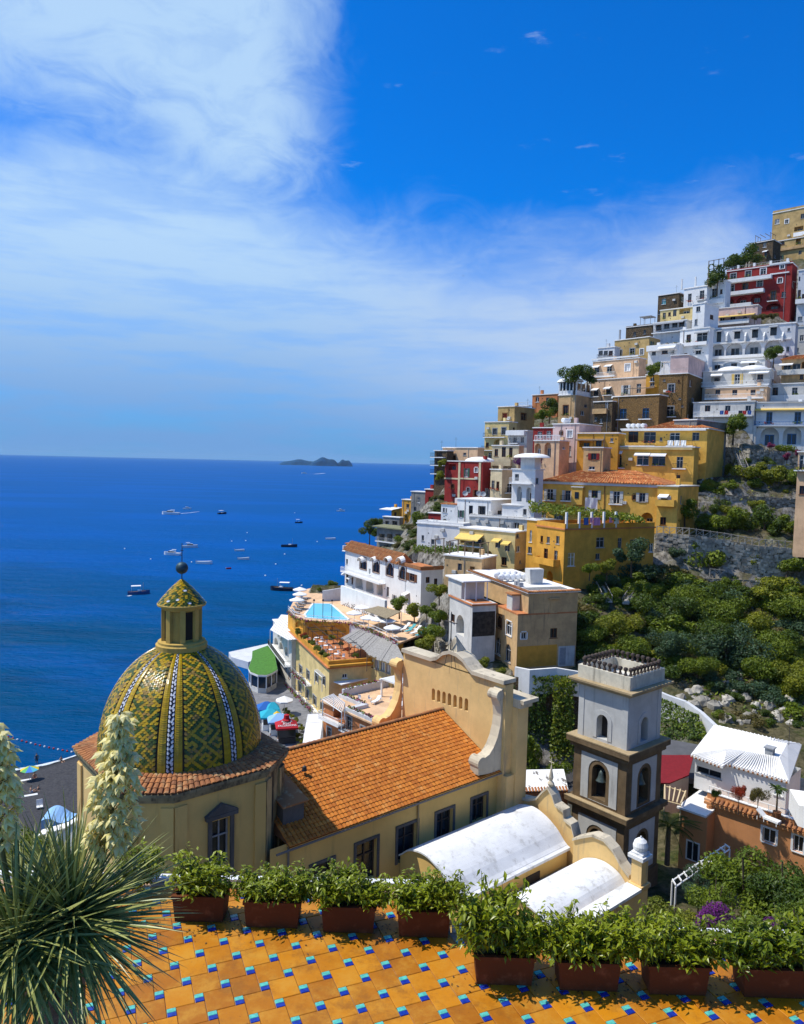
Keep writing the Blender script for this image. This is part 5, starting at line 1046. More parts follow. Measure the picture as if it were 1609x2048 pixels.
ctrl_poly(front, 11.5); ctrl_poly(back, PZ); ctrl_poly([(520, 1420), (540, 1470), (600, 1450), (520, 1370), (580, 1400)], 2.1)
A_ = np.array(CTRL)
_, keep = np.unique(np.round(A_[:, :2] / 0.8).astype(int), axis=0, return_index=True); A_ = A_[np.sort(keep)]
XY = A_[:, :2]; n_ = len(XY)
D_ = np.sqrt(((XY[:, None] - XY[None]) ** 2).sum(-1)) + 1e-9
K = np.zeros((n_ + 3, n_ + 3)); K[:n_, :n_] = -D_ + np.eye(n_) * -0.35; K[:n_, n_] = 1; K[:n_, n_ + 1:] = XY; K[n_, :n_] = 1; K[n_ + 1:, :n_] = XY.T
WT = np.linalg.solve(K, np.concatenate([A_[:, 2], np.zeros(3)]))
def heights(P):
    P = np.asarray(P, float).reshape(-1, 2); out = np.empty(len(P))
    for i in range(0, len(P), 4000):
        q = P[i:i + 4000]; d = np.sqrt(((q[:, None] - XY[None]) ** 2).sum(-1)); out[i:i + 4000] = -d @ WT[:n_] + WT[n_] + q @ WT[n_ + 1:]
    out = np.where((P[:, 0] > -40) & (P[:, 1] < 9.5), np.minimum(out, 34), out)
    for cx, cy, ps, hx, hy, z in FOOT:
        dx, dy = P[:, 0] - cx, P[:, 1] - cy; u = dx * math.cos(ps) + dy * math.sin(ps); v = -dx * math.sin(ps) + dy * math.cos(ps)
        ins = (np.abs(u) < hx) & (np.abs(v) < hy); out = np.where(ins, np.minimum(out, z), out)
    return out
STEP = 1.25
gx = np.arange(-110, 175, STEP); gy = np.arange(11, 325, STEP); GX, GY = np.meshgrid(gx, gy)
rr = np.random.RandomState(3)
GZ = heights(np.stack([GX.ravel(), GY.ravel()], 1)).reshape(GX.shape)
rough = np.clip((GZ - 3) / 8, 0, 1) * (rr.rand(*GX.shape) - .5) * .7
def shift_(a, f):
    p = np.pad(a, 2, mode='edge'); return f.reduce([p[2 + i:2 + i + a.shape[0], 2 + j:2 + j + a.shape[1]] for i in (-2, -1, 0, 1, 2) for j in (-2, -1, 0, 1, 2)])
GZ = shift_(shift_(GZ, np.minimum), np.maximum)            # no thin spikes of rock between houses
for cx, cy, ps, hx, hy, z in FOOT:
    dx, dy = GX - cx, GY - cy; u = dx * math.cos(ps) + dy * math.sin(ps); v = -dx * math.sin(ps) + dy * math.cos(ps); GZ = np.where((np.abs(u) < hx + .6) & (np.abs(v) < hy + .6), np.minimum(GZ, z), GZ)
GZ = GZ + rough
def heights(P):
    P = np.asarray(P, float).reshape(-1, 2); u = np.clip((P[:, 0] - gx[0]) / STEP, 0, len(gx) - 1.001); v = np.clip((P[:, 1] - gy[0]) / STEP, 0, len(gy) - 1.001); i, j = u.astype(int), v.astype(int); a, b = u - i, v - j
    return (GZ[j, i] * (1 - a) + GZ[j, i + 1] * a) * (1 - b) + (GZ[j + 1, i] * (1 - a) + GZ[j + 1, i + 1] * a) * b
me = bpy.data.meshes.new('hillside'); nx, ny = len(gx), len(gy)
vv = np.stack([GX, GY, GZ], -1).reshape(-1, 3); idx = np.arange(nx * ny).reshape(ny, nx)
ff_ = np.stack([idx[:-1, :-1], idx[:-1, 1:], idx[1:, 1:], idx[1:, :-1]], -1).reshape(-1, 4)
me.from_pydata(vv.tolist(), [], ff_.tolist())
m, g, b = newmat('hill_ground'); P_ = pos(g); s = g.add('ShaderNodeSeparateXYZ'); g.l.new(P_, s.inputs[0])
nn = g.add('ShaderNodeNewGeometry'); sn = g.add('ShaderNodeSeparateXYZ'); g.l.new(nn.outputs['True Normal'], sn.inputs[0])
n1 = g.noise(P_, .22, 7, .65); n2 = g.noise(P_, 1.6, 7, .7)
soil = g.mix(g.step(n2, .35, .65), (.055, .05, .022), (.13, .11, .06)); green = g.mix(g.step(n2, .4, .6), (.022, .034, .008), (.06, .07, .018))
c = g.mix(g.step(n1, .46, .60), soil, green)
rock = g.mix(g.step(g.noise(g.mapping(P_, (1, 1, .5)), 1.1, 9, .7), .36, .62), (.07, .06, .05), (.40, .37, .33))
c = g.mix(g.math('MULTIPLY', g.step(g.math('ADD', g.math('MULTIPLY', sn.outputs[2], -1), g.math('MULTIPLY', n1, .6)), -.62, -.2), .85), c, rock)
sand = g.mix(g.step(g.noise(P_, 3, 6), .3, .7), (.045, .045, .05), (.075, .073, .075)); wet = g.mix(g.step(s.outputs[2], .12, .5), (.025, .027, .03), sand)
c = g.mix(g.step(s.outputs[2], 3.2, 4.6), wet, c)
g.l.new(c, b.inputs['Base Color']); b.inputs['Roughness'].default_value = .95; b.inputs['Specular IOR Level'].default_value = .1
bn = g.add('ShaderNodeBump'); bn.inputs['Strength'].default_value = .7; bn.inputs['Distance'].default_value = .25; g.l.new(n2, bn.inputs['Height']); g.l.new(bn.outputs[0], b.inputs['Normal'])
me.materials.append(m); hill = put('hillside', me, kind='structure')
def hits(pts, dmin=20, dmax=330, step=1.2):
    """where the sight lines of pixels meet the ground"""
    res = [None] * len(pts); D = [ray(x, y) for x, y in pts]; ds = np.arange(dmin, dmax, step); B = 40
    for i0 in range(0, len(pts), B):
        sub = D[i0:i0 + B]; Q = np.array([[(0 + d.x * t / d.y, t, CZ + d.z * t / d.y) for t in ds] for d in sub]); hz = heights(Q[..., :2].reshape(-1, 2)).reshape(Q.shape[:2]); below = Q[..., 2] < hz
        for k in range(len(sub)):
            w_ = np.argmax(below[k])
            if below[k, w_]: res[i0 + k] = Vector(Q[k, w_])
    return res
# sea
mb = MB(); R_ = [-200, -60, 300]
m, g, b = newmat('sea_water'); P_ = pos(g)
s = g.add('ShaderNodeSeparateXYZ'); g.l.new(P_, s.inputs[0])
near = g.step(s.outputs[1], 90, 420); cur = g.noise(g.mapping(P_, (.004, .012, .01)), 1.0, 5, .6); cl2 = g.noise(g.mapping(P_, (.03, .06, .05)), 1.0, 4, .6)
c = g.mix(near, (.0, .056, .135), (.0, .076, .27)); c = g.mix(g.math('MULTIPLY', g.step(cur, .42, .62), .8), c, (.0, .085, .34)); c = g.mix(g.math('MULTIPLY', g.step(cl2, .5, .7), g.math('MULTIPLY', g.math('SUBTRACT', 1.0, near), .5)), c, (.004, .034, .075))
df = g.add('ShaderNodeBsdfDiffuse'); g.l.new(c, df.inputs[0]); gl = g.add('ShaderNodeBsdfGlossy'); gl.inputs['Roughness'].default_value = .22; lwt = g.add('ShaderNodeLayerWeight'); lwt.inputs[0].default_value = .12; mxs = g.add('ShaderNodeMixShader'); g.l.new(g.math('MULTIPLY', lwt.outputs['Fresnel'], .10), mxs.inputs[0]); g.l.new(df.outputs[0], mxs.inputs[1]); g.l.new(gl.outputs[0], mxs.inputs[2]); g.l.new(mxs.outputs[0], [n for n in g.n if n.type == 'OUTPUT_MATERIAL'][0].inputs[0])
w1 = g.noise(g.mapping(P_, (.35, .8, .5), (0, 0, .15)), 1.0, 6, .65); w2 = g.noise(g.mapping(P_, (.06, .16, .1), (0, 0, -.1)), 1.0, 4, .6)
bn = g.add('ShaderNodeBump'); bn.inputs['Strength'].default_value = .85; bn.inputs['Distance'].default_value = .8; g.l.new(g.math('ADD', w1, g.math('MULTIPLY', w2, 2.0)), bn.inputs['Height']); [g.l.new(bn.outputs[0], n_.inputs['Normal']) for n_ in (df, gl)]
E_ = 22000
for a, b_, c_, d_ in ((-E_, E_, 300, 26000), (-E_, E_, 60, 300), (-E_, -60, -2000, 60)): mb.poly([(a, c_, 0), (b_, c_, 0), (b_, d_, 0), (a, d_, 0)])
sea = mb.build('sea', m, kind='structure')
# surf line
mb = MB(); rnd = random.Random(5); pts = [onz(x, y, .0) for x, y in ((-160, 1590), (-60, 1562), (0, 1546), (30, 1540), (60, 1536), (100, 1527), (130, 1519), (160, 1509), (190, 1501))]
fine_ = []
for a, b_ in zip(pts, pts[1:]): fine_ += [a.lerp(b_, k / 14) for k in range(14)]
for a, b_ in zip(fine_, fine_[1:]):
    w0 = .35 + .35 * math.sin(a.x * 1.7) ** 2; mb.poly([(a.x, a.y - w0, .06), (b_.x, b_.y - w0, .06), (b_.x, b_.y + .5, .04), (a.x, a.y + .5, .04)])
mb.build('surf', plain('foam', (.6, .65, .66), .8, var=.3, vscale=2), kind='stuff')
# islands
def island(name, x0, x1, top, y, Y, label, seed):
    rnd = random.Random(seed); a = at(x0, y, Y); b_ = at(x1, y, Y); Hh = (y - top) / FPX * Y; mb = MB(); n, k = 26, 7; W_ = (b_ - a).length
    prof = [max(.04, (abs(math.sin(math.pi * i / n)) ** .5) * (1 + .10 * math.sin(i * .55 + seed)) / 1.1) for i in range(n + 1)]
    rows = []
    for j in range(k + 1):
        v = j / k; row = []
        for i in range(n + 1):
            q = a.lerp(b_, i / n); sh = abs(math.sin(math.pi * v)); row.append((q.x, q.y + (v - .5) * W_ * .5, -2 + (Hh * prof[i] + 2) * sh ** .7))
        rows.append(row)
    for j in range(k):
        for i in range(n): mb.poly([rows[j][i], rows[j][i + 1], rows[j + 1][i + 1], rows[j + 1][i]])
    o = mb.build(name, ISLE, smooth=True, kind='structure'); return tag(o, label, 'island')
ISLE = plain('hazy_island_scrub', (.006, .055, .13), .95, var=.4, vscale=.02)  # distance haze is put into the blue of the islets
island('island', 560, 642, 907, 919.0, 6800, 'low long dark islet, the leftmost of three on the horizon', 1)
island('island', 622, 678, 902, 920.0, 6500, 'tallest dark islet, middle of the three on the horizon', 2)
island('island', 674, 706, 906.5, 920.8, 6600, 'small rounded dark islet, rightmost of the three on the horizon', 3)
# road and ramp walls
slab('road', [(1255, 1470), (1335, 1478), (1370, 1484), (1400, 1490), (1480, 1520), (1480, 1560), (1400, 1560), (1300, 1540), (1240, 1520)], 12.2, .6, plain('road_asphalt', (.10, .10, .105), .9, var=.2, vscale=.7), kind='structure')
WTOP = []
def wall_run(name, label, px, hgt, th, m, cat='wall', stones=0, seed=1, size=.35, down=1.5):
    if hgt is None:
        hb = hits([(q[0], q[2]) for q in px], 60); P = [at(q[0], q[1], h_.y) for q, h_ in zip(px, hb) if h_ is not None]; hgt = max(p.z - h_.z for p, h_ in zip(P, [h_ for h_ in hb if h_ is not None]))
    else: P = [at(*q) for q in px]
    WTOP[:] = P; mb = MB()
    for a, b_ in zip(P, P[1:]):
        U = (b_ - a).normalized(); N = Vector((-U.y, U.x, 0)).normalized() * th
        A0, B0 = a - V3((0, 0, hgt)), b_ - V3((0, 0, hgt)); mb.prism([A0 - V3((0, 0, down)), B0 - V3((0, 0, down)), b_, a], N)
    o = mb.build(name, m); tag(o, label, cat)
    if stones:
        rnd = random.Random(seed); mb = MB(); Ls = [(b_ - a).length for a, b_ in zip(P, P[1:])]
        for k in range(stones):
            i = rnd.choices(range(len(Ls)), Ls)[0]; a, b_ = P[i], P[i + 1]; U = (b_ - a).normalized(); Nn = Vector((U.y, -U.x, 0)).normalized()
            q = a.lerp(b_, rnd.random()) - V3((0, 0, rnd.uniform(.1, hgt))); w_, h_, d_ = rnd.uniform(.5, 1.3) * size, rnd.uniform(.4, .8) * size, rnd.uniform(.05, .22)
            c0 = [q + U * (sx * w_ * rnd.uniform(.7, 1)) + V3((0, 0, sz * h_ * rnd.uniform(.7, 1))) for sx, sz in ((-1, -1), (1, -1), (1, 1), (-1, 1))]
            mb.prism(c0, Nn * d_)
        mb.build('stones', STONEP, o, kind='stuff')
    return o
STONEP = plain('loose_wall_stone', (.38, .35, .29), .95, var=.4, vscale=.8, island=.35)
wall_run('ramp_wall', 'smooth grey curved ramp wall climbing behind the bell tower', [(1290, 1372, 99), (1335, 1391, 96), (1370, 1403, 94), (1400, 1424, 91), (1440, 1462, 86), (1480, 1500, 82)], 1.6, .5, GREYWHITE)
wall_run('stone_wall', 'long rough stone retaining wall under the timber fence in the garden', [(1315, 1066, 1112), (1380, 1070, 1128), (1450, 1080, 1142), (1520, 1092, 1152), (1585, 1097, 1160)], None, .8, STONE, stones=900, seed=2, size=.42); LONGTOP = list(WTOP)
wall_run('stone_wall', 'stone terrace wall with a pale cap below the two white arches', [(1440, 893, 925), (1500, 897, 928), (1570, 903, 932), (1630, 908, 936)], None, .7, STONE, stones=420, seed=3, size=.4)
wall_run('stone_wall', 'low stone terrace wall with a white cap above the vegetable terrace', [(1470, 926, 940), (1530, 929, 944), (1590, 932, 947)], None, .5, STONE, stones=120, seed=4)
wall_run('stone_wall', 'stone terrace wall behind the vines in the middle of the garden', [(1395, 984, 1002), (1460, 990, 1010), (1530, 994, 1014), (1595, 998, 1018)], None, .5, STONE, stones=220, seed=5)
wall_run('stone_wall', 'dark stone wall below the grey house end beside the steps', [(1392, 960, 153), (1430, 955, 156), (1475, 950, 160)], 6.0, .6, DARKBROWN, stones=150, seed=7)
wall_run('stone_wall', 'stone terrace wall under the path rail in the lower garden', [(1300, 1148, 1164), (1400, 1156, 1172), (1500, 1160, 1176), (1600, 1166, 1182)], None, .5, STONE, stones=150, seed=8)
wall_run('stone_wall', 'curved stone garden wall right of the white sun loungers', [(800, 1238, 140), (830, 1245, 136), (860, 1262, 130), (890, 1290, 123)], 4.0, .6, STONE, stones=260, seed=9, size=.3)
wall_run('terrace_wall', 'white parapet wall with a red cap below the tan house', [(1030, 1334, 103.5), (1060, 1340, 102), (1113, 1336, 102), (1160, 1344, 101.5)], 2.0, .4, WHITE)
wall_run('retaining_wall', 'tall dark retaining wall hidden under ivy left of the bell tower', [(1008, 1352, 104), (1060, 1356, 102.4), (1113, 1352, 102.4), (1165, 1360, 101.9), (1240, 1382, 99)], 15, .8, DARKBROWN)
# timber fences
def fence(px, hgt, label, n=6):
    P = [at(*q) if len(q) == 3 and not isinstance(q, Vector) else q for q in px]; t = thing('timber_fence', label, 'fence', P[0]); off = -P[0]
    tot = [(a + off, b_ + off) for a, b_ in zip(P, P[1:])]
    for a, b_ in tot:
        for k in range(n):
            p, q = a.lerp(b_, k / n), a.lerp(b_, (k + 1) / n); mb = MB(); mb.tube(p - V3((0, 0, .3)), p + V3((0, 0, hgt)), .09, .07, 5); mb.build('post', FENCE, t)
            mb = MB(); mb.tube(p + V3((0, 0, hgt * .9)), q + V3((0, 0, hgt * .9)), .06, .06, 5); mb.tube(p + V3((0, 0, .1)), q + V3((0, 0, hgt * .85)), .045, .045, 5)
            if k % 2: mb.tube(p + V3((0, 0, hgt * .85)), q + V3((0, 0, .1)), .045, .045, 5)
            mb.build('rail', FENCE, t)
FENCE = plain('grey_fence_timber', (.34, .31, .27), .9, var=.2)
fence([p + V3((0, .3, 0)) for p in LONGTOP], 1.3, 'grey timber rail fence with crossed braces along the top of the stone wall', 5)
fence([(1420, 1150, 129.5), (1450, 1153, 129.5)], 1.2, 'short timber rail fence beside the round tree in the lower garden', 3)
fence([(1285, 1120, 133), (1318, 1142, 131)], 1.2, 'timber handrail beside the garden steps under the amber house', 4)
# steps
def stairs(px0, px1, n, w, label):
    a, b_ = hits([px0[:2], px1[:2]], 60); a, b_ = a + V3((0, -.5, .9)), b_ + V3((0, -.5, .9)); t = thing('stairway', label, 'stairs', a); U = (b_ - a); side = Vector((U.y, -U.x, 0)).normalized() * w
    for k in range(n): p = U * (k / n); mb = MB(); q = U * ((k + 1) / n); h2 = V3((U.x / n, U.y / n, 0)); mb.prism([p, p + h2, p + h2 + side, p + side], (0, 0, .22)); mb.build('step', STEPM, t)
    for sgn in (0, 1):
        mb = MB(); o = side * sgn; mb.tube(o + V3((0, 0, 1.1)), U + o + V3((0, 0, 1.1)), .05, .05, 5); [mb.tube(U * (k / 6) + o, U * (k / 6) + o + V3((0, 0, 1.1)), .04, .04, 5) for k in range(7)]; mb.build('handrail', FENCE, t)
STEPM = plain('pale_step_stone', (.45, .42, .37), .9, var=.2)
stairs((1205, 1215, 115), (1178, 1158, 123), 16, 1.4, 'stone garden steps with rails climbing from the scrub to the amber house')
stairs((1243, 1218, 116), (1262, 1190, 120), 10, 1.0, 'short stone steps in the scrub right of the railed steps')
stairs((1485, 960, 155), (1462, 905, 163), 16, 1.2, 'white steps between the stone walls below the two white arches')

# ------------------------------------------------------------------ the church
ZB = 8.0
CH = thing('church', 'yellow church with a green and yellow majolica dome and orange tiled nave', 'church', (-14.4, 49, ZB), math.radians(40))
def Lc(s, n, z): return V3((s, -n, z - ZB))
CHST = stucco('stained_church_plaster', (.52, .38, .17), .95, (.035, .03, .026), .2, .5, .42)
COPING = stucco('weathered_coping', (.60, .52, .38), .75, (.16, .14, .11), .15, .6, .5)
STONEG = stucco('grey_piperno_trim', (.13, .12, .11), .5, (.05, .045, .04), .25)
octa = [(-3, 5.9), (-5.3, 4.2), (-5.3, -4.2), (-3, -5.9), (3, -5.9), (5.3, -4.2), (5.3, 4.2), (3, 5.9)]
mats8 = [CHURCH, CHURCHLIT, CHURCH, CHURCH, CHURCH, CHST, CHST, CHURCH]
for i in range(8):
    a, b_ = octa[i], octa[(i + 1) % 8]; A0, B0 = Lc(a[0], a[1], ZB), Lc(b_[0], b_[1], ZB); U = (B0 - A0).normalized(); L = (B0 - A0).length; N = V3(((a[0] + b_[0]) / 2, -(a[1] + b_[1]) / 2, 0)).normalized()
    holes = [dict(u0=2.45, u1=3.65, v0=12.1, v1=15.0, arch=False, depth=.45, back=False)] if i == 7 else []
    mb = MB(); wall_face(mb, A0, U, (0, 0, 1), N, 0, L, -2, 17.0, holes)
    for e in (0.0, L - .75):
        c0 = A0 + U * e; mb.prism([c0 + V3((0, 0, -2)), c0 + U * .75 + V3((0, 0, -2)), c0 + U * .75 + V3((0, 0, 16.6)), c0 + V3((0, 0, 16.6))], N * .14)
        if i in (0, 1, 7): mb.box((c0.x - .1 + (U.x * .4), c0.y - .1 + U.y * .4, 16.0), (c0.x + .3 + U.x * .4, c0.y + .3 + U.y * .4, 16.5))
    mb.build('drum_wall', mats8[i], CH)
# window with a pediment on the shaded side
A0 = Lc(3, 5.9, ZB); 
def ub(mb, u0, u1, v0, v1, o0, o1): mb.box((3 - u1, -5.9 - o1, v0), (3 - u0, -5.9 - o0, v1))
mb = MB(); ub(mb, 2.2, 2.44, 11.6, 15.2, .004, .14); ub(mb, 3.66, 3.9, 11.6, 15.2, .004, .14); ub(mb, 2.0, 4.1, 15.21, 15.45, .004, .3); ub(mb, 2.1, 4.0, 11.4, 11.59, .004, .25)
P0, P1, P2 = V3((3 - 1.95, -5.9 - .01, 15.47)), V3((3 - 4.15, -5.9 - .01, 15.47)), V3((3 - 3.05, -5.9 - .01, 16.1)); mb.prism([P0, P1, P2], (0, -.28, 0)); wn = mb.build('window_surround', STONEG, CH)
mb = MB(); ub(mb, 2.46, 3.64, 12.11, 14.99, -.42, -.34); mb.build('pane', GLASS, wn); mb = MB(); ub(mb, 3.0, 3.1, 12.12, 14.98, -.33, -.25); ub(mb, 2.46, 2.56, 12.12, 14.98, -.33, -.25); ub(mb, 3.54, 3.64, 12.12, 14.98, -.33, -.25); ub(mb, 2.46, 3.64, 13.9, 14.0, -.24, -.2); mb.build('sash', GREYP, wn)
def offpoly(o): return [(x * (1 + o / 5.9), y * (1 + o / 5.9)) for x, y in octa]
mb = MB()
for o0, z0, z1 in ((.12, 24.9, 25.1), (.24, 25.1, 25.32), (.34, 25.32, 25.5)): mb.prism([Lc(x, y, z0) for x, y in offpoly(o0)][::-1], (0, 0, z1 - z0 - .003))
mb.build('drum_cornice', stucco('dirty_cornice', (.34, .27, .15), .8, (.06, .05, .04), .3, .5, .45), CH)
def barrel(mb, a, b_, up, r, n=4, m=0, lip=True):
    """one curved roof tile from the upper end a to the lower end b"""
    d = (b_ - a).normalized(); s_ = d.cross(up).normalized(); i = len(mb.v)
    for p, rr_ in ((a, r * .86), (b_, r)):
        for k in range(n + 1): t = math.pi * k / n; mb.v.append(tuple(p + s_ * (rr_ * math.cos(t)) + up * (rr_ * .62 * math.sin(t))))
    for k in range(n): mb.f.append((i + k, i + k + 1, i + n + 2 + k, i + n + 1 + k)); mb.mi.append(m)
    if lip: mb.f.append(tuple(i + n + 1 + k for k in range(n + 1))); mb.mi.append(m)
# tile skirt around the dome: every barrel tile is a piece of its own
def ringpt(t, o):
    P = offpoly(o); dx, dy = math.cos(t), math.sin(t)
    for (x0, y0), (x1, y1) in zip(P, P[1:] + P[:1]):
        den = dx * (y1 - y0) - dy * (x1 - x0)
        if abs(den) < 1e-9: continue
        k = (x0 * (y1 - y0) - y0 * (x1 - x0)) / den; w_ = (x0 * dy - y0 * dx) / den
        if k > 0 and -1e-6 <= w_ <= 1 + 1e-6: return (dx * k, dy * k)
mb = MB(); NT = 118; base_pts = [ringpt(2 * math.pi * k / 64, .26) for k in range(64)]
for k in range(64):
    (x0, y0), (x1, y1) = base_pts[k], base_pts[(k + 1) % 64]; t0, t1 = 2 * math.pi * k / 64, 2 * math.pi * (k + 1) / 64
    mb.poly([Lc(x0, y0, 25.51), Lc(x1, y1, 25.51), Lc(5.1 * math.cos(t1), 5.1 * math.sin(t1), 25.98), Lc(5.1 * math.cos(t0), 5.1 * math.sin(t0), 25.98)])
skirt = mb.build('skirt_roof', plain('dark_tile_bed', (.10, .05, .03), .95), CH)
cnt = 0; rest = MB(); rnd = random.Random(9)
for k in range(NT):
    t = 2 * math.pi * (k + .5) / NT; x, y = ringpt(t, .32); o = Lc(x, y, 25.58); i_ = Lc(5.1 * math.cos(t), 5.1 * math.sin(t), 26.05); nr = max(2, round((o - i_).length / .42)); vis = math.cos(t - math.atan2(.9, -.25)) > -.35
    up = (o - i_).cross(V3((0, 0, 1))).cross(o - i_).normalized()
    for j in range(nr):
        a, b_ = i_.lerp(o, j / nr), i_.lerp(o, (j + 1.12) / nr) + up * .03; w_ = V3((rnd.uniform(-.01, .01), rnd.uniform(-.01, .01), 0))
        if vis and cnt < 290: m1 = MB(); barrel(m1, a + w_, b_ + w_, up, .165); m1.build('roof_tile', OLDTILE, skirt); cnt += 1
        else: barrel(rest, a + w_, b_ + w_, up, .165)
rest.build('tiles', OLDTILE, skirt, kind='stuff')
# majolica dome
ZD, RD, HD = 25.9, 5.2, 6.86
def dpt(ph): return RD * math.cos(ph), HD * math.sin(ph)
mb = MB(); mb.lathe([(dpt(a)[0] - .05, dpt(a)[1] + ZD - ZB - .02) for a in [1.285 * k / 24 for k in range(25)]], 72); dome = mb.build('dome', plain('dome_mortar', (.05, .045, .03), .9), CH, smooth=True)
def glaze(name, ca, cb):
    m, g, b = newmat(name); r = g.math('FRACT', g.math('ADD', g.add('ShaderNodeNewGeometry').outputs['Random Per Island'], g.add('ShaderNodeObjectInfo').outputs['Random']))
    c = g.mix(r, ca, cb); c = g.mix(g.math('MULTIPLY', g.step(g.noise(pos(g), 1.1, 6, .7), .52, .72), .5), c, (.10, .075, .03))
    g.l.new(c, b.inputs['Base Color']); b.inputs['Roughness'].default_value = .25; b.inputs['Specular IOR Level'].default_value = .32; return m
GL = [glaze('yellow_glaze', (.50, .32, .010), (.36, .22, .01)), glaze('green_glaze', (.085, .125, .014), (.04, .065, .012)), glaze('ochre_glaze', (.34, .20, .04), (.22, .15, .03)), glaze('white_glaze', (.72, .72, .72), (.6, .6, .62)), glaze('black_glaze', (.022, .022, .04), (.012, .012, .02))]
arc = [0.0]; phs = [1.285 * k / 400 for k in range(401)]
for a, b_ in zip(phs, phs[1:]): r0, z0 = dpt(a); r1, z1 = dpt(b_); arc.append(arc[-1] + math.hypot(r1 - r0, z1 - z0))
rowh = .132; NR = int(arc[-1] / rowh); campos = V3((14.4, -49, 45 - ZB)); campos.rotate(Matrix.Rotation(-math.radians(40), 3, 'Z')); tiles = []
SECT = 8; OFF = math.radians(-90 + 9) - math.radians(40)      # local angle of the band that faces the camera
rnd = random.Random(12)
for i in range(NR):
    ph = float(np.interp((i + .5) * rowh, arc, phs)); r, z = dpt(ph); nrm0 = V3((math.cos(ph) / RD, 0, math.sin(ph) / HD)).normalized()
    for sct in range(SECT):
        c0 = OFF + sct * 2 * math.pi / SECT; bw = math.radians(8.6); sw = 2 * math.pi / SECT - 2 * bw
        # band: one edge tile, inner tiles, one edge tile
        ni = max(2, round((2 * bw - .12 * 2) * r / .27)); 
        for e in (-1, 1): tiles.append((c0 + e * (bw - .055), r, z, nrm0, .105 * r / .29, 0, i))
        for j in range(ni):
            u = (j + .5 + (0.25 if i % 2 else -.25)) / ni - .5; per = 6; yy = (i % per) / per; cen = abs(u) * 2; dia = abs(yy - .5) * 2
            col = 4 if (cen < .62 * (1 - .75 * dia) + .05) or (dia > .83 and cen > .8) else 3
            tiles.append((c0 + u * (2 * bw - .24), r, z, nrm0, (2 * bw - .24) * r / ni / .27, col, i))
        n = max(4, round((sw - .06) * r / .285))
        for j in range(n):
            k = 2 * j - n + (i & 1); u = (j + .5 + (.25 if i & 1 else -.25)) / n - .5; p, q = (k + i) // 2, (k - i) // 2; dp = min(p % 6, 6 - p % 6); dq = min(q % 6, 6 - q % 6); ring = min(dp, dq)
            col = 0 if ring in (0, 2) else 1
            if rnd.random() < .16: col = rnd.choice((2, 2, 0))
            if sct in (6, 7) and rnd.random() < .3: col = rnd.choice((0, 1, 2))
            tiles.append((c0 + math.pi / SECT + u * (sw - .05), r, z, nrm0, (sw - .06) * r / n / .28, col, i))
def tile_mesh(nm, m):
    w_ = .128; mb = MB(); A_ = [(-w_, .10, 0), (0, .10, .02), (w_, .10, 0), (w_, -.045, .03), (w_ * .55, -.10, .04), (0, -.115, .055), (-w_ * .55, -.10, .04), (-w_, -.045, .03)]
    mb.v = list(A_); mb.f = [(0, 1, 5, 6, 7), (1, 2, 3, 4, 5)]; mb.mi = [0, 0]; return mb
TM = [tile_mesh('t', None).mesh('dome_tile', GL[c]) for c in range(5)]; tb = tile_mesh('t', None)
big_ = MB(); order = []
for T in tiles:
    t, r, z, n0, ws, col, i = T; ca, sa = math.cos(t), math.sin(t); N = V3((n0.x * ca, n0.x * sa, n0.z)); X = V3((-sa, ca, 0)); Y = N.cross(X)
    N2 = (N + X * rnd.uniform(-.035, .035) + Y * rnd.uniform(-.035, .035)).normalized(); X2 = Y.cross(N2).normalized(); Y2 = N2.cross(X2)
    O = V3((r * ca, r * sa, z + ZD - ZB)); order.append(((campos - O).normalized().dot(N), O, X2 * ws, Y2, N2, col))
order.sort(key=lambda q: -q[0])
for k, (f_, O, X, Y, N, col) in enumerate(order):
    if k < 300:
        M_ = Matrix((X, Y, N)).transposed().to_4x4(); M_.translation = O; put('dome_tile', TM[col], dome, M_)
    else:
        i0 = len(big_.v); big_.v += [tuple(O + X * p[0] + Y * p[1] + N * p[2]) for p in tb.v]
        for f in tb.f: big_.f.append(tuple(i0 + q for q in f)); big_.mi.append(col)
big_.build('dome_tiles', GL, dome, kind='stuff')
# lantern
zl = lambda z: z - ZB
LY = stucco('lantern_plaster', (.55, .37, .10), .45, (.12, .09, .05), .2)
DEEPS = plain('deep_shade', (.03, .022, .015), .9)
mb = MB(); mb.lathe([(1.62, zl(32.1)), (1.66, zl(32.75)), (1.52, zl(32.82)), (1.52, zl(32.95)), (1.1, zl(33.0))], 32); lan = mb.build('lantern', LY, CH, smooth=False)
mb = MB(); mb.lathe([(1.02, zl(32.9)), (1.02, zl(35.2))], 24)
for k in range(8):
    t = 2 * math.pi * k / 8 + OFF + .18; ca, sa = math.cos(t), math.sin(t)
    mb.box((1.12 * ca - .17, 1.12 * sa - .17, zl(32.99)), (1.12 * ca + .17, 1.12 * sa + .17, zl(35.1)), 0, t)
mb.build('lantern_drum', LY, lan)
for k in range(8):
    t = 2 * math.pi * (k + .5) / 8 + OFF + .18; mb = MB()
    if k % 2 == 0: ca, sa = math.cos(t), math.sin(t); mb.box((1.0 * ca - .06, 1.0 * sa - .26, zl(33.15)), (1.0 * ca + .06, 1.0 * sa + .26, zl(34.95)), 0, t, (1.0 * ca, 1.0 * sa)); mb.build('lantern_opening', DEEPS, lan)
mb = MB(); mb.lathe([(1.1, zl(35.0)), (1.28, zl(35.08)), (1.32, zl(35.25)), (1.55, zl(35.3)), (1.58, zl(35.42)), (1.4, zl(35.48))], 32); mb.build('lantern_cornice', LY, lan)
prof = [(1.45, 35.46), (1.22, 35.78), (.95, 36.1), (.62, 36.48), (.3, 36.78), (.05, 37.0)]
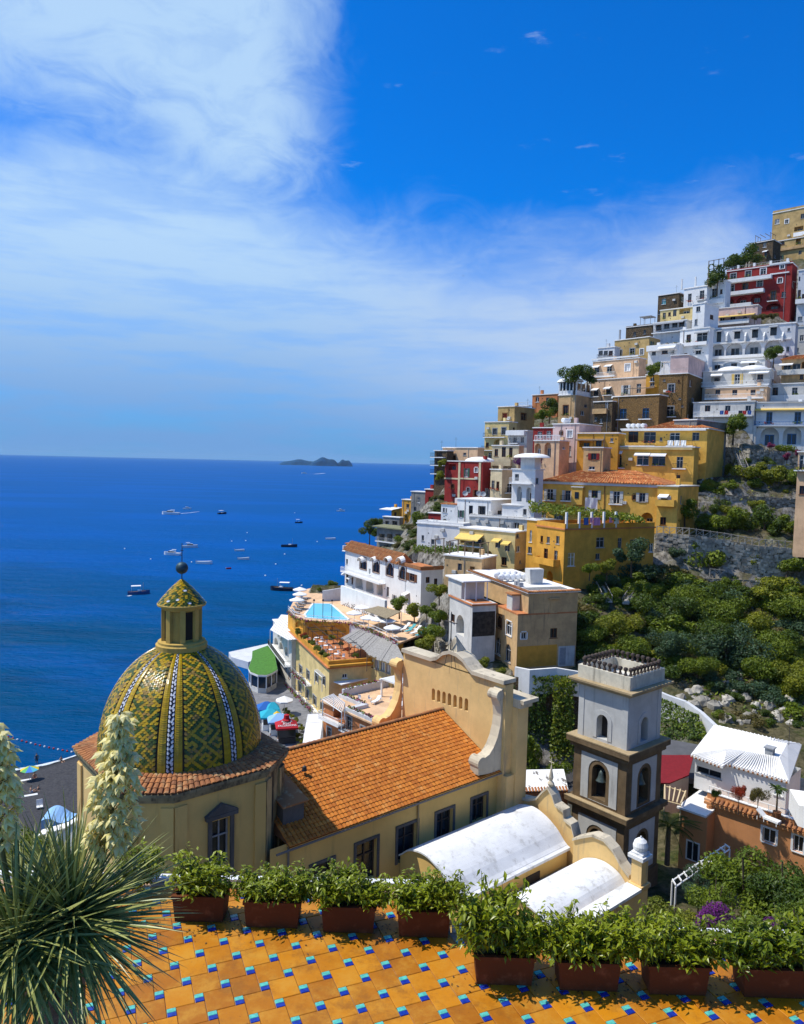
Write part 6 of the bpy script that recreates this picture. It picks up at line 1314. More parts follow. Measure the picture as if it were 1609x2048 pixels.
mb = MB(); mb.lathe([(r - .03, zl(z)) for r, z in prof], 16); cone = mb.build('lantern_roof', plain('cone_mortar', (.05, .04, .03), .9), lan)
mb = MB(); al = [0]
for (r0, z0), (r1, z1) in zip(prof, prof[1:]): al.append(al[-1] + math.hypot(r1 - r0, z1 - z0))
for i in range(15):
    s_ = (i + .4) * al[-1] / 15.2; r = float(np.interp(s_, al, [p[0] for p in prof])); z = float(np.interp(s_, al, [p[1] for p in prof])); n = max(8, 8 * round(2 * math.pi * r / .24 / 8))
    for j in range(n):
        t = 2 * math.pi * (j + .5 * (i & 1)) / n + OFF; e = j % (n // 8); col = 0 if e == 0 else (1 if (e + i) % 3 else (3 if (j * 7 + i) % 5 == 0 else 0)); ca, sa = math.cos(t), math.sin(t); N = V3((.62 * ca, .62 * sa, .78)); X = V3((-sa, ca, 0)); Y = N.cross(X); O = V3((r * ca, r * sa, zl(z))); i0 = len(mb.v); ws = 2 * math.pi * r / n / .28
        mb.v += [tuple(O + X * p[0] * ws + Y * p[1] * 1.05 + N * p[2]) for p in tb.v]
        for f in tb.f: mb.f.append(tuple(i0 + q for q in f)); mb.mi.append(col)
mb.build('cone_tiles', GL, cone, kind='stuff')
mb = MB(); mb.tube((0, 0, zl(36.95)), (0, 0, zl(39.4)), .035, .025, 8); mb.tube((-.12, 0, zl(38.9)), (.12, 0, zl(38.9)), .02, .02, 6); rod = mb.build('finial_rod', DARKIRON, lan)
mb = MB(); mb.lathe([(.40 * math.cos(a), zl(37.75) + .40 * math.sin(a)) for a in [-1.57 + 3.14 * k / 14 for k in range(15)]], 24); mb.build('finial_ball', plain('oxidised_copper', (.035, .075, .095), .5, .3, .3, 4), lan, smooth=True)

# nave
EZ, RZ, HW, S0, S1 = 20.4, 23.45, 6.6, 4.2, 24.0
holes = [dict(u0=c - w_ / 2, u1=c + w_ / 2, v0=z0 - ZB, v1=z1 - ZB, arch=False, depth=.5, back=False) for c, w_, z0, z1 in ((7.0, 1.7, 14.8, 18.2), (10.72, 1.8, 15.6, 18.5), (14.45, 1.8, 15.9, 18.55), (18.2, 1.7, 16.2, 18.55), (21.95, 1.6, 16.6, 18.6))]
mb = MB(); wall_face(mb, Lc(0, HW, ZB), (1, 0, 0), (0, 0, 1), (0, -1, 0), 3.0, S1 + .9, -2, EZ - ZB, holes); wall_face(mb, Lc(0, -HW, ZB), (1, 0, 0), (0, 0, 1), (0, 1, 0), 3.0, S1, -2, EZ - ZB, []); mb.build('nave_wall', CHURCH, CH)
for h_ in holes:
    mb = MB(); u0, u1, v0, v1 = h_['u0'], h_['u1'], h_['v0'], h_['v1']; y = -HW
    mb.box((u0 - .22, y - .08, v0), (u0 - .01, y - .004, v1 + .22)); mb.box((u1 + .01, y - .08, v0), (u1 + .22, y - .004, v1 + .22)); mb.box((u0 - .009, y - .08, v1 + .01), (u1 + .009, y - .004, v1 + .22)); sur_ = mb.build('window_surround', STONEG, CH)
    mb = MB(); mb.box((u0 + .01, y + .40, v0 + .01), (u1 - .01, y + .46, v1 - .01)); mb.build('pane', GLASS, sur_); mb = MB(); t = .1
    for a, b_ in ((u0 + .01, u0 + t), ((u0 + u1) / 2 - t / 2, (u0 + u1) / 2 + t / 2), (u1 - t, u1 - .01)): mb.box((a, y + .30, v0 + .02), (b_, y + .39, v1 - .02))
    mb.box((u0 + .1, y + .31, v0 + (v1 - v0) * .62), (u1 - .1, y + .38, v0 + (v1 - v0) * .62 + .08)); mb.build('sash', plain('old_brown_frame', (.09, .06, .04), .7), sur_)
ov = .35; sl_ = (RZ - EZ) / HW; mb = MB()
for sg in (1, -1): mb.prism([Lc(S0, 0, RZ), Lc(S1, 0, RZ), Lc(S1, sg * (HW + ov), EZ - sl_ * ov), Lc(S0, sg * (HW + ov), EZ - sl_ * ov)], (0, 0, .08))
mb.poly([Lc(S0, -HW, EZ), Lc(S0, HW, EZ), Lc(S0, 0, RZ)]); nr_ = mb.build('nave_roof', plain('roof_bed', (.16, .07, .03), .95), CH)
SL = math.hypot(HW + ov, RZ - EZ + sl_ * ov); nrow = 21; ncol = 65; upN = V3((0, -sl_, 1)).normalized(); rest = MB(); dnN = (Lc(0, 1, -sl_) - Lc(0, 0, 0)).normalized()
m1 = MB(); barrel(m1, V3((0, 0, 0)), V3((0, -.40, .035)), V3((0, 0, 1)), .155); RTILE = m1.mesh('roof_tile', TILE)
X_, Y_, Z_ = V3((1, 0, 0)), -dnN, upN; cands = []
for i in range(nrow):
    for j in range(ncol):
        s_ = S0 + .15 + (S1 - S0 - .1) * (j + .5 * 0) / ncol + rnd.uniform(-.012, .012); d_ = .12 + (SL - .1) * i / nrow; O = Lc(s_, 0, RZ + .09) + dnN * d_ + V3((0, 0, rnd.uniform(0, .012))); cands.append((((campos - O).length), O, rnd.uniform(-.03, .03)))
cands.sort(key=lambda q: q[0])
for k, (f_, O, a_) in enumerate(cands):
    M_ = Matrix((X_, Y_, Z_)).transposed().to_4x4() @ Matrix.Rotation(a_, 4, 'Z'); M_.translation = O
    if k < 300: put('roof_tile', RTILE, nr_, M_)
    else:
        i0 = len(rest.v); rest.v += [tuple(M_ @ v.co) for v in RTILE.vertices]
        for p in RTILE.polygons: rest.f.append(tuple(i0 + q for q in p.vertices)); rest.mi.append(0)
for j in range(ncol): s_ = S0 + .15 + (S1 - S0 - .1) * j / ncol; barrel(rest, Lc(s_, 0, RZ + .08), Lc(s_, -(HW + ov), EZ - sl_ * ov + .08), V3((0, sl_, 1)).normalized(), .155)
rest.build('tiles', TILE, nr_, kind='stuff')
mb = MB()
for j in range(46): s_ = S0 + (S1 - S0) * j / 46; barrel(mb, Lc(s_, 0, RZ + .16), Lc(s_ + .47, 0, RZ + .18), V3((0, 0, 1)), .19)
mb.build('ridge_tiles', OLDTILE, nr_, kind='stuff')
mb = MB(); y = -(HW + ov + .08); zz = EZ - sl_ * ov - ZB; mb.box((S0 - 1.0, y - .1, zz - .12), (S1 + .9, y + .02, zz - .02)); mb.build('gutter', plain('lead_gutter', (.22, .19, .16), .6), CH)
mb = MB(); mb.tube((15.4, -HW - .1, zz - .1), (15.4, -HW - .1, 4), .07, .07, 8); mb.build('drainpipe', plain('pipe', (.35, .25, .12), .7), CH); mb = MB(); mb.tube((4.3, -HW - .1, zz - .1), (4.3, -HW - .1, 2), .08, .08, 8); mb.build('drainpipe', plain('pipe2', (.2, .18, .15), .7), CH)
mb = MB(); z0 = 20.6; mb.prism([Lc(4.6, 5.5, z0), Lc(6.2, 5.5, z0), Lc(6.2, 5.5, z0 + 1.7), Lc(4.6, 5.5, z0 + 1.7)], (0, 2.2, 0)); dm = mb.build('dormer', STONEG, CH)
mb = MB(); mb.prism([Lc(4.4, 5.8, z0 + 1.72), Lc(6.4, 5.8, z0 + 1.72), Lc(6.4, 2.6, z0 + 2.5), Lc(4.4, 2.6, z0 + 2.5)], (0, 0, .1)); mb.build('dormer_roof', OLDTILE, dm)
mb = MB(); mb.tube(Lc(4.8, 3.2, 22.6), Lc(8.2, 2.4, 22.9), .03, .03, 5); mb.lathe([(0, zl(23.2)), (.14, zl(23.1)), (.2, zl(22.8)), (.0, zl(22.75))], 10, (8.2, -2.4)); mb.build('floodlight', DARKIRON, CH)

# front seen from behind, with volutes
F0, F1 = -5.5, 7.2; holes = [dict(u0=-(-1.3 + .69 * k) - .21, u1=-(-1.3 + .69 * k) + .21, v0=15.95 + .03 * k, v1=17.05 + .03 * k, arch=True, depth=.4, back=True) for k in range(7)]
mb = MB(); wall_face(mb, V3((S1, 0, 0)), (0, 1, 0), (0, 0, 1), (-1, 0, 0), -F1, -F0, 0, 19.4, holes)
mb.prism([Lc(S1 + .42, F0, 8), Lc(S1 + .42, F1, 8), Lc(S1 + .42, F1, 27.4), Lc(S1 + .42, F0, 27.4)], (.5, 0, 0)); mb.poly([Lc(S1, F1, 8), Lc(S1 + .42, F1, 8), Lc(S1 + .42, F1, 27.4), Lc(S1, F1, 27.4)])
top = [(F0, 27.5), (-1.5, 27.5), (-.75, 27.75), (.0, 28.35), (.85, 28.65), (1.7, 28.6), (2.5, 28.3), (3.1, 27.8), (3.6, 27.5), (F1, 27.5)]
mb.prism([Lc(S1, n, z) for n, z in top[1:-1]] , (.9, 0, 0)); fw_ = mb.build('front_wall', CHURCHLIT, CH)
mb = MB()
for (n0, z0), (n1, z1) in zip(top, top[1:]): mb.prism([Lc(S1 - .28, n0, z0), Lc(S1 - .28, n1, z1), Lc(S1 - .28, n1, z1 + .32), Lc(S1 - .28, n0, z0 + .32)], (1.5, 0, 0))
mb.build('coping', COPING, fw_)
mb = MB(); c = [Lc(S1 + s_, .85 + n, 28.95) for s_, n in ((.0, -.7), (1.1, -.7), (1.1, .7), (.0, .7))]; ap = Lc(S1 + .5, .85, 30.2)
for a, b_ in zip(c, c[1:] + c[:1]): mb.poly([a, b_, ap])
mb.build('pinnacle', COPING, fw_)
mb = MB(); b0 = Lc(S1 - .1, .85, 28.9); mb.tube(b0, b0 + V3((0, 0, 3.4)), .06, .04, 6); mb.tube(b0 + V3((0, -.7, 2.5)), b0 + V3((0, .7, 2.5)), .05, .05, 6)
for q in (-.9, -.4, .5): mb.tube(b0 + V3((0, 0, 1.3)), b0 + V3((-.2, q, -1.6 + abs(q) * .4)), .025, .02, 5)
mb.build('iron_cross', DARKIRON, fw_)
prof = [(24.0, 27.1), (23.6, 26.9), (23.45, 26.4), (23.75, 25.6), (23.85, 24.8), (23.75, 24.0), (23.5, 23.2), (23.1, 22.5), (22.6, 22.0), (22.1, 21.85), (21.6, 21.9), (21.35, 21.6), (21.4, 20.6), (24.0, 20.3)]
for n0, n1, zo in ((6.05, 6.95, 0), (-6.5, -5.6, -.35)):
    mb = MB(); mb.prism([Lc(s_, n0, z + zo) for s_, z in prof], Lc(0, n1, 0) - Lc(0, n0, 0)); mb.tube(Lc(23.6, n0 - .08, 26.6 + zo), Lc(23.6, n1 + .08, 26.6 + zo), .42, .42, 14); mb.tube(Lc(21.75, n0 - .08, 21.5 + zo), Lc(21.75, n1 + .08, 21.5 + zo), .5, .5, 14); mb.build('volute', COPING if n0 > 0 else CHURCHLIT, CH)
mb = MB(); mb.box((24.95, -8.3, zl(25.9)), (26.8, -4.2, zl(26.2))); mb.box((24.95, -8.0, zl(25.5)), (26.4, -4.2, zl(25.895))); mb.build('front_cornice', COPING, CH)
mb = MB(); mb.box((24.905, -7.75, 0), (26.2, -5.2, zl(25.49))); mb.box((24.0, -7.6, 0), (24.9, -7.21, zl(20.0))); mb.build('front_pilaster', CHURCHLIT, CH)
# side chapels under white barrel roofs
def spl(P, n=22):
    xs = [p[0] for p in P]; out = []
    for k in range(n + 1):
        x = xs[0] + (xs[-1] - xs[0]) * k / n; j = max(0, min(len(P) - 2, sum(1 for q in xs[1:-1] if q <= x))); p0, p1, p2, p3 = P[max(0, j - 1)], P[j], P[j + 1], P[min(len(P) - 1, j + 2)]; t = (x - p1[0]) / (p2[0] - p1[0])
        out.append((x, .5 * (2 * p1[1] + (p2[1] - p0[1]) * t + (2 * p0[1] - 5 * p1[1] + 4 * p2[1] - p3[1]) * t * t + (3 * p1[1] - p0[1] - 3 * p2[1] + p3[1]) * t ** 3)))
    return out
VW = stucco('whitewashed_vault', (.78, .78, .76), .55, (.33, .31, .27), .12, .5, .5)
def vault(P, s0, s1, zb, name):
    pr = spl(P); mb = MB(); mb.prism([Lc(s0, pr[0][0], zb)] + [Lc(s0, n, z) for n, z in pr] + [Lc(s0, pr[-1][0], zb)], (s1 - s0, 0, 0)); w_ = mb.build(name + '_wall', CHURCH, CH)
    mb = MB()
    for (n0, z0), (n1, z1) in zip(pr, pr[1:]): mb.hexa([Lc(s0 - .18, n0, z0 + .005), Lc(s1, n0, z0 + .005), Lc(s1, n1, z1 + .005), Lc(s0 - .18, n1, z1 + .005), Lc(s0 - .18, n0, z0 + .12), Lc(s1, n0, z0 + .12), Lc(s1, n1, z1 + .12), Lc(s0 - .18, n1, z1 + .12)])
    n1, z1 = pr[-1]; mb.hexa([Lc(s0 - .18, n1 - .02, z1 - .18), Lc(s1, n1 - .02, z1 - .18), Lc(s1, n1 + .28, z1 - .18), Lc(s0 - .18, n1 + .28, z1 - .18), Lc(s0 - .18, n1 - .02, z1 + .1), Lc(s1, n1 - .02, z1 + .1), Lc(s1, n1 + .28, z1 + .02), Lc(s0 - .18, n1 + .28, z1 + .02)])
    mb.build('vault_roof', VW, CH); return w_
w1 = vault([(6.65, 16.5), (7.6, 17.25), (8.6, 17.62), (9.6, 17.7), (10.7, 17.4), (11.7, 16.85), (12.7, 16.0)], 13.8, 25.4, 8.5, 'chapel')
mb = MB()
for s_ in (16.8, 21.4): mb.box((s_ - .75, -12.78, zl(14.35)), (s_ + .75, -12.705, zl(15.2)))
mb.build('lunette', plain('dark_lunette', (.05, .04, .03), .9), w1)
w2 = vault([(13.7, 15.1), (14.5, 15.85), (15.6, 16.3), (16.6, 16.35), (17.6, 16.05), (18.5, 15.3)], 16.6, 25.0, 8.5, 'chapel')
mb = MB(); mb.prism([Lc(16.2, 12.98, 14.4), Lc(25, 12.98, 14.4), Lc(25, 13.69, 14.4), Lc(16.2, 13.69, 14.4)], (0, 0, .3)); mb.build('valley_gutter', GREYSTONE, CH)
holes = [dict(u0=21.2, u1=22.3, v0=4.4, v1=6.2, arch=True, depth=.4, back=True)]
mb = MB(); wall_face(mb, Lc(0, 19.5, ZB), (1, 0, 0), (0, 0, 1), (0, -1, 0), 14.5, 25.6, -1, 7.9, holes); mb.box((14.5, -19.08, 0), (25.6, -18.52, 7.9)); mb.poly([Lc(14.5, 19.5, 8), Lc(14.5, 18.6, 8), Lc(14.5, 18.6, 15.9), Lc(14.5, 19.5, 15.9)]); mb.poly([Lc(25.6, 19.5, 8), Lc(25.6, 18.6, 8), Lc(25.6, 18.6, 15.9), Lc(25.6, 19.5, 15.9)]); sw_ = mb.build('side_wall', CHURCHLIT, CH)
mb = MB(); mb.box((14.4, -19.65, 7.91), (25.7, -18.5, 8.12)); mb.build('coping', VW, sw_)
mb = MB(); mb.box((14.9, -15.9, 2), (16.4, -13.8, zl(15.2))); mb.build('white_turret', VW, CH)
def gable(s_, pts, zb, th=.6):
    mb = MB(); mb.prism([Lc(s_, pts[0][0], zb)] + [Lc(s_, n, z) for n, z in pts] + [Lc(s_, pts[-1][0], zb)], (th, 0, 0)); g_ = mb.build('gable', CHURCHLIT, CH); mb = MB()
    for (n0, z0), (n1, z1) in zip(pts, pts[1:]): mb.hexa([Lc(s_ - .15, n0, z0 + .01), Lc(s_ + th + .15, n0, z0 + .01), Lc(s_ + th + .15, n1, z1 + .01), Lc(s_ - .15, n1, z1 + .01), Lc(s_ - .15, n0, z0 + .2), Lc(s_ + th + .15, n0, z0 + .2), Lc(s_ + th + .15, n1, z1 + .2), Lc(s_ - .15, n1, z1 + .2)])
    mb.build('coping', COPING, g_); return g_
gable(25.05, [(13.5, 16.9), (14.3, 17.4), (15.2, 17.9), (16.2, 17.95), (17.0, 17.5), (17.7, 16.7), (18.4, 16.2)], 10)
g1 = gable(25.9, [(7.3, 17.6), (8.4, 17.8), (9.2, 18.2), (9.8, 19.0), (10.3, 19.5), (10.8, 19.0), (11.1, 18.4), (11.9, 18.2), (12.0, 17.6), (12.7, 17.4), (13.0, 16.6)], 10)
mb = MB(); mb.lathe([(.2, zl(19.7)), (.28, zl(19.9)), (.12, zl(20.1)), (.2, zl(20.4)), (.1, zl(20.9)), (.05, zl(21.3)), (0, zl(21.4))], 10, (26.2, -10.3)); mb.tube(Lc(26.2, 10.05, 21.6), Lc(26.2, 10.55, 21.6), .03, .03, 5); mb.tube(Lc(26.2, 10.3, 21.3), Lc(26.2, 10.3, 21.95), .03, .03, 5); mb.build('finial', COPING, g1)
mb = MB(); mb.box((24.7, -19.5, zl(15.95)), (25.5, -18.7, zl(18.0))); mb.box((24.55, -19.65, zl(15.9)), (25.65, -18.55, zl(16.2))); pin = mb.build('corner_pinnacle', CHURCHLIT, CH)
mb = MB(); mb.box((24.5, -19.7, zl(18.003)), (25.7, -18.5, zl(18.25))); mb.box((24.65, -19.55, zl(18.253)), (25.55, -18.65, zl(18.42))); mb.lathe([(.5, zl(18.42)), (.42, zl(18.6)), (.5, zl(18.65)), (.52, zl(18.85)), (.42, zl(19.15)), (.2, zl(19.33)), (.06, zl(19.38)), (.05, zl(19.5)), (0, zl(19.52))], 18, (25.1, -19.1)); mb.build('pinnacle_cap', VW, pin, smooth=False)

# bell tower
TW = thing('bell_tower', 'grey white bell tower with dark stone corners, arched openings and bells', 'bell tower', CH.location, math.radians(40)); TS, TN, TL = 34.35, 11.85, 5.45
PIP = stucco('brown_tufa_stone', (.18, .125, .07), .5, (.07, .055, .04), .3, .8, .5); TWW = stucco('tower_white_plaster', (.52, .52, .50), .55, (.2, .18, .15), .12, .6, .54); TCOR = stucco('tower_cornice_stone', (.40, .30, .17), .4, (.15, .11, .07), .25)
BRONZE = plain('bell_bronze', (.10, .13, .12), .45, .6, .3)
DEEP = plain('belfry_dark', (.035, .03, .027), .95)  # near-black box colour stands in for the shade inside the belfry
def storey(z0, z1, ins, wall, arch, plate=None):
    s0, n1, L = TS + ins, TN - ins, TL - 2 * ins
    aw, az0, az1 = arch; hl = [dict(u0=L / 2 - aw / 2, u1=L / 2 + aw / 2, v0=az0 - ZB, v1=az1 - ZB, arch=True, depth=.75, back=False)]
    mb = MB(); fr = [((s0, n1 - L), (0, -1), (-1, 0)), ((s0, n1), (1, 0), (0, 1)), ((s0 + L, n1), (0, -1), (1, 0)), ((s0 + L, n1 - L), (-1, 0), (0, -1))]
    faces = [(Lc(s0, n1 - L, ZB), V3((0, -1, 0)), V3((-1, 0, 0))), (Lc(s0, n1, ZB), V3((1, 0, 0)), V3((0, -1, 0))), (Lc(s0 + L, n1, ZB), V3((0, 1, 0)), V3((1, 0, 0))), (Lc(s0 + L, n1 - L, ZB), V3((-1, 0, 0)), V3((0, 1, 0)))]
    for O, U, N in faces: wall_face(mb, O, U, (0, 0, 1), N, 0, L, z0 - ZB, z1 - ZB, hl)
    st = mb.build('storey', wall, TW); mb = MB(); mb.box((s0 + .78, -(n1 - .78), z0 - ZB + .05), (s0 + L - .78, -(n1 - L + .78), z1 - ZB - .05)); mb.build('belfry_shade', DEEP, st)
    for k, (O, U, N) in enumerate(faces):
        if plate:
            e, hz0, hz1, gap = plate; mb = MB(); hh = [dict(u0=L / 2 - aw / 2 - gap, u1=L / 2 + aw / 2 + gap, v0=hz0 - ZB, v1=min(hz1 - ZB - .1, az1 + gap - ZB), arch=True, depth=.05, back=False)]
            wall_face(mb, O + N * .05, U, (0, 0, 1), N, e, L - e, hz0 - ZB, hz1 - ZB, hh)
            for a, b_, c, d in ((e, hz0, e, hz1), (L - e, hz0, L - e, hz1), (e, hz1, L - e, hz1)): p = O + U * a + V3((0, 0, b_ - ZB)); q = O + U * c + V3((0, 0, d - ZB)); mb.poly([p, q, q + N * .05, p + N * .05])
            mb.build('white_panel', TWW, st)
            if k < 2 and z0 > 14:
                c = O + U * (L / 2) - N * .40; mb = MB(); zt = az1 - ZB - .55; mb.lathe([(0, zt), (.16, zt - .04), (.24, zt - .3), (.32, zt - .7), (.46, zt - .95), (.5, zt - 1.02), (.42, zt - 1.03)], 16, (c.x, c.y)); mb.tube(c + V3((0, 0, zt)) - U * .7, c + V3((0, 0, zt)) + U * .7, .06, .06, 6); mb.build('bell', BRONZE, st, smooth=True)
        else:
            mb = MB()
            for e in (.0, L - .55): p = O + U * e + V3((0, 0, z0 - ZB)); mb.prism([p, p + U * .55, p + U * .55 + V3((0, 0, z1 - z0)), p + V3((0, 0, z1 - z0))], N * .05)
            n = 10; R_ = aw / 2 + .42; zc = az1 - ZB - aw / 2
            for j in range(n):
                t0, t1 = math.pi * j / n, math.pi * (j + 1) / n; P = [O + U * (L / 2 + r * math.cos(t)) + V3((0, 0, zc + r * math.sin(t))) + N * .003 for r, t in ((aw / 2 + .02, t0), (aw / 2 + .02, t1), (R_, t1), (R_, t0))]; mb.prism(P, N * .05)
            for sg in (-1, 1): p = O + U * (L / 2 + sg * (aw / 2 + .22) - .2) + V3((0, 0, az0 - ZB)) + N * .003; mb.prism([p, p + U * .4, p + U * .4 + V3((0, 0, zc - az0 + ZB)), p + V3((0, 0, zc - az0 + ZB))], N * .05)
            mb.build('pilaster', wall, st)
def cornice(z0, z1, o, m, steps=2):
    mb = MB()
    for k in range(steps): f_ = (k + 1) / steps; oo = o * f_; mb.box((TS - oo, -TN - oo, z0 - ZB + (z1 - z0) * k / steps), (TS + TL + oo, -TN + TL + oo, z0 - ZB + (z1 - z0) * (k + 1) / steps - .002))
    mb.build('cornice', m, TW)
mb = MB(); mb.box((TS - .1, -TN - .1, -3), (TS + TL + .1, -TN + TL + .1, zl(9.4))); mb.build('plinth', PIP, TW)
storey(9.4, 14.5, .0, PIP, (1.5, 10.2, 13.2), (.75, 9.7, 14.0, .32)); cornice(14.5, 15.3, .52, PIP)
storey(15.3, 20.0, .0, PIP, (1.45, 15.9, 19.0), (.85, 15.6, 19.7, .36)); cornice(20.0, 20.9, .52, PIP)
mb = MB(); mb.box((TS - .54, -TN - .54, zl(20.9)), (TS + TL + .54, -TN + TL + .54, zl(21.0))); mb.build('cornice_top', TCOR, TW); mb = MB(); mb.box((TS - .54, -TN - .54, zl(15.302)), (TS - .02, -TN + TL + .54, zl(15.38))); mb.build('cornice_top', TCOR, TW)
storey(21.0, 25.7, .2, TWW, (1.1, 21.25, 23.4)); cornice(25.7, 26.2, .55, TCOR, 3)
mb = MB(); t = .55; a0, b0, a1, b1 = TS + .05, -TN + .05, TS + TL - .05, -TN + TL - .05; z0, z1 = zl(26.2), zl(27.35)
mb.box((a0, b0, z0), (a1, b0 + t, z1)); mb.box((a0, b1 - t, z0), (a1, b1, z1)); mb.box((a0, b0 + t, z0), (a0 + t, b1 - t, z1)); mb.box((a1 - t, b0 + t, z0), (a1, b1 - t, z1)); par = mb.build('parapet', stucco('parapet_plaster', (.62, .57, .45), .7, (.12, .11, .09), .15, 1.2, .5), TW)
mb = MB(); mb.box((a0 + t, b0 + t, z0 + .0), (a1 - t, b1 - t, z0 + .1)); mb.build('roof_floor', OFFWHITE, TW)
mb = MB(); mb.lathe([(.13, 0), (.16, .08), (.10, .2), (.09, .34), (.17, .44), (.21, .55), (.16, .68), (.0, .74)], 8); FIN = mb.mesh('clay_finial', plain('dark_clay', (.075, .055, .045), .9, var=.4, vscale=5))
for k in range(9):
    f_ = (k + .3) / 9
    for x, y in ((a0 + .3 + (a1 - a0 - .6) * f_, b0 + .28), (a1 - .28, b0 + .3 + (b1 - b0 - .6) * f_), (a1 - .3 - (a1 - a0 - .6) * f_, b1 - .28), (a0 + .28, b1 - .3 - (b1 - b0 - .6) * f_)): put('clay_finial', FIN, par, Matrix.Translation((x, y, z1)))
# small building with the white and dark roof behind the front
t = thing('low_house', 'low terracotta house with a white and black patched roof beside the bell tower', 'house', at(1016, 1586, 66)); off = -t.location
a, b_, c, d = at(1014, 1586, 66), at(1137, 1582, 66.5), at(1128, 1541, 71.5), at(1013, 1543, 71); mb = MB(); mb.prism([p + off for p in (a, b_, c, d)], (0, 0, .15)); 
mR, g, b = newmat('patched_white_roof'); n_1 = g.noise(g.mapping(pos(g), (1.5, .5, 1)), 1.2, 7, .7); g.l.new(g.mix(g.step(n_1, .55, .62), (.78, .77, .74), (.14, .12, .10)), b.inputs['Base Color']); b.inputs['Roughness'].default_value = .9
mb.build('roof', mR, t); mb = MB(); mb.prism([p + off - V3((0, 0, 13.0)) for p in (a, b_, c, d)], (0, 0, 12.9)); mb.build('wall', TERRACOTTA, t)
mb = MB(); nt_ = 20
for k in range(nt_): p = a.lerp(b_, (k + .5) / nt_) + off; mb.tube(p + V3((0, -.15, .08)), p + V3((0, .5, .2)), .1, .1, 6)
mb.build('eaves_tiles', OLDTILE, t, kind='stuff')

# ------------------------------------------------------------------ salmon coloured house on the right with the white roof
SALM = stucco('salmon_plaster', (.60, .27, .11), .22, (.3, .15, .08), .1)
TZ = 14.2
h = House('salmon_house', 'salmon house with a tiled cornice, roof terrace and white upper floor', 1700, 1699, 1900, 60.5, 1406, None, 46, SALM, roof='none', down=4, LR=12, ctrl=False)
h.win('L', 1539, 1672, 26, 28, 'w', fm=WPAINT, sur=1); h.win('L', 1597, 1688, 20, 32, 'w', fm=WPAINT, sur=1)
Ht = h.H; mb = MB(); mb.box((-.05, -.05, Ht + .002), (h.LR, h.LL + .3, Ht + .2)); mb.build('terrace_floor', PEACH, h.root)
mb = MB()
for k in range(int(h.LL / .42)): y = .1 + k * .42; barrel(mb, V3((.25, y, Ht + .42)), V3((-.45, y, Ht + .16)), V3((-.35, 0, 1)).normalized(), .17)
mb.build('cornice_tiles', OLDTILE, h.root, kind='stuff'); mb = MB(); mb.box((-.3, -.1, Ht - .22), (-.003, h.LL + .2, Ht + .02)); mb.build('cornice', SALM, h.root)
mb = MB(); mb.box((.2, -.1, Ht + .201), (.5, h.LL + .1, Ht + .75)); mb.build('parapet', SALM, h.root); mb = MB(); mb.box((.15, -.1, Ht + .751), (.55, h.LL + .15, Ht + .83)); mb.build('coping', WPAINT, h.root)
mb = MB(); mb.tube((.35, 0, Ht + 1.35), (.35, h.LL, Ht + 1.35), .04, .04, 6); [mb.tube((.35, y, Ht + .83), (.35, y, Ht + 1.35), .035, .035, 6) for y in [h.LL * k / 7 for k in range(8)]]; mb.build('railing', WPAINT, h.root)
mb = MB(); u_, _ = h.uv('L', 1418, 1650); u_ = min(u_, h.LL - .3); mb.tube((-.18, u_, -4), (-.18, u_, Ht - .25), .26, .26, 10); mb.build('round_pilaster', SALM, h.root); h.finish(); SH = h
P0 = at(1362, 1612, 69.0); t = thing('side_wing', 'stepped wing of the salmon house with a flat white roof beside the bell tower', 'house', V3((P0.x, P0.y, 0)), h.psi); 
q0 = h.P + h.l * h.LL; dL = (V3((P0.x, P0.y, 0)) - V3((q0.x, q0.y, 0))); wL = max(2.5, dL.dot(h.l) * -1 if False else (q0 - V3((P0.x, P0.y, q0.z))).length)
mb = MB(); mb.box((0, -wL, 2), (6, 0, P0.z - .22)); mb.build('wall', SALM, t); mb = MB(); mb.box((-.3, -wL + .02, P0.z - .2), (5, .25, P0.z - .02)); mb.build('roof', WROOF, t)
u1w, v1w = .0, .0; mb = MB(); pw_ = onplane(1386, 1702, V3((P0.x, P0.y, 0)), h.r); lw_ = (pw_ - t.location); yy = lw_.dot(h.l); mb.box((-.05, yy - .65, pw_.z - .95), (-.004, yy + .65, pw_.z + .95)); w0 = mb.build('window', WPAINT, t); mb = MB(); mb.box((-.07, yy - .5, pw_.z - .82), (-.052, yy - .05, pw_.z + .82)); mb.box((-.07, yy + .05, pw_.z - .82), (-.052, yy + .5, pw_.z + .82)); mb.build('pane', GLASS, w0)
# white upper floor
h2 = House('white_upper_house', 'white upper house with a corrugated white hip roof above the salmon terrace', 1571, 1562, 1612, 66, 1389, 1600, 46, WHITE, roof='none', down=1.0, ctrl=False)
h2.win('L', 1418, 1545, 50, 14, 'w', fm=GREYP); h2.win('L', 1557, 1582, 16, 16, 's', sh=GREENSH); h2.finish()
q = [(1382, 1509), (1446, 1533), (1451, 1526), (1579, 1563), (1604, 1489), (1428, 1450)]; zr = h2.P.z + h2.H + .1
P = flat(q, zr); cen = onz(1510, 1497, zr + .9); t = h2.root; off = t.matrix_basis.inverted() if False else None
Mi = (Matrix.Translation(h2.P) @ Matrix.Rotation(h2.psi, 4, 'Z')).inverted(); P = [Mi @ p for p in P]; R0 = Mi @ onz(1455, 1497, zr + .9); R1 = Mi @ onz(1560, 1515, zr + .9); R2 = Mi @ onz(1575, 1487, zr + .9); R3 = Mi @ onz(1480, 1468, zr + .9)
mb = MB(); mb.prism([p - V3((0, 0, .22)) for p in P], (0, 0, .2)); mb.build('eaves_slab', WPAINT, t)
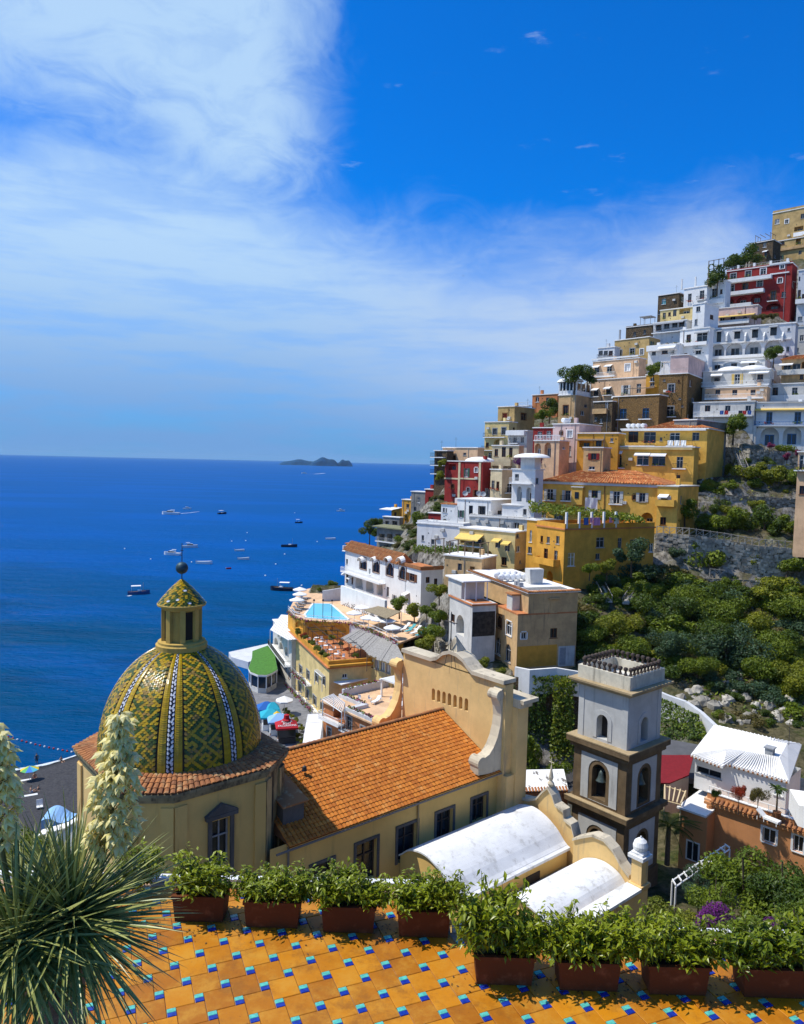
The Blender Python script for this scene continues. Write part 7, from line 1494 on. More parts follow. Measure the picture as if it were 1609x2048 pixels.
mb = MB(); mb.poly([P[0], P[1], P[2], P[3], R1, R0]); mb.poly([P[3], P[4], R2, R1]); mb.poly([P[4], P[5], R3, R2]); mb.poly([P[5], P[0], R0, R3]); mb.poly([R0, R1, R2, R3]); rf = mb.build('roof', WROOF, t); mb = MB()
for k in range(34):
    f_ = (k + .5) / 34; a = P[0].lerp(P[1], f_ / .34) if f_ < .34 else P[2].lerp(P[3], (f_ - .34) / .66); b_ = R0.lerp(R1, f_); mb.tube(a + V3((0, 0, .03)), b_ + V3((0, 0, .03)), .07, .06, 5)
for k in range(22): f_ = (k + .5) / 22; mb.tube(P[4].lerp(P[5], f_) + V3((0, 0, .03)), R2.lerp(R3, f_) + V3((0, 0, .03)), .07, .06, 5)
mb.build('roof_ribs', WROOF, rf, kind='stuff'); mb = MB()
for k in range(22): f_ = (k + .5) / 22; p = P[0].lerp(P[1], f_ * 2.6) if f_ < .38 else P[2].lerp(P[3], (f_ - .38) / .62); mb.tube(p + V3((-.1, 0, -.16)), p + V3((.3, 0, -.1)), .09, .09, 6)
mb.build('eaves_tiles', OLDTILE, t, kind='stuff'); c_ = Mi @ onz(1540, 1508, zr + .92); mb = MB(); mb.box((c_.x - .35, c_.y - .35, c_.z), (c_.x + .35, c_.y + .35, c_.z + .6)); mb.box((c_.x - .45, c_.y - .45, c_.z + .601), (c_.x + .45, c_.y + .45, c_.z + .7)); mb.build('chimney', GREYP, t)
c_ = Mi @ onz(1578, 1490, zr + .9); mb = MB(); mb.tube(c_, c_ + V3((0, 0, 3.2)), .03, .02, 5); mb.tube(c_ + V3((-.5, 0, 2.9)), c_ + V3((.5, 0, 2.9)), .015, .015, 4); mb.build('aerial', DARKIRON, t)
t = thing('red_roof_house', 'low house with a dark red canopy roof behind the bell tower', 'house', onz(1335, 1565, 12.9)); off = -t.location
mb = MB(); mb.prism([p + off for p in (onz(1322, 1512, 14.0), onz(1388, 1512, 14.0), onz(1378, 1552, 13.2), onz(1340, 1568, 12.9), onz(1322, 1568, 12.9))], (0, 0, .12)); mb.build('roof', plain('dark_red_roofing', (.20, .012, .018), .85, var=.15), t)
mb = MB(); a, b_ = onz(1330, 1565, 12.8) + off, onz(1378, 1555, 12.8) + off; mb.prism([a - V3((0, 0, 3.5)), b_ - V3((0, 0, 3.5)), b_ + V3((0, .0, 0)), a], (.3, .8, 0)); mb.build('wall', GREYWHITE, t)
bars('timber_trellis', [(1330, 1571), (1372, 1583), (1362, 1608), (1330, 1600)], 13.4, 5, 'flat pale slatted trellis between the bell tower and the salmon house', 'pergola', plain('pale_slat', (.62, .48, .28), .8), 2.0)
bars('white_pergola', [(1345, 1760), (1450, 1690), (1460, 1697), (1352, 1772)], 12.0, 11, 'narrow white garden pergola in front of the salmon house', 'pergola', WPAINT, 3.0)
# right edge: white wall and stair parts
t = thing('white_roof_edge', 'white parapet corner of the terrace at the right edge of the picture', 'wall', at(1600, 1650, 58)); off = -t.location; mb = MB(); a, b_ = at(1596, 1652, 58), at(1640, 1668, 56); mb.prism([a + off, b_ + off, b_ + off + V3((0, 0, 2.0)), a + off + V3((0, 0, 1.7))], (.8, 3, 0)); mb.build('wall', WROOF, t)
o = dup(lw, at(1560, 1640, 62.5), h.psi + 1.4, 'white sun lounger on the salmon house terrace near the right edge'); o.location.z = TZ + .35
# house on the far right of the garden
h = House('peach_house', 'tall peach house at the right edge beyond the vegetable terrace', 1668, 905, 1050, 128, 1589, None, 52, PEACH, down=6)
h.win('L', 1607, 925, 16, 30, 'd', bal=.6); h.finish()
# house under the camera

# ------------------------------------------------------------------ terrace in the foreground
TZ0 = 40.5
GROUT = plain('pale_grout', (.46, .30, .20), .95, var=.2, vscale=8)
m, g, b = newmat('terracotta_floor'); P_ = pos(g); ob = g.add('ShaderNodeObjectInfo').outputs['Random']
c = g.mix(ob, (.54, .205, .003), (.33, .105, .003)); c = g.mix(g.math('MULTIPLY', g.step(g.noise(P_, 4.5, 8, .7), .42, .72), .65), c, (.54, .27, .03)); c = g.mix(g.math('MULTIPLY', g.step(g.noise(P_, 2.6, 9, .75), .48, .68), .75), c, (.24, .085, .008))
c = g.mix(g.math('MULTIPLY', g.step(g.noise(P_, 26, 4, .7), .62, .72), .5), c, (.12, .05, .02))
g.l.new(c, b.inputs['Base Color']); b.inputs['Roughness'].default_value = .55; b.inputs['Specular IOR Level'].default_value = .3
bn = g.add('ShaderNodeBump'); bn.inputs['Strength'].default_value = .25; bn.inputs['Distance'].default_value = .01; g.l.new(g.noise(P_, 18, 6, .7), bn.inputs['Height']); g.l.new(bn.outputs[0], b.inputs['Normal']); COTTO = m
TURQ = plain('turquoise_glaze', (.10, .46, .38), .25, var=.25, vscale=30, spec=.5); COBALT = plain('cobalt_glaze', (.012, .035, .30), .25, var=.3, vscale=30, spec=.5)
# outline of the terrace: deeper on the left, stepped back to the right of the fourth planter
def inside_t(x, y): return (y < 7.55 if x < .52 else y < 6.8) and y > 4.6 and -5.2 < x < 5.2
mb = MB(); out = [(-6, 3), (6, 3), (6, 6.95), (.56, 6.95), (.56, 7.7), (-6, 7.7)]; mb.prism([V3((x, y, 36)) for x, y in out], (0, 0, TZ0 - 36 - .012)); floor = mb.build('terrace_floor', GROUT, kind='structure')
th = math.radians(22); E1, E2 = V3((math.cos(th), math.sin(th), 0)), V3((math.sin(th), -math.cos(th), 0)); w_, h_, W_, H_ = .078, .096, .230, .242
LU, LV = E1 * (W_ + w_) + E2 * (H_ - h_), E1 * w_ + E2 * H_
o0 = onz(548, 1915, TZ0) - E1 * (-w_ / 2) - E2 * (h_ / 2)
def slabmesh(nm, w, h, t, m, bev=.004):
    mb = MB(); b = bev; P = [(b, b), (w - b, b), (w - b, h - b), (b, h - b)]; Q = [(0, 0), (w, 0), (w, h), (0, h)]
    def wp(q, z): v = E1 * q[0] + E2 * q[1]; return (v.x, v.y, z)
    mb.poly([wp(q, t) for q in P][::-1])
    for k in range(4): k2 = (k + 1) % 4; mb.poly([wp(P[k], t), wp(P[k2], t), wp(Q[k2], t - b), wp(Q[k], t - b)]); mb.poly([wp(Q[k], t - b), wp(Q[k2], t - b), wp(Q[k2], -.011), wp(Q[k], -.011)])
    return mb.mesh(nm, m)
gp = .0045; TMs = slabmesh('floor_tile', W_ - gp, H_ - gp, .0, COTTO); TQ = slabmesh('turquoise_tile', w_ - gp * 1.6, h_ / 2 - gp * .6, .003, TURQ, .003); TB = slabmesh('blue_tile', w_ - gp * 1.6, h_ / 2 - gp * .6, .003, COBALT, .003)
rnd = random.Random(31)
for i in range(-22, 23):
    for j in range(-22, 23):
        o = o0 + LU * i + LV * j; c = o + E1 * W_ / 2 + E2 * H_ / 2
        if not inside_t(c.x, c.y): continue
        px, py = proj(c)
        if not (-120 < px < 1730 and py < 2200): continue
        put('floor_tile', TMs, floor, Matrix.Translation(o + E1 * gp / 2 + E2 * gp / 2 + V3((0, 0, rnd.uniform(-.003, .001)))))
        q = o - E1 * w_ + E1 * gp * .8 + E2 * gp * .6; put('turquoise_tile', TQ, floor, Matrix.Translation(q)); put('blue_tile', TB, floor, Matrix.Translation(q + E2 * h_ / 2))
WLOW = stucco('low_white_wall', (.74, .75, .77), .4, (.2, .19, .18), .1, 3)
mb = MB(); mb.box((-6, 7.705, 36), (.53, 7.79, TZ0 + .03)); lw_ = tag(mb.build('parapet', WLOW), 'low white parapet behind the left row of planters', 'wall')
mb = MB(); mb.box((.58, 6.955, 36), (6, 7.05, TZ0 + .03)); tag(mb.build('parapet', WLOW), 'low white parapet behind the right row of planters', 'wall')
RUST = tile_material('dark_terracotta_pot', (.13, .036, .010), (.09, .026, .008), (.22, .075, .03), 7)
SOIL = plain('potting_soil', (.03, .022, .015), 1.0, var=.4, vscale=20)
LEAFN = leafmat('glossy_planter_leaves', (.05, .10, .004), (.32, .36, .010), .3, .35, .4); STEM = plain('green_stem', (.06, .07, .02), .7)
def near_foliage(seed, n, rx, ry, rz, droop=.25, leaf=.029):
    """twigs set with small pointed leaves"""
    rnd = random.Random(seed); lf = MB(); st = MB()
    for k in range(n):
        t = rnd.uniform(0, 2 * math.pi); e = rnd.uniform(-.15, 1) ; R_ = (.55 + .5 * rnd.random()); tip = V3((rx * R_ * math.cos(t) * math.cos(e), ry * R_ * math.sin(t) * math.cos(e), rz * R_ * (.35 + .75 * math.sin(e))))
        b0 = V3((rnd.uniform(-.6, .6) * rx * .6, rnd.uniform(-.4, .4) * ry * .5, .02)); mid = b0.lerp(tip, .55) + V3((0, 0, .06)); pts = [b0, mid, tip + V3((0, 0, -droop * .12 * rnd.random()))]
        st.tube(pts[0], pts[1], .005, .004, 3, cap=False); st.tube(pts[1], pts[2], .004, .002, 3, cap=False)
        for q in range(13):
            f = .32 + .056 * q; p = pts[0].lerp(pts[1], f / .55) if f < .55 else pts[1].lerp(pts[2], (f - .55) / .45); d = V3((rnd.gauss(0, 1), rnd.gauss(0, 1), rnd.gauss(-.1, .7))).normalized(); s_ = d.cross(V3((rnd.gauss(0, .5), rnd.gauss(0, .5), 1))).normalized(); L = leaf * rnd.uniform(.75, 1.35); wd = L * .42; nn = s_.cross(d) * L * .10; p = p + V3((rnd.gauss(0, .02), rnd.gauss(0, .02), rnd.gauss(0, .02)))
            a = p; c = p + d * 2 * L - V3((0, 0, L * .35)); m_ = p + d * L * .9; lf.poly([a, m_ + s_ * wd + nn, c, m_]); lf.poly([a, m_, c, m_ - s_ * wd + nn])
    return lf.mesh('foliage', LEAFN), st.mesh('twigs', STEM)
FOL = [near_foliage(s, 125, .33, .24, .42) for s in (1, 2, 3)]
def planter(x0, x1, yb, n, label):
    a, b_ = onz(x0, yb, TZ0), onz(x1, yb + (x1 - x0) * .028, TZ0); U = (b_ - a); L = U.length; ang = math.atan2(U.y, U.x); t = thing('planter', label, 'planter', a + V3((0, 0, .004)), ang); hgt, dp, tp = .265, .26, .018
    mb = MB(); o = [(tp, tp), (L - tp, tp), (L - tp, dp - tp), (tp, dp - tp)]; u = [(0, 0), (L, 0), (L, dp), (0, dp)]; i_ = [(.025, .025), (L - .025, .025), (L - .025, dp - .025), (.025, dp - .025)]
    for k in range(4):
        k2 = (k + 1) % 4; mb.poly([(*o[k], 0), (*o[k2], 0), (*u[k2], hgt - .035), (*u[k], hgt - .035)]); e = .012
        R0, R1 = [((u[q][0] - L / 2) * (1 + 2 * e / L) + L / 2, (u[q][1] - dp / 2) * (1 + 2 * e / dp) + dp / 2) for q in (k, k2)]
        mb.poly([(*u[k], hgt - .035), (*u[k2], hgt - .035), (*R1, hgt - .03), (*R0, hgt - .03)]); mb.poly([(*R0, hgt - .03), (*R1, hgt - .03), (*R1, hgt), (*R0, hgt)]); mb.poly([(*R0, hgt), (*R1, hgt), (*i_[k2], hgt), (*i_[k], hgt)]); mb.poly([(*i_[k], hgt), (*i_[k2], hgt), (*i_[k2], hgt - .05), (*i_[k], hgt - .05)])
    mb.build('trough', RUST, t); mb = MB(); mb.poly([(*q, hgt - .045) for q in i_]); mb.build('soil', SOIL, t); return t, L
def shrub(p, sx, sy, sz, rz, k, label):
    t = thing('potted_shrub', label, 'shrub', p, rz, 'leafy shrubs in the terrace planters'); t.scale = (sx, sy, sz); put('foliage', FOL[k][0], t); put('twigs', FOL[k][1], t)
ords = ['first', 'second', 'third', 'fourth', 'fifth', 'sixth', 'seventh', 'eighth']
PL = [(345, 448, 1845), (488, 598, 1857), (643, 750, 1867), (795, 900, 1876), (950, 1068, 1972), (1117, 1240, 1984), (1297, 1418, 1992), (1487, 1620, 1998)]
SHR = [[(.5, 1.25, 1.0, 1.05, 0)], [(.25, .95, 1, .8, 1), (.9, .9, .9, .85, 2)], [(.3, 1.0, 1.0, 1.05, 1), (.95, .7, .8, .75, 0)], [(.35, 1.0, 1, .85, 2), (.95, .75, .8, .95, 0)], [(.3, 1.25, 1.1, 1.75, 1), (.85, .9, 1.0, 1.0, 2)], [(.15, 1.0, 1, 1.15, 0), (.85, 1.05, 1, 1.1, 2)], [(-.05, .9, 1, 1.2, 1), (.75, 1.15, 1, 1.05, 0)], [(.05, .95, 1, 1.0, 2), (.75, 1.3, 1.1, 1.2, 1)]]
for i, (x0, x1, yb) in enumerate(PL):
    t, L = planter(x0, x1, yb, 0, f'dark terracotta trough planter, {ords[i]} from the left along the terrace edge')
    for j, (f, sx, sy, sz, k) in enumerate(SHR[i]):
        p = t.location + (Matrix.Rotation(t.rotation_euler.z, 4, 'Z') @ V3((L * f, .12, .215))); shrub(p, sx, sy, sz, rnd.uniform(-.5, .5), k, ('leafy shrub' if len(SHR[i]) == 1 else ['left leafy shrub', 'right leafy shrub'][j]) + f' growing over the {ords[i]} planter from the left')
shrub(onz(262, 1800, TZ0 + .05) + V3((0, .25, 0)), 1.0, 1, 1.1, 1.0, 2, 'leafy shrub half hidden behind the yucca at the left end of the planters')
rnd = random.Random(77); mb = MB()
for k in range(420):
    x = rnd.uniform(-2.6, 3.6); y0 = 7.05 if x < .52 else 6.35; y = y0 - abs(rnd.gauss(0, .16)); a = rnd.uniform(0, 6.28); L = rnd.uniform(.008, .02); c = V3((x, y, TZ0 + .004 + rnd.uniform(0, .004))); u = V3((math.cos(a), math.sin(a), rnd.uniform(-.2, .2))) * L; v = V3((-math.sin(a), math.cos(a), rnd.uniform(-.2, .2))) * L * .5; mb.poly([c - u, c - v, c + u, c + v])
mb.build('fallen_leaves', plain('dry_fallen_leaf', (.10, .05, .02), .9, island=.6), kind='stuff')

# ------------------------------------------------------------------ yucca with flower spikes
m, g, b = newmat('yucca_leaf'); r_ = g.math('FRACT', g.math('ADD', g.add('ShaderNodeNewGeometry').outputs['Random Per Island'], g.add('ShaderNodeObjectInfo').outputs['Random']))
g.l.new(g.mix(r_, (.09, .12, .015), (.40, .41, .13)), b.inputs['Base Color']); b.inputs['Roughness'].default_value = .38; b.inputs['Specular IOR Level'].default_value = .5; YUC = m
def blade(L, w, bend, seed):
    mb = MB(); n = 6; rows = []
    for k in range(n + 1):
        f = k / n; wd = w * (.55 + .9 * f if f < .35 else (1 - f) / .65 * .9 + .03); z = -bend * f * f * L; x = L * f; rows.append(((x, -wd, z + wd * .45), (x, 0, z), (x, wd, z + wd * .45)))
    for a, c in zip(rows, rows[1:]): mb.poly([a[0], c[0], c[1], a[1]]); mb.poly([a[1], c[1], c[2], a[2]])
    return mb
BL = [blade(.75, .014, .10, 0), blade(.70, .015, .24, 1), blade(.70, .014, .02, 2)]; BLM = [q.mesh('leaf', YUC) for q in BL]
YP = at(140, 1845, 4.55); t = thing('yucca', 'big spiky green yucca with two cream flower spikes at the left of the terrace', 'yucca', (YP.x, YP.y, TZ0)); rz = YP.z - TZ0
mb = MB(); mb.tube((0, 0, 0), (0, 0, rz - .05), .10, .09, 10); Y2 = at(35, 1890, 4.35) - YP; mb.tube((0, 0, rz * .4), (Y2.x, Y2.y, rz + Y2.z), .08, .07, 8); mb.build('trunk', PALMBARK, t); mb = MB(); mb.lathe([(.24, 0), (.30, .35), (.32, .35), (.32, .42), (.27, .42), (.25, .3), (0, .3)], 20); mb.build('pot', RUST, t)
rnd = random.Random(41); stuff = MB(); cntl = 0
for hd, (hp, nn_) in enumerate(((V3((0, 0, rz)), 560), (V3((Y2.x, Y2.y, rz + Y2.z)), 380))):
    for k in range(nn_):
        ga = k * 2.39996; zz = 1 - 1.72 * (k + .5) / nn_; ga += rnd.uniform(-.3, .3); zz += rnd.uniform(-.06, .06); zz = max(-.85, min(1, zz)); s_ = math.sqrt(max(0, 1 - zz * zz)); d = V3((s_ * math.cos(ga), s_ * math.sin(ga), zz)).normalized(); sd_ = d.cross(V3((0, 0, 1))); sd_ = sd_.normalized() if sd_.length > .05 else V3((1, 0, 0)); up = sd_.cross(d); M_ = Matrix((d, sd_ * -1, up)).transposed().to_4x4(); M_ = M_ @ Matrix.Rotation(rnd.uniform(-.5, .5), 4, 'X'); M_ = M_ @ Matrix.Diagonal((rnd.uniform(.82, 1.08),) * 3 + (1,)); M_.translation = hp + d * .04; v = k % 3
        if d.y < .45 and cntl < 300 and (k % 2 == 0): put('leaf', BLM[v], t, M_); cntl += 1
        else:
            i0 = len(stuff.v); stuff.v += [tuple(M_ @ V3(q)) for q in BL[v].v]
            for f in BL[v].f: stuff.f.append(tuple(i0 + q for q in f)); stuff.mi.append(0)
stuff.build('leaves', YUC, t, kind='stuff')
m, g, b = newmat('cream_petal'); r_ = g.add('ShaderNodeNewGeometry').outputs['Random Per Island']; g.l.new(g.mix(r_, (.78, .66, .18), (.84, .76, .40)), b.inputs['Base Color']); b.inputs['Roughness'].default_value = .6
tr = g.add('ShaderNodeBsdfTranslucent'); tr.inputs[0].default_value = (.8, .66, .12, 1); mx = g.add('ShaderNodeMixShader'); mx.inputs[0].default_value = .25; g.l.new(b.outputs[0], mx.inputs[1]); g.l.new(tr.outputs[0], mx.inputs[2]); g.l.new(mx.outputs[0], [n for n in g.n if n.type == 'OUTPUT_MATERIAL'][0].inputs[0]); PETAL = m
def flower_mesh(L, sp):
    mb = MB(); mb.tube((0, 0, 0), (0, 0, -.012), .004, .006, 5)
    for k in range(6):
        t0 = 2 * math.pi * k / 6 + (.0 if k % 2 else .1); c, s_ = math.cos(t0), math.sin(t0); q = [(0.004, 0, -.010), (sp * .6, -.020, -L * .45), (sp, 0, -L), (sp * .62, .020, -L * .45), (sp * .72, 0, -L * .5)]
        W = [(x * c - y * s_, x * s_ + y * c, z) for x, y, z in q]; mb.poly([W[0], W[1], W[4]]); mb.poly([W[0], W[4], W[3]]); mb.poly([W[1], W[2], W[4]]); mb.poly([W[4], W[2], W[3]])
    return mb.mesh('flower', PETAL)
FLM = [flower_mesh(.078, .046), flower_mesh(.070, .056), flower_mesh(.068, .030)]
def spike(base, mid, topp, d, prof, n, label, seed):
    B, Mi_, T_ = at(*base, d), at(*mid, d), at(*topp, d); o = thing('flower_spike', label, 'flower spike', B); rnd = random.Random(seed); pt = lambda f: (B.lerp(Mi_, f * 2) if f < .5 else Mi_.lerp(T_, f * 2 - 1)) - B
    mb = MB(); [mb.tube(pt(k / 12), pt((k + 1) / 12), .016 - .011 * k / 12, .016 - .011 * (k + 1) / 12, 7, cap=False) for k in range(12)]; tw = MB()
    for k in range(n):
        f = prof[0][0] + (prof[-1][0] - prof[0][0]) * ((k + .5) / n) ** .92; R_ = float(np.interp(f, [p[0] for p in prof], [p[1] for p in prof])) * math.sqrt(rnd.uniform(.15, 1)); a = k * 2.4 + rnd.uniform(-.4, .4); e = pt(f) + V3((math.cos(a) * R_, math.sin(a) * R_, rnd.uniform(-.02, .03))); tw.tube(pt(max(0, f - .05)), e, .003, .002, 3, cap=False)
        out_ = V3((math.cos(a), math.sin(a), 0)); axis = (V3((0, 0, -1)) + out_ * rnd.uniform(.1, .9) + V3((rnd.uniform(-.3, .3), rnd.uniform(-.3, .3), 0))).normalized(); M_ = V3((0, 0, -1)).rotation_difference(axis).to_matrix().to_4x4() @ Matrix.Rotation(rnd.uniform(0, 6), 4, 'Z') @ Matrix.Diagonal((*(rnd.uniform(.8, 1.15),) * 3, 1)); M_.translation = e; put('flower', FLM[rnd.choice((0, 0, 1, 1, 2))], o, M_)
    mb.build('stalk', STALK, o); tw.build('flower_stems', STALK, o)
STALK = plain('yucca_stalk', (.16, .15, .05), .7, var=.3, vscale=8)
spike((190, 1800), (225, 1640), (243, 1418), 4.75, [(.34, .09), (.42, .135), (.60, .14), (.78, .105), (.83, .045), (.99, .035)], 190, 'tall cream yucca flower spike in front of the tiled dome', 3)
spike((35, 1860), (-5, 1640), (-12, 1452), 4.5, [(.42, .08), (.55, .12), (.8, .11), (.9, .06), (.99, .03)], 110, 'cream yucca flower spike cut by the left edge of the picture', 4)

# ------------------------------------------------------------------ trees, shrubs, vines
def crown_mesh(seed, n, leaf, mat, lobes=7, flat=.8, name='crown'):
    """leaf clumps spread through lobes in a ball of radius one"""
    rnd = random.Random(seed); mb = MB(); LB = [(V3((rnd.gauss(0, .42), rnd.gauss(0, .42), rnd.gauss(0, .36 * flat))), rnd.uniform(.32, .58)) for _ in range(lobes)]
    for k in range(n):
        c, r = rnd.choice(LB); d = V3((rnd.gauss(0, 1), rnd.gauss(0, 1), rnd.gauss(0, 1))).normalized(); p = c + d * r * rnd.uniform(.62, 1.05); p.z *= flat
        nn_ = (d + V3((rnd.gauss(0, .6), rnd.gauss(0, .6), rnd.gauss(.3, .6)))).normalized(); u = nn_.orthogonal().normalized(); u.rotate(Matrix.Rotation(rnd.uniform(0, 6.28), 3, nn_)); v = nn_.cross(u); s_ = leaf * rnd.uniform(.6, 1.4)
        mb.poly([p - u * s_, p - v * s_ * .5 + nn_ * s_ * .15, p + u * s_, p + v * s_ * .5 + nn_ * s_ * .15])
    return mb.mesh(name, mat)
CM = {}
def crown(kind, k, near):
    key = (kind, k, near)
    if key not in CM: CM[key] = crown_mesh(hash((len(kind), k, near)) % 999 + k * 17, 5200 if near else 2600, .05 if near else .078, MK[kind], 9 if near else 7)
    return CM[key]
MK = dict(dark=L_DARK, mid=L_MID, yel=L_YEL, blue=L_BLUE, dry=L_DRY, purple=L_PURP, mag=L_MAG, red=L_RED)
TRM = {}
def trunk_mesh():
    mb = MB(); mb.tube((0, 0, 0), (.04, .03, .55), .09, .06, 7, cap=False); mb.tube((.04, .03, .55), (.3, .1, 1.05), .05, .02, 6, cap=False); mb.tube((.04, .03, .5), (-.25, -.15, 1.0), .045, .02, 6, cap=False); mb.tube((.04, .03, .55), (0, .25, 1.1), .045, .02, 6, cap=False); return mb.mesh('trunk', BARK)
TRK = trunk_mesh()
RV_ = random.Random(51)
def tree(px, py, r, d, kind, label, name='tree', near=False, cat='tree', group=None, squash=1.0, shrub_=False, base=None):
    P = at(px, py, d); R_ = r * d / FPX; gz = float(heights([(P.x, P.y)])[0]) if d > 12 else P.z - R_
    gz = min(gz, P.z - R_ * .4); gz = max(gz, P.z - R_ * (1.7 if d > 90 else 4)); gz = gz if base is None else base; squash = squash if base is None else min(1.6, (P.z - gz) / R_ / .8); t = thing(name, label, cat, (P.x, P.y, gz), RV_.uniform(0, 6.28), group); k = RV_.randrange(4)
    put('crown' if not shrub_ else 'foliage', crown(kind, k, near), t, Matrix.Translation((0, 0, P.z - gz)) @ Matrix.Diagonal((R_ * 1.12, R_ * 1.12, R_ * 1.12 * squash, 1)))
    hgt = P.z - gz; s_ = max(R_ * .9, .2); put('trunk', TRK, t, Matrix.Diagonal((s_, s_, max(.3, hgt / .9), 1))); return t
T = tree
T(1500, 1775, 80, 42, 'mid', 'large bushy green tree in front of the salmon house wall', near=True); T(1578, 1785, 75, 40, 'dark', 'dark green tree at the right edge below the salmon house', near=True); T(1605, 1850, 66, 34, 'mid', 'green tree at the right edge above the planters', near=True)
T(1430, 1800, 48, 40, 'mid', 'green tree left of the purple bougainvillea', near=True); T(1345, 1835, 48, 37, 'yel', 'yellow green shrub tree beside the church side wall', near=True); T(1320, 1860, 55, 33, 'yel', 'low yellow green bush behind the sixth planter', 'bush', True, 'bush')
T(1500, 1880, 60, 29, 'mid', 'wide green bush under the bougainvillea behind the right planters', 'bush', True, 'bush'); T(1380, 1890, 48, 30, 'yel', 'bright green bush behind the seventh planter', 'bush', True, 'bush'); T(1590, 1880, 70, 28, 'mid', 'green bush behind the eighth planter at the right edge', 'bush', True, 'bush')
T(1425, 1838, 40, 31, 'purple', 'purple bougainvillea in the garden behind the planters', 'bougainvillea', True, 'bougainvillea'); T(1556, 1858, 28, 27, 'purple', 'smaller purple bougainvillea near the right edge', 'bougainvillea', True, 'bougainvillea'); T(1450, 1870, 22, 32, 'purple', 'low purple bougainvillea sprig below the larger one', 'bougainvillea', True, 'bougainvillea')
T(1400, 1775, 30, 45, 'blue', 'bluish shrub beside the white garden pergola', 'bush', True, 'bush'); T(1470, 1745, 36, 46, 'mid', 'small leafy tree under the salmon house windows', near=True)
T(60, 1700, 62, 62, 'mid', 'green tree between the beach and the yucca', near=True); T(15, 1740, 60, 58, 'yel', 'yellow green tree at the left edge below the beach', near=True); T(120, 1690, 48, 64, 'mid', 'low green tree beside the white garden wall at the beach', near=True)
# skyline and hillside trees that can be told apart
for a in [(1150, 748, 24, 190, 'dark', 'dark round tree at the skyline left of the peach house'), (1176, 752, 18, 189, 'dark', 'small dark tree touching the peach house at the skyline'), (1100, 812, 20, 197, 'dark', 'dark shrub tree right of the terracotta house'), (1086, 828, 16, 192, 'mid', 'green shrub below the terracotta house'), (1470, 520, 22, 222, 'dark', 'dark tree behind the dark red hotel terrace'), (1497, 514, 22, 224, 'dark', 'second dark tree behind the dark red hotel terrace'), (1436, 557, 20, 214, 'dark', 'dark hedge under the skyline trellis'),
          (1309, 737, 17, 184, 'mid', 'green tree between peach house and pink penthouse'), (1468, 846, 26, 164, 'mid', 'green tree right of the upper tiled yellow house'), (1548, 706, 17, 183, 'dark', 'dark bush left of the small orange roof at the right'), (1425, 1110, 46, 133, 'mid', 'round dense green tree before the long stone wall'), (1352, 1098, 20, 135, 'blue', 'small blue green tree against the long stone wall'), (1500, 1110, 22, 133, 'yel', 'yellow green shrub against the long stone wall'),
          (1575, 1125, 32, 131, 'mid', 'green tree at the right end of the long stone wall'), (1372, 1015, 28, 141, 'mid', 'bushy tree at the foot of the square yellow bay'), (1340, 1040, 20, 139, 'yel', 'yellow green bush below the square yellow bay'), (1430, 1045, 30, 143, 'mid', 'left vine bush above the timber fence'), (1480, 1040, 34, 143, 'mid', 'middle vine bush above the timber fence'), (1530, 1045, 34, 143, 'dark', 'right vine bush above the timber fence'), (1580, 1050, 30, 142, 'mid', 'vine bush near the right edge above the timber fence'),
          (1500, 945, 26, 155, 'yel', 'sunlit vine bush under the white path'), (1545, 950, 26, 155, 'yel', 'second sunlit vine bush under the white path'), (1588, 950, 24, 154, 'mid', 'vine bush beside the tall peach house'), (1410, 975, 18, 152, 'mid', 'bush at the foot of the grey house end'), (1265, 1105, 30, 121, 'blue', 'blue green tree in front of the big amber house'), (1215, 1130, 18, 119, 'yel', 'yellow green bush before the big amber house'), (1180, 1135, 16, 119, 'mid', 'green bush under the amber house wall'),
          (845, 1040, 22, 176, 'mid', 'tall round green tree beside the low red wall house'), (832, 1062, 16, 182, 'yel', 'yellow green tree on the cliff left of the round tree'), (740, 1060, 18, 222, 'dark', 'dark pine on the cliff edge above the sea'), (756, 1046, 14, 224, 'dark', 'small dark pine under the white canopy on the cliff'), (663, 1172, 18, 176, 'dark', 'dark bush on the rocks left of the white villa'), (884, 925, 10, 176, 'yel', 'yellow green bush on the balcony house'), (878, 950, 12, 174, 'yel', 'small bush beside the dark red striped house'),
          (880, 1178, 20, 126, 'yel', 'yellow green bush below the tan terrace house'), (915, 1172, 18, 124, 'mid', 'green bush left of the small white house'), (800, 1205, 20, 137, 'mid', 'leafy plant below the white villa'), (830, 1218, 20, 133, 'yel', 'yellow green tree at the villa garden corner'), (868, 1262, 26, 122, 'mid', 'green tree right of the white loungers'), (850, 1285, 22, 118, 'yel', 'bright green tree behind the church front coping'), (880, 1230, 20, 126, 'mid', 'green tree left of the arch of the small white house'), (855, 1215, 18, 130, 'mid', 'garden tree between villa and stone wall')]:
    T(*a)
for x, y, r in ((1048, 921, 16), (1062, 918, 14), (1076, 921, 10)): T(x, y, r, 158, 'purple', 'purple bougainvillea hanging beside the dark pink arched house', 'bougainvillea', False, 'bougainvillea', 'bougainvillea by the pink house')
for x, y, r in ((1525, 632, 9), (1545, 631, 9), (1510, 634, 8)): T(x, y, r, 201, 'dry', 'yellowish vine on the terrace below the dark red hotel', 'vine', False, 'vine', 'vines under the red hotel')
for x, y, r in ((1540, 890, 8), (1575, 912, 9), (1600, 906, 9)): T(x, y, r, 160, 'mag', 'magenta flowering bush on the stone terrace at the right', 'flowering_bush', False, 'bush', 'magenta bushes on the right terrace')
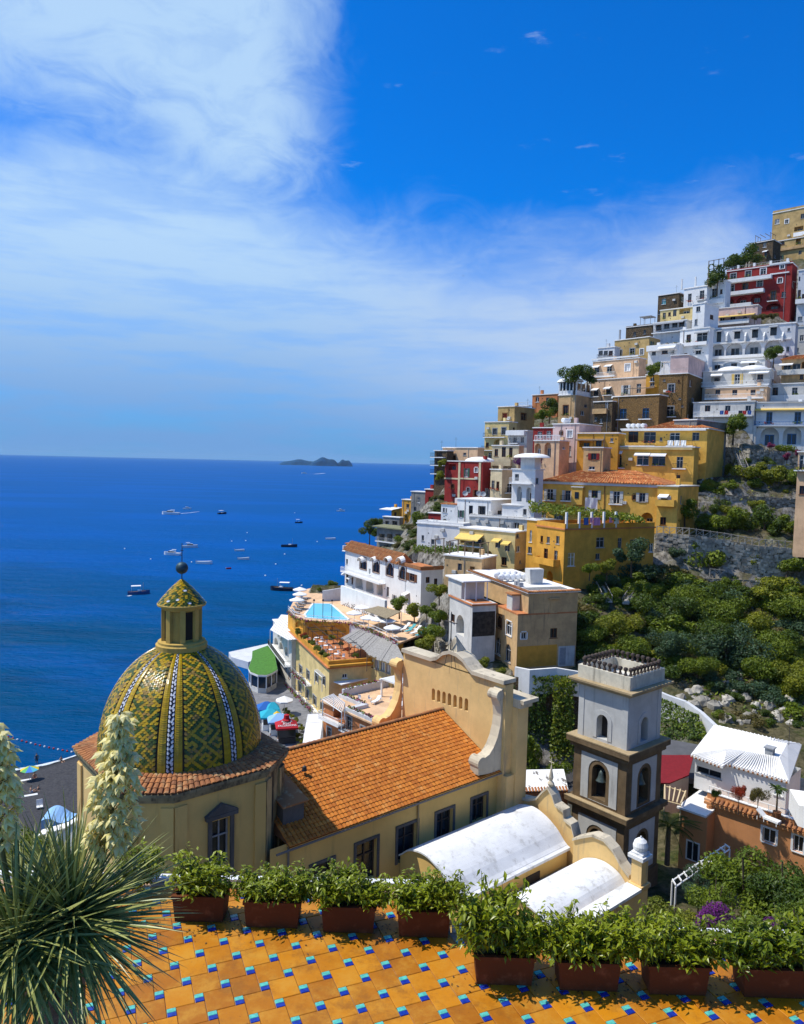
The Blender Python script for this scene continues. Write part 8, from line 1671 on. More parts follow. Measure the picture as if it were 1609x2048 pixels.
# scattered scrub of the garden slope
def inpoly(x, y, P):
    c = False
    for (x0, y0), (x1, y1) in zip(P, P[1:] + P[:1]):
        if (y0 > y) != (y1 > y) and x < (x1 - x0) * (y - y0) / (y1 - y0) + x0: c = not c
    return c
GARD = [(1150, 1150), (1240, 1120), (1320, 1150), (1420, 1165), (1620, 1180), (1640, 1440), (1540, 1440), (1400, 1400), (1340, 1360), (1280, 1330), (1160, 1310)]
UPG = [(1400, 960), (1470, 900), (1590, 900), (1600, 1060), (1440, 1060), (1340, 1050)]
CLIFF = [(1380, 1350), (1640, 1350), (1640, 1460), (1450, 1450)]
rs = random.Random(88)
def sample(P, n):
    xs, ys = [p[0] for p in P], [p[1] for p in P]; out = []
    while len(out) < n:
        x, y = rs.uniform(min(xs), max(xs)), rs.uniform(min(ys), max(ys))
        if inpoly(x, y, P): out.append((x, y))
    return out
LBN = dict(dark='dark evergreen', mid='mid green', yel='bright yellow green', blue='blue green', dry='dry brownish')
def scatter(P, n, r0, r1, kinds, dmin, where=None):
    pts = sample(P, n)
    for (x, y), h_ in zip(pts, hits(pts, dmin)):
        if h_ is None: continue
        k = rs.choice(kinds); r = rs.uniform(r0, r1) ; t = T(x, y - r * .35, r, h_.y, k, ('large ' if r > 24 else 'small ') + LBN[k] + ' bush on the ' + (where or ('upper' if y < 1180 else 'middle' if y < 1290 else 'lower') + ' garden slope ' + ('above the tan house' if x < 1230 else 'just behind the bell tower' if x < 1350 else 'between bell tower and right edge' if x < 1480 else 'at the right edge')), 'bush', False, 'bush', LBN[k] + (' bushes of the garden slope' if not where else ' bushes of the sea cliff'), .85)
scatter(GARD, 130, 16, 36, ['dark', 'mid', 'mid', 'blue', 'yel', 'dark', 'dry'], 60)
scatter([(1260, 1150), (1440, 1170), (1480, 1330), (1300, 1300)], 26, 28, 46, ['dark', 'dark', 'mid', 'blue'], 60)
scatter([(1450, 1180), (1620, 1180), (1620, 1400), (1480, 1380)], 26, 20, 40, ['dry', 'mid', 'yel', 'dark'], 60)
scatter(UPG, 30, 9, 20, ['mid', 'yel', 'dark'], 100); scatter(CLIFF, 34, 10, 20, ['dry', 'mid', 'dark'], 60)
scatter([(1150, 1290), (1330, 1330), (1330, 1370), (1250, 1350), (1150, 1330)], 14, 14, 24, ['dark', 'mid'], 80)
scatter([(765, 1062), (835, 1000), (885, 965), (892, 1045), (835, 1105), (780, 1095)], 46, 7, 15, ['dark', 'mid', 'dark', 'dry'], 120, 'seaward cliff below the dark red house')
scatter([(640, 1180), (690, 1120), (700, 1170), (660, 1195)], 14, 6, 12, ['dark', 'mid'], 120, 'rocks left of the white villa')
BT = [(1290, 1175, 34, 'mid'), (1335, 1215, 44, 'dark'), (1385, 1190, 40, 'mid'), (1440, 1215, 46, 'mid'), (1400, 1260, 48, 'dark'), (1330, 1285, 38, 'blue'), (1455, 1290, 50, 'blue'), (1510, 1240, 40, 'yel'), (1560, 1285, 44, 'mid'), (1595, 1210, 40, 'mid'), (1530, 1335, 42, 'mid'), (1590, 1350, 40, 'yel'), (1230, 1245, 34, 'yel'), (1190, 1265, 30, 'mid'), (1265, 1290, 34, 'mid'), (1395, 1330, 34, 'mid')]
BL_ = ['left of the garden steps', 'second from the left below the round tree', 'under the round tree', 'right under the round tree', 'in the middle of the slope', 'behind the tower finials', 'in the lower middle', 'right of the middle', 'far right in the middle', 'at the right edge under the path', 'above the cliff', 'at the right edge above the cliff', 'beside the tan house', 'touching the tan house', 'left of the tower finials', 'just above the pale rocks']
for (x, y, r, k), w_ in zip(BT, BL_):
    h_ = hits([(x, y + r * .9)], 60)[0]
    if h_ is not None: T(x, y, r, h_.y - 1, k, 'tall ' + LBN[k] + ' tree ' + w_ + ' of the garden slope' if ' of ' not in w_ else 'tall ' + LBN[k] + ' tree ' + w_, near=True)
for x, y in sample([(1340, 1405), (1390, 1365), (1480, 1340), (1600, 1370), (1620, 1450), (1450, 1448)], 80):
    h_ = hits([(x, y)], 60)[0]
    if h_ is None: continue
    mb = MB(); R_ = rs.uniform(.35, 1.1); mb.lathe([(R_ * math.cos(a) * rs.uniform(.7, 1.15), R_ * 1.1 * math.sin(a) * rs.uniform(.75, 1.2)) for a in (-1.2, -.6, 0, .5, 1.0, 1.45)], 7); mb.v = [(a * rs.uniform(.8, 1.2), b * rs.uniform(.8, 1.2), c + rs.uniform(-.1, .1) * R_) for a, b, c in mb.v]
    o = mb.build('rock', STONEP); o.location = h_; o.rotation_euler = (rs.uniform(-.4, .4), rs.uniform(-.4, .4), rs.uniform(0, 6)); tag(o, 'pale rock on the cliff foot behind the white roofed house', 'rock', 'pale rocks of the cliff foot')
# ground cover nobody could count
def cover(name, P, n, s0, s1, mat, dmin, rise=.35):
    pts = sample(P, n); mb = MB()
    for h_ in hits(pts, dmin, 260, 1.5):
        if h_ is None: continue
        p = h_ + V3((rs.uniform(-.8, .8), rs.uniform(-.8, .8), rs.uniform(0, rise))); nn_ = V3((rs.gauss(0, .7), rs.gauss(-.3, .7), 1)).normalized(); u = nn_.orthogonal().normalized(); u.rotate(Matrix.Rotation(rs.uniform(0, 6.28), 3, nn_)); v = nn_.cross(u); s_ = rs.uniform(s0, s1); mb.poly([p - u * s_, p - v * s_ * .5, p + u * s_, p + v * s_ * .5])
    return mb.build(name, mat, kind='stuff')
cover('ground_cover', GARD, 3800, .18, .42, L_MID, 60); cover('undergrowth', GARD, 2600, .18, .4, L_DRY, 60); cover('ground_cover', UPG, 1500, .15, .35, L_YEL, 100); cover('undergrowth', CLIFF, 1800, .12, .3, L_DRY, 60)
# ivy on the tall retaining wall
def leafsheet(name, label, quad, n, s0, s1, mats, seed, thick=.5, cat='ivy', gap=0.0):
    a, b_, c, d = quad; rnd = random.Random(seed); mb = MB(); nrm = (b_ - a).cross(d - a).normalized()
    cl = [(rnd.random(), rnd.random(), rnd.uniform(.06, .2)) for _ in range(14)]
    for k in range(n):
        u, v = rnd.random(), rnd.random()
        if gap and any((u - x) ** 2 + (v - y) ** 2 < (r * gap) ** 2 for x, y, r in cl): continue
        p = a.lerp(b_, u).lerp(d.lerp(c, u), v) + nrm * rnd.uniform(-thick * .2, thick) ; q = (nrm + V3((rnd.gauss(0, .5), rnd.gauss(0, .5), rnd.gauss(.4, .5)))).normalized(); t_ = q.orthogonal().normalized(); t_.rotate(Matrix.Rotation(rnd.uniform(0, 6.28), 3, q)); w_ = q.cross(t_); s_ = rnd.uniform(s0, s1); mb.poly([p - t_ * s_, p - w_ * s_ * .6, p + t_ * s_, p + w_ * s_ * .6], 0 if rnd.random() < .7 else len(mats) - 1)
    return tag(mb.build(name, mats), label, cat)
leafsheet('ivy', 'dark ivy covering the tall wall between church front and bell tower', [at(1010, 1560, 103), at(1165, 1565, 101), at(1165, 1352, 101), at(1010, 1350, 103)], 5200, .10, .30, [L_DARK, L_MID], 5, .7, gap=.55)
leafsheet('ivy', 'brighter strand of ivy hanging left of the bell tower', [at(1098, 1560, 101.2), at(1150, 1560, 100.6), at(1146, 1352, 100.6), at(1108, 1352, 101.2)], 1700, .10, .28, [L_MID, L_YEL], 6, .8)
leafsheet('ivy', 'ivy on the wall under the curved ramp right of the bell tower', [at(1325, 1480, 93), at(1420, 1480, 88), at(1400, 1432, 90.5), at(1325, 1395, 95.5)], 1300, .10, .28, [L_DARK, L_MID], 7, .6)
T(1066, 1500, 40, 99, 'mid', 'pale green bushy tree in front of the dark ivy wall', squash=1.5); T(1030, 1545, 24, 97, 'yel', 'small green tree at the foot of the ivy wall'); T(1110, 1540, 26, 97, 'mid', 'green bush between the ivy wall and the bell tower'); T(1000, 1345, 14, 105, 'yel', 'grassy bush at the corner of the tan house'); T(965, 1325, 16, 106, 'yel', 'grassy bush behind the church front coping')
leafsheet('vine', 'long green vine over the pergola below the long yellow house', [at(1056, 1000, 136), at(1285, 1030, 128), at(1290, 1040, 124), at(1062, 1020, 130)], 2600, .12, .34, [L_MID, L_YEL], 8, .7, 'vine')
leafsheet('vine', 'green vine pergola between the tiled villa and the white stepped house', [at(826, 1090, 146), at(925, 1092, 140), at(925, 1104, 137), at(826, 1100, 143)], 1100, .12, .32, [L_MID, L_DARK], 9, .6, 'vine')
leafsheet('vine', 'green creeper on the face of the trellis at the skyline', [at(1417, 570, 213), at(1450, 562, 212), at(1450, 530, 212), at(1417, 528, 213)], 500, .15, .4, [L_DARK, L_MID], 10, .5, 'vine', .8)
t = thing('trellis', 'tall dark timber trellis frame at the skyline left of the red hotel', 'trellis', at(1416, 570, 213)); o_ = -t.location
for k in range(4): mb = MB(); q = at(1416 + 10 * k, 570 - 2 * k, 213); mb.tube(q + o_, q + o_ + V3((0, 0, 6.6)), .12, .12, 5); mb.build('post', TIMBER, t)
mb = MB(); [mb.tube(at(1416, 570, 213) + o_ + V3((0, 0, z)), at(1448, 564, 213) + o_ + V3((0, 0, z)), .08, .08, 5) for z in (2, 4.2, 6.5)]; mb.build('rail', TIMBER, t)
# palm beside the tower, small palm in a pot, shrubs on the roof terrace
def frond(L, n, w):
    mb = MB(); pts = [V3((L * f, 0, L * (.35 * f - .75 * f * f))) for f in [k / 9 for k in range(10)]]
    for a, b_ in zip(pts, pts[1:]): mb.tube(a, b_, .03, .02, 4, cap=False)
    for k in range(n):
        f = .15 + .85 * k / n; i = min(8, int(f * 9)); p = pts[i].lerp(pts[i + 1], f * 9 - i); ll = w * math.sin(math.pi * (.12 + .85 * f))
        for sg in (-1, 1): e = p + V3((ll * .5, sg * ll, -ll * .45)); mb.poly([p, p + V3((.05, 0, .0)), e])
    return mb.mesh('frond', L_DARK)
def palm(P, gz, L, n, label, sc=1.0):
    t = thing('palm_tree', label, 'palm', (P.x, P.y, gz)); mb = MB(); mb.tube((0, 0, 0), (0, 0, P.z - gz), .25 * sc, .2 * sc, 9); mb.build('trunk', PALMBARK, t); fm = frond(L, 26, L * .28); r = random.Random(3)
    for k in range(n): put('frond', fm, t, Matrix.Translation((0, 0, P.z - gz)) @ Matrix.Rotation(2 * math.pi * k / n * 2.4 + r.uniform(-.2, .2), 4, 'Z') @ Matrix.Rotation(-r.uniform(-.3, .9), 4, 'Y'))
palm(at(1338, 1655, 67), 8.5, 2.8, 22, 'palm tree with arching fronds between the bell tower and salmon house'); palm(at(1556, 1578, 64.5), TZ + .75, .8, 14, 'small potted palm in front of the white upper house', .35)
mb = MB(); q = at(1556, 1600, 64.5); mb.lathe([(.28, TZ + .2), (.36, TZ + .75), (.3, TZ + .75), (0, TZ + .6)], 14, (q.x, q.y)); tag(mb.build('plant_pot', OLDTILE), 'terracotta pot holding the small palm on the salmon house terrace', 'pot')
T(1480, 1580, 13, 65.5, 'red', 'left red flowering bush in front of the white upper house', 'flowering_bush', True, 'bush', base=h2.P.z - .7); T(1517, 1588, 14, 64.8, 'dry', 'right red green bush in front of the white upper house', 'flowering_bush', True, 'bush', base=h2.P.z - .7); T(1432, 1586, 9, 66.2, 'mid', 'small potted bush behind the white railing of the salmon house', 'bush', True, 'bush', base=h2.P.z - .7)
q = SR + SAL.r * 10 + SAL.l * 3; px, py = proj(q + V3((0, 0, 1.3))); T(px, py, 13, q.y, 'mid', 'green shrub in the white raised planter of the salmon house', 'bush', False, 'bush', base=q.z + .8); 
for k in range(16):
    q = HR + HOT.l * (1.5 + k * 1.45) + HOT.r * (.25 if k % 3 else 5.0); px, py = proj(q + V3((0, 0, 1.2))); T(px, py, RV_.uniform(5, 9), q.y, ['mid', 'yel', 'dark', 'red'][k % 4 if k != 7 else 0], ['mid green', 'yellow green', 'dark green', 'red flowering'][k % 4 if k != 7 else 0] + ' plant of the roof garden on the yellow hotel', 'plant', False, 'plant', 'roof garden plants of the yellow hotel')
for x, y, r in ((592, 1440, 7), (600, 1455, 8), (596, 1470, 8), (590, 1495, 10), (583, 1432, 6), (576, 1424, 6), (604, 1480, 8), (570, 1418, 5)): q = onz(x, y, 3.2); T(x, y, r, q.y, 'yel', 'small yellow green hedge plant along the harbour walk', 'plant', False, 'plant', 'hedge plants along the harbour walk')

# ------------------------------------------------------------------ boats, buoys, people, washing
HULLW = plain('white_hull', (.75, .75, .74), .3); HULLD = plain('dark_hull', (.02, .03, .055), .35); HULLB = plain('blue_hull', (.03, .10, .25), .35); DECK = plain('teak_deck', (.35, .22, .11), .7)
def boat(px, py, lp, rz, kind, label, hm=None):
    P = onz(px, py, 0); L = lp * P.y / FPX / max(.35, abs(math.cos(rz))); L = max(2.0, L); t = thing('boat', label, 'boat', P, rz, 'boats anchored off the beach'); B = L * (.16 if L > 6 else .19); hh = L * .10 + .25; n = 10; mb = MB(); rows = []
    for k in range(n + 1):
        f = k / n; x = (f - .5) * L; w = B * (1 if f < .55 else max(.03, math.sqrt(max(0, 1 - ((f - .55) / .45) ** 2)))) * (.85 + .15 * min(1, f * 4)); sh = hh * (1 + .45 * f * f); rows.append([(x, -w, sh), (x, -w * .75, .0), (x, -w * .3, -.25), (x, w * .3, -.25), (x, w * .75, .0), (x, w, sh)])
    for a, b_ in zip(rows, rows[1:]):
        for k in range(5): mb.poly([a[k], a[k + 1], b_[k + 1], b_[k]])
    mb.poly(rows[0]); mb.build('hull', hm or HULLW, t, smooth=False); mb = MB()
    for a, b_ in zip(rows, rows[1:]): z = lambda q: (q[0], q[1] * .9, q[2] - hh * .3); mb.poly([z(a[0]), z(b_[0]), z(b_[5]), z(a[5])])
    mb.build('deck', DECK if kind in ('gozzo', 'canopy') else HULLW, t)
    if kind == 'cruiser':
        mb = MB(); a, b_ = -.18 * L, .22 * L; z0, z1 = hh * .8, hh * 1.9; mb.hexa([(a, -B * .65, z0), (b_ + .1 * L, -B * .5, z0), (b_ + .1 * L, B * .5, z0), (a, B * .65, z0), (a, -B * .55, z1), (b_ - .06 * L, -B * .45, z1), (b_ - .06 * L, B * .45, z1), (a, B * .55, z1)]); mb.build('cabin', HULLW, t)
        mb = MB(); mb.box((a + .05, -B * .64, z0 + (z1 - z0) * .45), (b_ - .02 * L, B * .64, z0 + (z1 - z0) * .8)); mb.build('windscreen', GLASS, t); mb = MB(); mb.box((a - .05 * L, -B * .5, z1 + .5), (a + .2 * L, B * .5, z1 + .58)); [mb.box((x, y, z1 - .02), (x + .06, y + .06, z1 + .5)) for x in (a, a + .15 * L) for y in (-B * .45, B * .4)]; mb.build('hardtop', HULLW, t)
    elif kind in ('canopy', 'gozzo'):
        mb = MB(); mb.box((-.05 * L, -B * .5, hh * .7), (.12 * L, B * .5, hh * 1.4)); mb.build('cabin', HULLW, t)
        if kind == 'canopy':
            mb = MB(); mb.box((-.34 * L, -B * .85, hh + 1.75), (.10 * L, B * .85, hh + 1.84)); mb.build('canopy', AWNW, t); mb = MB(); [mb.tube((x * L, y * B, hh * .7), (x * L, y * B, hh + 1.75), .04, .04, 5) for x in (-.32, .08) for y in (-.7, .7)]; mb.build('canopy_pole', GREYP, t)
        mb = MB(); mb.tube((.2 * L, 0, hh * .7), (.2 * L, 0, hh + L * .42), .05, .03, 5); mb.build('mast', DECK, t)
    else:
        mb = MB(); mb.box((-.05 * L, -B * .7, hh * .55), (.03 * L, B * .7, hh * .8)); mb.box((-.5 * L - .25, -.15, .1), (-.5 * L, .15, hh + .35)); mb.build('bench', GREYP, t)
    return P, L
WAKE = plain('wake_foam', (.55, .60, .63), .8, var=.4, vscale=1.0)
def wake(pts, w0, w1, label):
    P = [onz(x, y, 0.05) for x, y in pts]; mb = MB(); n = len(P) - 1
    for k in range(n):
        a, b_ = P[k], P[k + 1]; u = (b_ - a).normalized(); s_ = V3((-u.y, u.x, 0)); wa, wb = w0 + (w1 - w0) * k / n, w0 + (w1 - w0) * (k + 1) / n; mb.poly([a - s_ * wa, b_ - s_ * wb, b_ + s_ * wb, a + s_ * wa])
    mb.build('boat_wake', WAKE, kind='stuff')
for a in [(342, 1029, 36, 3.05, 'cruiser', 'long white motor yacht farthest left near the horizon'), (375, 1018.5, 17, .1, 'cruiser', 'small cabin boat just behind the long motor yacht'), (445, 1028, 13, .9, 'canopy', 'small dark boat alone right of the long motor yacht', HULLD), (682, 1023, 17, .1, 'cruiser', 'small white cabin boat nearest the hillside houses'), (598, 1046, 15, .2, 'canopy', 'small dark canopy boat below the speedboat wake', HULLD), (662, 1079, 20, .05, 'dinghy', 'white open dinghy close to the cliff'), (579, 1094, 32, .05, 'gozzo', 'dark wooden boat with a mast near the cliff', HULLD), (480, 1102, 19, .1, 'dinghy', 'farther of two white open boats in mid bay'), (488, 1119, 22, .15, 'dinghy', 'nearer of two white open boats in mid bay'), (380, 1095, 30, .3, 'cruiser', 'white cabin cruiser directly behind the dome finial'), (345, 1110, 35, 2.95, 'cruiser', 'white cabin cruiser left of the dome finial'), (409, 1127.5, 33, -.15, 'dinghy', 'long white inflatable boat right of the dome finial'), (458, 1138, 8, .4, 'dinghy', 'tiny red boat right of the dome finial', KR), (278, 1188, 40, .35, 'canopy', 'white canopy boat left of the lantern', HULLB), (564, 1181, 46, 3.1, 'canopy', 'dark hulled canopy boat off the pool terrace', HULLD), (609, 947, 11, 3.1, 'cruiser', 'far white speedboat trailing a wake below the islands')]: boat(*a)
wake([(612, 948), (630, 948), (650, 946.5)], 1.0, 5, ''); wake([(362, 1027), (380, 1025.5), (399, 1023)], .9, .4, ''); wake([(256, 1192), (264, 1190.5)], .6, .3, '')
mb = MB(); mb.lathe([(.26 * math.cos(a), .12 + .26 * math.sin(a)) for a in [-1.57 + 3.14 * k / 6 for k in range(7)]], 8); BW = mb.mesh('buoy', WPAINT); BR = mb.mesh('buoy_red', plain('red_float', (.5, .03, .02), .5))
for x, y in ((250, 1098), (302, 1119), (492, 1082), (495, 1066), (464, 1083), (590, 1026), (570, 1109), (552, 1129), (531, 1152), (604, 1172), (635, 1084), (384, 1125)): o = put('buoy', BW); o.location = onz(x, y, 0); o.scale = (1.3,) * 3; tag(o, 'small white mooring buoy floating among the boats', 'buoy', 'white mooring buoys')
for k in range(17): f = k / 16; o = put('buoy', BW if k % 3 == 0 else BR); o.location = onz(8 + 145 * f, 1472 + 34 * f + 3 * math.sin(f * 3), 0); o.scale = (.62,) * 3; tag(o, ('white' if k % 3 == 0 else 'red') + ' float of the swimming line off the beach', 'buoy', 'floats of the swimming line')
SKIN = plain('skin', (.42, .24, .15), .6)
def person_mesh(pose, skin, cloth):
    if pose == 'stand': V = [(0, 0, .95), (0, 0, 1.2), (0, 0, 1.42), (0, 0, 1.56), (0, -.02, 1.68), (.2, 0, 1.4), (.27, .02, 1.12), (.25, -.08, .88), (-.2, 0, 1.4), (-.27, .02, 1.12), (-.22, -.12, .9), (.1, 0, .9), (.11, -.03, .5), (.11, 0, .05), (.11, -.15, .03), (-.1, 0, .9), (-.11, .04, .5), (-.11, .1, .05), (-.11, -.04, .03)]
    elif pose == 'sit': V = [(0, 0, .12), (0, .08, .38), (0, .06, .62), (0, .03, .75), (0, 0, .87), (.2, .06, .6), (.27, .12, .35), (.24, .2, .06), (-.2, .06, .6), (-.27, .12, .35), (-.24, .2, .06), (.1, -.05, .12), (.13, -.45, .36), (.12, -.8, .05), (.12, -.95, .08), (-.1, -.05, .12), (-.13, -.5, .2), (-.12, -.9, .05), (-.12, -1.02, .1)]
    else: V = [(0, 0, .1), (0, .28, .11), (0, .5, .12), (0, .62, .13), (0, .78, .13), (.2, .48, .1), (.3, .25, .06), (.28, .0, .06), (-.2, .48, .1), (-.3, .6, .06), (-.2, .85, .06), (.1, -.06, .1), (.12, -.48, .1), (.11, -.9, .06), (.11, -1.0, .12), (-.1, -.06, .1), (-.12, -.48, .2), (-.11, -.88, .06), (-.11, -.98, .12)]
    Ed = [(0, 1), (1, 2), (2, 3), (3, 4), (2, 5), (5, 6), (6, 7), (2, 8), (8, 9), (9, 10), (0, 11), (11, 12), (12, 13), (13, 14), (0, 15), (15, 16), (16, 17), (17, 18)]; Rd = [.15, .13, .15, .055, .105, .06, .045, .035, .06, .045, .035, .1, .065, .045, .04, .1, .065, .045, .04]
    me = bpy.data.meshes.new('p'); me.from_pydata(V, Ed, []); o = bpy.data.objects.new('p', me); COL.objects.link(o); o.modifiers.new('s', 'SKIN'); sv = me.skin_vertices[0].data
    for k, r in enumerate(Rd): sv[k].radius = (r, r * (.75 if k in (0, 1, 2) else 1))
    sv[0].use_root = True; o.modifiers.new('u', 'SUBSURF').levels = 1; dg = bpy.context.evaluated_depsgraph_get(); out = bpy.data.meshes.new_from_object(o.evaluated_get(dg)); bpy.data.objects.remove(o); out.name = 'person'; out.materials.clear(); out.materials.append(skin); out.materials.append(cloth)
    lim = (.45, 1.45, .0) if pose == 'stand' else None
    for p in out.polygons:
        p.use_smooth = True; c = p.center
        if pose == 'stand': p.material_index = 1 if (abs(c.x) < .26 and .55 < c.z < 1.45) else 0
        elif pose == 'sit': p.material_index = 1 if (c.z < .3 and abs(c.y) < .2) else 0
        else: p.material_index = 1 if -.12 < c.y < .12 else 0
    return out
def person(px, py, z, pose, cloth, label, rz=0.0, s=1.0):
    o = put('person', person_mesh(pose, SKIN, cloth)); o.location = onz(px, py, z); o.rotation_euler = (0, 0, rz); o.scale = (s,) * 3; tag(o, label, 'person')
    mb = MB(); hz = {'stand': (0, -.02, 1.72), 'sit': (0, 0, .91), 'lie': (0, .84, .15)}[pose]; mb.lathe([(.10 * math.cos(a), .09 * math.sin(a)) for a in [0, .4, .8, 1.2, 1.57]], 8); h_ = mb.build('hair', plain('hair', (.03, .02, .015), .7), o, smooth=True); h_.location = hz
cw = plain('white_cloth', (.7, .7, .68), .9); cr = plain('red_cloth', (.45, .04, .04), .9); cbk = plain('dark_cloth', (.03, .03, .04), .9); cb = plain('blue_cloth', (.05, .12, .35), .9)
def gz_(px, py): h_ = hits([(px, py)], 60)[0]; return h_.z if h_ else 1.0
person(74, 1530, gz_(74, 1530), 'stand', cbk, 'person in dark swimwear standing at the water edge of the beach', .4); person(123, 1525, gz_(123, 1525), 'sit', cbk, 'person crouching at the water edge near the church wall', 1.0)
person(70, 1558, gz_(70, 1558), 'sit', cr, 'person sitting under the rainbow parasol on the beach', .8); person(119, 1558, gz_(119, 1558), 'lie', cbk, 'person lying alone on a pale towel near the waterline', 1.2); person(63, 1586, gz_(63, 1586), 'sit', cw, 'left of two people sitting on towels on the dark beach', 2.2); person(78, 1584, gz_(78, 1584), 'sit', cr, 'right of two people sitting on towels on the dark beach', 1.8)
person(556, 1497, 2.52, 'stand', cw, 'person in a white top walking in front of the red kiosk', 1.6); person(538, 1495, 2.52, 'stand', cr, 'person in red walking left of the red kiosk', 2.4); person(541, 1489, 2.52, 'stand', cw, 'person in white beside the one in red near the kiosks', .6)
person(968, 1062 + 0, 26, 'stand', cbk, 'x', 0) if False else None
TOW = [(48, 1562, cw), (80, 1563, cw), (118, 1561, cw), (60, 1592, cw), (82, 1588, cr)]
for x, y, m in TOW:
    z = gz_(x, y); p = onz(x, y, z); mb = MB(); mb.box((-.9, -.4, .03), (.9, .4, .06)); o = mb.build('towel', m); o.location = p; o.rotation_euler = (0, 0, .5); tag(o, {48: 'white towel left of the rainbow parasol', 80: 'white towel right of the rainbow parasol', 118: 'pale towel under the person lying alone', 60: 'white towel under the left sitting person', 82: 'reddish towel under the right sitting person'}[x] + ' on the beach', 'towel')
RB = [plain('parasol_' + n, c, .7) for n, c in (('yellow', (.7, .5, .02)), ('green', (.1, .4, .1)), ('blue', (.05, .2, .6)), ('cyan', (.1, .5, .6)))]
t = thing('beach_parasol', 'rainbow striped parasol standing on the dark beach', 'parasol', onz(60, 1562, gz_(60, 1562)))
for k in range(8): a0, a1 = 2 * math.pi * k / 8, 2 * math.pi * (k + 1) / 8; mb = MB(); mb.poly([(0, 0, 2.1), (1.2 * math.cos(a0), 1.2 * math.sin(a0), 1.6), (1.2 * math.cos(a1), 1.2 * math.sin(a1), 1.6)]); mb.build('panel', RB[k % 4], t)
mb = MB(); mb.tube((0, 0, 0), (0, 0, 2.1), .03, .03, 5); mb.build('pole', WPAINT, t)
p = onz(80, 1620, 2.2); t = thing('beach_chair', 'white folding beach chair alone on the dark sand', 'chair', p, .5); mb = MB(); mb.box((-.35, -.3, .4), (.35, .3, .46)); mb.build('seat', cw, t); mb = MB(); mb.prism([(-.35, .3, .46), (.35, .3, .46), (.35, .55, 1.1), (-.35, .55, 1.1)], (0, .05, 0)); mb.build('backrest', cw, t)
for x in (-.33, .28):
    for y in (-.28, .24): mb = MB(); mb.box((x, y, 0), (x + .05, y + .05, .4)); mb.build('leg', GREYP, t)
q = at(112, 1652, 70); mb = MB(); n = 10
for k in range(n): f0, f1 = k / n, (k + 1) / n; mb.prism([q + V3((2.8 * f0 - 1.4, 0, .5 + .5 * math.sin(f0 * 7) * .4)), q + V3((2.8 * f1 - 1.4, 0, .5 + .5 * math.sin(f1 * 7) * .4)), q + V3((2.8 * f1 - 1.4, 1.6, .9 + .4 * math.sin(f1 * 5))), q + V3((2.8 * f0 - 1.4, 1.6, .9 + .4 * math.sin(f0 * 5)))], (0, 0, -.9))
tag(mb.build('boat_cover', KB), 'crumpled light blue tarpaulin between the beach and the church', 'tarpaulin')
t = thing('garden_wall', 'white garden wall with a tiled end beside the church at the beach', 'wall', at(76, 1690, 63)); o_ = -t.location; mb = MB(); P = [at(78, 1672, 63), at(130, 1657, 62), at(158, 1640, 61)]
for a, b_ in zip(P, P[1:]): mb.prism([a + o_ - V3((0, 0, 5)), b_ + o_ - V3((0, 0, 5)), b_ + o_, a + o_], (.1, .4, 0))
mb.build('wall', WHITE, t); mb = MB()
for a, b_ in zip(P, P[1:]): mb.prism([a + o_ + V3((0, -.15, .01)), b_ + o_ + V3((0, -.15, .01)), b_ + o_ + V3((0, .6, .16)), a + o_ + V3((0, .6, .16))], (0, 0, .1))
mb.build('coping', WROOF, t)
# washing
def cloth(P, U, w, h, m, label, name='washing'):
    mb = MB(); n = 6; rows = [[P + U * (w * k / n) + V3((U.y, -U.x, 0)) * (.06 * math.sin(k * 1.9 + j * .7)) - V3((0, 0, h * j / 4)) for k in range(n + 1)] for j in range(5)]
    for j in range(4):
        for k in range(n): mb.prism([rows[j][k], rows[j][k + 1], rows[j + 1][k + 1], rows[j + 1][k]], V3((U.y, -U.x, 0)) * .015)
    tag(mb.build(name, m), label, 'washing')
pk = plain('pink_cloth', (.62, .25, .42), .9); a_ = AMB; base = a_.P + V3((0, 0, a_.H + 2.0))
mb = MB(); 
for k in range(5):
    q = a_.P + a_.r * (.4 + k * 2.6) + V3((0, 0, a_.H + .2)); mb = MB(); mb.box((-.16, -.16, 0), (.16, .16, 2.7)); o = mb.build('pergola_post', WHITE, a_.root); o.location = (.4 + k * 2.6, .15, a_.H + .2)
for k, (x, w, h_, m, lb) in enumerate(((3.6, 1.0, 1.2, cb, 'patterned blue towel drying on the amber house roof terrace'), (4.9, .5, .9, pk, 'narrow pink cloth drying on the amber house roof terrace'), (5.6, 1.5, 1.3, pk, 'large pink towel drying on the amber house roof terrace'), (9.0, .7, .9, pk, 'small pink cloth drying at the right of the amber house terrace'), (10.0, 1.1, 1.1, cw, 'white cloth drying at the right of the amber house terrace'))): cloth(base + a_.r * x - a_.l * .25, a_.r, w, h_, m, lb)
cloth(at(1171, 995, 137), V3((.8, -.2, 0)).normalized(), 2.2, 2.6, cw, 'large white sheet hanging below the windows of the long yellow house', 'white_sheet')
for k in range(3): u0, v0 = TOWELHOUSE.uv('L', 1339 + 13 * k, 881); q = TOWELHOUSE.P + TOWELHOUSE.l * u0 - TOWELHOUSE.r * 1.0 + V3((0, 0, v0)); cloth(q, -TOWELHOUSE.l, 1.1, 1.1, cw, ['left', 'middle', 'right'][k] + ' white towel on the balcony rail of the upper yellow house', 'white_towel')
for k, (x, m, nm) in enumerate(((1443, cb, 'blue'), (1452, cr, 'red'), (1480, cbk, 'dark'), (1488, cr, 'second red'), (1498, cb, 'second blue'))): u0, v0 = WASHHOUSE.uv('L', x, 822); q = WASHHOUSE.P + WASHHOUSE.l * u0 - WASHHOUSE.r * 1.25 + V3((0, 0, v0)); cloth(q, -WASHHOUSE.l, .8, .9, m, f'{nm} garment hanging on the balcony of the grey white house')
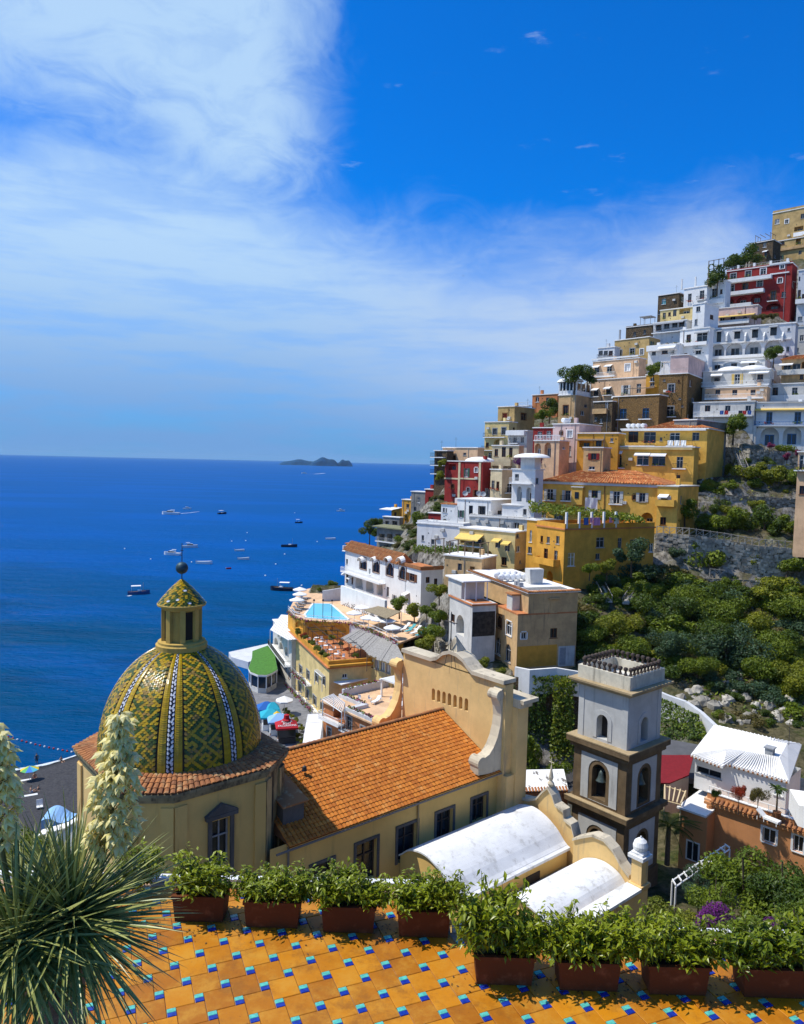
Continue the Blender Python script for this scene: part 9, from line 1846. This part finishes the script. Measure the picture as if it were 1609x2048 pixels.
for i, (x, y, h_) in enumerate(((1078, 800, None),)): pass
q = RT + V3((0, 0, 0))
uo = dup(um, at(995, 1290, 103.6), 0, 'white parasol leaning by the arched windows of the tan house', (.9, .9, 1.0)); uo.rotation_euler = (0, -.5, 0)
uo.location = TANH.P + TANH.l * 6 - TANH.r * 1.2 + V3((0, 0, 1.2)); 
dish = MB(); dish.lathe([(0, 0), (.3, .03), (.5, .12), (.6, .2)], 14); DM = dish.mesh('dish', GREYP)
for i, (x, y) in enumerate(((3, 4), (4.4, 6), (2.2, 8))): t = thing('satellite_dish', ['near', 'middle', 'far'][i] + ' satellite dish on the white roof with black French doors', 'satellite dish', WHD.P + WHD.r * x + WHD.l * y + V3((0, 0, WHD.H + .23))); put('dish', DM, t, Matrix.Translation((0, -.1, .9)) @ Matrix.Rotation(1.1, 4, 'X')); mb = MB(); mb.tube((0, 0, 0), (0, 0, .95), .04, .04, 5); mb.build('mast', GREYP, t)
mb = MB(); c = at(927, 552, 400); [mb.poly([c, c + V3((s_ * .35, 0, .22)), c + V3((s_ * .8, .1, .05)), c + V3((s_ * .35, .18, .18))]) for s_ in (-1, 1)]; mb.tube(c + V3((0, -.3, 0)), c + V3((0, .3, 0)), .06, .03, 6); tag(mb.build('gull', cbk), 'tiny dark bird flying above the sea horizon', 'bird')
# the first copies of the furniture are put where they belong; the unused sources go
for o in (lw, lt, ld, um, ch, yu):
    if o.get('label') == 'x':
        for c in list(o.children): bpy.data.objects.remove(c)
        bpy.data.objects.remove(o)
# the air: thin sea haze that only the far water and the islands show
mb = MB(); mb.box((-22500, -2500, float(GZ.min()) - 5), (22500, 26500, max(165.0, float(GZ.max()) + 6))); hz = mb.build('haze', None if False else plain('x', (1, 1, 1)), kind='stuff')
m = bpy.data.materials.new('sea_haze'); m.use_nodes = True; m.node_tree.nodes.clear(); g = NG(m.node_tree); pv = g.add('ShaderNodeVolumePrincipled'); pv.inputs['Color'].default_value = (.46, .76, 1.0, 1); pv.inputs['Density'].default_value = .000022; o_ = g.add('ShaderNodeOutputMaterial'); g.l.new(pv.outputs[0], o_.inputs['Volume']); hz.data.materials.clear(); hz.data.materials.append(m)
